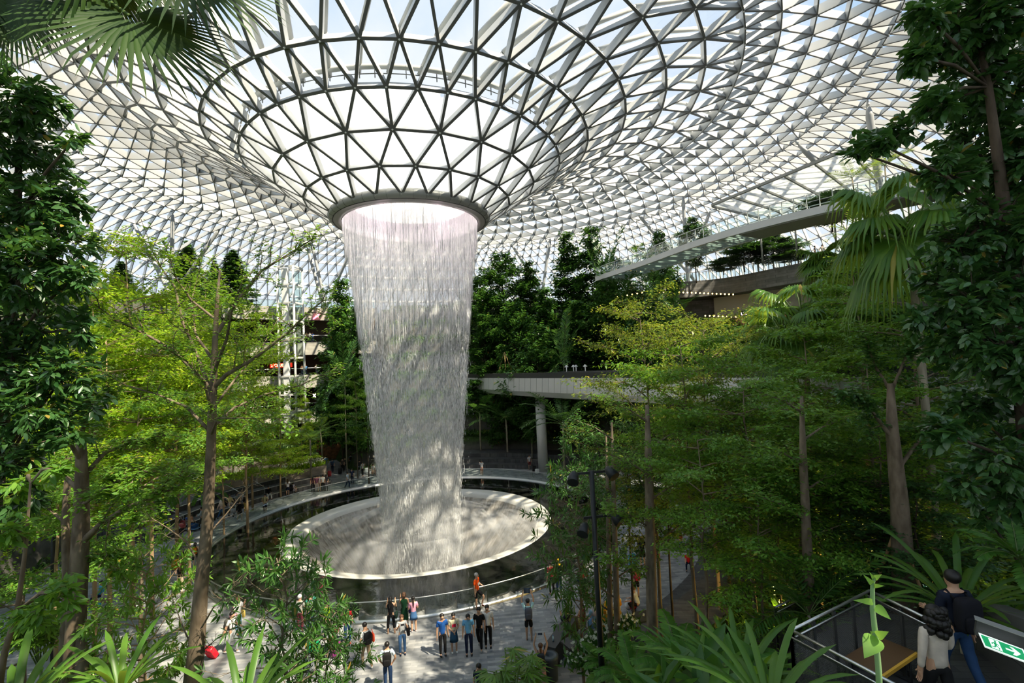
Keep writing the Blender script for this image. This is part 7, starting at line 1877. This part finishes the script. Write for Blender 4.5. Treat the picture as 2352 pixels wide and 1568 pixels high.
# --- far side of the plaza by the alley
for X, Y, f_, top, bot, hair, lab in [
 (712, 1108, 10, (0.03, 0.03, 0.03), ('trousers', (0.5, 0.5, 0.5)), 'long', 'woman in dark jacket by the palm trunks, left of the pair'),
 (721, 1104, 10, (0.05, 0.03, 0.08), ('mini', (0.05, 0.03, 0.08)), 'long', 'woman in purple dress taking a photo by the palm trunks, right of the pair'),
 (719, 1130, 190, (0.12, 0.05, 0.05), ('trousers', BLK), 'long', 'long haired person in brown in the group of five by the railing, leftmost'),
 (728, 1130, 180, (0.16, 0.06, 0.10), ('trousers', (0.3, 0.25, 0.22)), 'short', 'person in plum top in the group of five by the railing, second from left'),
 (734, 1129, 180, (0.45, 0.42, 0.42), ('trousers', KHA), 'short', 'person in striped shirt in the group of five by the railing, middle'),
 (742, 1128, 175, (0.62, 0.62, 0.58), ('trousers', BLK), 'short', 'person in white top in the group of five by the railing, second from right'),
 (750, 1127, 180, (0.03, 0.025, 0.03), ('trousers', (0.1, 0.09, 0.1)), 'bob', 'person in black in the group of five by the railing, rightmost'),
 (750, 1078, 185, (0.10, 0.22, 0.36), ('trousers', (0.28, 0.36, 0.45)), 'short', 'man in denim shirt walking into the alley'),
 (764, 1086, 180, (0.08, 0.16, 0.30), ('trousers', NAVY), 'short', 'man with backpack walking into the alley beside a red suitcase'),
 (787, 1084, 0, (0.08, 0.06, 0.06), ('trousers', BLK), 'short', 'person in dark clothes at the alley mouth, left one'),
 (793, 1082, 0, (0.07, 0.07, 0.06), ('trousers', (0.05, 0.05, 0.05)), 'short', 'person in dark clothes and white shoes at the alley mouth, right one'),
 (806, 1074, 180, (0.25, 0.40, 0.50), ('trousers', NAVY), 'short', 'person in pale blue with rucksack in front of the dark shrubs'),
 (799, 1121, 80, (0.55, 0.66, 0.74), ('trousers', DJEAN), 'short', 'man in pale blue shirt walking past the far railing'),
 (809, 1112, -20, (0.03, 0.04, 0.09), ('trousers', NAVY), 'short', 'bald man in navy standing at the far railing'),
 (833, 1094, 60, (0.62, 0.62, 0.62), ('trousers', BLK), 'short', 'man in white shirt taking a photo by the far railing'),
 (1107, 1092, 180, (0.66, 0.66, 0.66), ('shorts', (0.25, 0.12, 0.08)), 'short', 'person in white taking a photo behind the pool right of the waterfall'),
 (1217, 1078, 10, (0.55, 0.55, 0.56), ('shorts', (0.18, 0.03, 0.04)), 'short', 'man in white with suitcases beside the pale guideway column'),
]:
    arm = 'face' if 'photo' in lab else ('hold' if 'taking' in lab else 'down')
    q = person(P(X, Y), f_, 1.68, arm, 'walk' if 'walking' in lab else 'stand', top, bot, lab, hair=hair, fine=False, shoes=PALE if 'white shoes' in lab else BLK)
    if 'backpack' in lab: backpack(q, (0.04, 0.06, 0.12), 'dark backpack of the man walking into the alley')
    if 'rucksack' in lab: backpack(q, BLK, 'black rucksack in front of the dark shrubs')
suitcase(P(757, 1094), 0.2, (0.50, 0.04, 0.04), 'red suitcase pulled into the alley', 0.6); suitcase(P(781, 1088), 0.2, BLK, 'black suitcase at the alley mouth', 0.7); suitcase(P(1227, 1083), 0.2, BLK, 'black suitcase by the pale guideway column', 0.6); suitcase(P(1234, 1088), 0.2, (0.75, 0.75, 0.72), 'white case by the pale guideway column', 0.5); suitcase(P(842, 1086), 0.2, (0.6, 0.65, 0.65), 'pale suitcase by the far railing', 0.55)
sitter(857, 1090, 'woman in pale skirt sitting by the far railing', (0.6, 0.58, 0.56), ('skirt', (0.70, 0.55, 0.36)), 20, 'bob')
sitter(826, 1080, 'man in dark jacket sitting in front of the dark shrubs', (0.05, 0.05, 0.06), ('trousers', (0.2, 0.25, 0.35)), 0, sleeves='long')
sitter(1163, 1062, 'person in black and white sitting on the dark steps behind the pool', (0.4, 0.4, 0.4), ('trousers', BLK), 0)
# --- upper levels
for X, Zf, zf, f_, top, lab in [(658, 44.55, 16.9, 150, (0.72, 0.32, 0.25), 'person in salmon dress on the third level balcony'), (669, 44.6, 16.9, 0, (0.6, 0.62, 0.62), 'person in white on the third level balcony'), (688, 44.6, 16.9, 0, (0.03, 0.03, 0.03), 'person in black on the third level balcony'), (706, 44.6, 16.9, 0, (0.62, 0.30, 0.28), 'person in pink in the group on the third level balcony'), (713, 44.6, 16.9, 0, (0.55, 0.58, 0.6), 'person in pale grey in the group on the third level balcony'), (719, 44.6, 16.9, 0, (0.05, 0.15, 0.5), 'person in blue in the group on the third level balcony'),
 (630, 44.6, 11.8, 0, (0.6, 0.58, 0.55), 'person in white at the left of the second level balcony'), (693, 44.6, 11.8, 0, (0.3, 0.12, 0.08), 'person in brown on the second level balcony'), (702, 44.6, 11.8, 180, (0.05, 0.28, 0.65), 'person in bright blue on the second level balcony'), (726, 44.6, 11.8, 0, (0.5, 0.5, 0.5), 'person in grey on the second level balcony'), (746, 44.6, 6.4, 0, (0.05, 0.08, 0.2), 'person in navy on the lowest balcony'), (754, 44.6, 6.4, 0, (0.6, 0.08, 0.08), 'person in red on the lowest balcony')]:
    # walk along the view line to the balcony radius
    d = ray(X, 830); d.z = 0; Z_ = 60
    while True:
        q = Vector((CAM.x+d.x*Z_, CAM.y+d.y*Z_, 0))
        if hypot(q.x, q.y) > Zf+0.35 or Z_ > 110: break
        Z_ += 0.1
    person((q.x, q.y, zf), f_, 1.68, 'hold', 'stand', top, ('trousers', NAVY), lab, fine=False)
for X, Y, Z_, f_, top, bot, lab in [(1741, 606, 60, 20, (0.45, 0.12, 0.12), ('trousers', BLK), 'person in red at the parapet railing, leftmost'), (1833, 590, 56, 30, (0.5, 0.30, 0.05), ('trousers', (0.3, 0.25, 0.2)), 'person in orange behind the parapet railing'), (1872, 580, 54.2, 40, (0.03, 0.03, 0.03), ('shorts', (0.5, 0.42, 0.3)), 'man in black leaning at the parapet, left of the pair'), (1889, 577, 53.8, -20, (0.45, 0.40, 0.34), ('trousers', (0.35, 0.35, 0.38)), 'person in beige leaning at the parapet, right of the pair')]:
    q = at(X, Y, Z_+1.2); person((q.x, q.y, 22.32), f_, 1.7, 'rail', 'stand', top, bot, lab, fine=False)
# --- the couple on the landing
p = person((onz(2212, 1600, LZ)), 168, 1.76, ('hold', 'down'), 'walk', (0.012, 0.016, 0.03), ('trousers', (0.02, 0.05, 0.12)), 'man in dark blue T-shirt and jeans walking away on the landing at the lower right', shoes=BLK, hairc='black', skin=SKN); backpack(p, (0.012, 0.012, 0.016), 'dark backpack on the man walking away on the landing')
p = person((onz(2168, 1685, LZ)), 172, 1.62, ('down', 'hold'), 'walk', (0.58, 0.50, 0.42), ('trousers', BLK), 'woman with curly black hair in cream jumper walking away at the lower right', 'long', 'curly', shoes=BLK)
finish_skins()
for o in list(SC.objects):
    if '_S' in o: del o['_S']
# ================================================================== light
wd = bpy.data.worlds.new('sky'); SC.world = wd; wd.use_nodes = True
nt = wd.node_tree; nt.nodes.clear()
o_ = nt.nodes.new('ShaderNodeOutputWorld'); bg = nt.nodes.new('ShaderNodeBackground')
tc = nt.nodes.new('ShaderNodeTexCoord'); nz = nt.nodes.new('ShaderNodeTexNoise'); nz.inputs['Scale'].default_value = 1.6; nz.inputs['Detail'].default_value = 7; nz.inputs['Roughness'].default_value = 0.55
nt.links.new(tc.outputs['Generated'], nz.inputs['Vector'])
rp = nt.nodes.new('ShaderNodeValToRGB'); rp.color_ramp.elements[0].position = 0.44; rp.color_ramp.elements[1].position = 0.64
rp.color_ramp.elements[0].color = (0.50, 0.70, 0.94, 1); rp.color_ramp.elements[1].color = (0.92, 0.95, 1.0, 1)
nt.links.new(nz.outputs['Fac'], rp.inputs['Fac'])
sp = nt.nodes.new('ShaderNodeSeparateXYZ'); nt.links.new(tc.outputs['Generated'], sp.inputs[0])
mr = nt.nodes.new('ShaderNodeMapRange'); mr.inputs['From Min'].default_value = 0.0; mr.inputs['From Max'].default_value = 0.45; mr.inputs['To Min'].default_value = 0.85; mr.inputs['To Max'].default_value = 0.0
nt.links.new(sp.outputs[2], mr.inputs['Value'])
mx = nt.nodes.new('ShaderNodeMix'); mx.data_type = 'RGBA'; nt.links.new(mr.outputs[0], mx.inputs[0]); nt.links.new(rp.outputs['Color'], mx.inputs[6]); mx.inputs[7].default_value = (0.93, 0.95, 0.97, 1)
nt.links.new(mx.outputs[2], bg.inputs['Color']); bg.inputs['Strength'].default_value = 0.85
nt.links.new(bg.outputs[0], o_.inputs[0])

sl = bpy.data.lights.new('sun', 'SUN'); sl.energy = 9.5; sl.color = (1.0, 0.87, 0.66); sl.angle = radians(0.6)
so_ = bpy.data.objects.new('sun', sl); COL.objects.link(so_)
sd = Vector((0.51, -0.53, 1.02)).normalized()
so_.rotation_euler = sd.to_track_quat('Z', 'Y').to_euler(); so_.location = sd*120
# pink lamps hidden in the collar that tint the head of the fall
for i in range(6):
    a = 2*pi*(i+0.5)/6
    l = bpy.data.lights.new('collar_lamp', 'POINT'); l.energy = 60; l.color = (1.0, 0.72, 0.86); l.shadow_soft_size = 0.3
    lo = bpy.data.objects.new('collar_lamp', l); COL.objects.link(lo); lo.location = (3.9*sin(a), -3.9*cos(a), 22.9)
# garden uplights in the shaded right slope (amber) 
for X, Y, Z, e in ((1905, 1180, 15, 260), (2020, 1210, 14, 260), (1780, 1180, 18, 260), (2090, 1170, 15, 160), (1950, 1130, 19, 300)):
    p = at(X, Y, Z); l = bpy.data.lights.new('garden_uplight', 'POINT'); l.energy = e; l.color = (1.0, 0.66, 0.18); l.shadow_soft_size = 0.1
    lo = bpy.data.objects.new('garden_uplight', l); COL.objects.link(lo); lo.location = (p.x, p.y, ground(p.x, p.y)+0.5)

SC.view_settings.view_transform = 'Standard'; SC.view_settings.look = 'None'; SC.view_settings.gamma = 1.0; SC.view_settings.exposure = 0.34
SC.view_settings.use_curve_mapping = False
cy = SC.cycles
cy.use_adaptive_sampling = True; cy.adaptive_threshold = 0.08; cy.adaptive_min_samples = 8
cy.use_denoising = True
try: cy.denoiser = 'OPENIMAGEDENOISE'
except Exception: pass
cy.max_bounces = 5; cy.diffuse_bounces = 2; cy.glossy_bounces = 2; cy.transmission_bounces = 2; cy.transparent_max_bounces = 16; cy.volume_bounces = 0
cy.caustics_reflective = False; cy.caustics_refractive = False
cy.sample_clamp_indirect = 4.0
SC.render.use_persistent_data = False
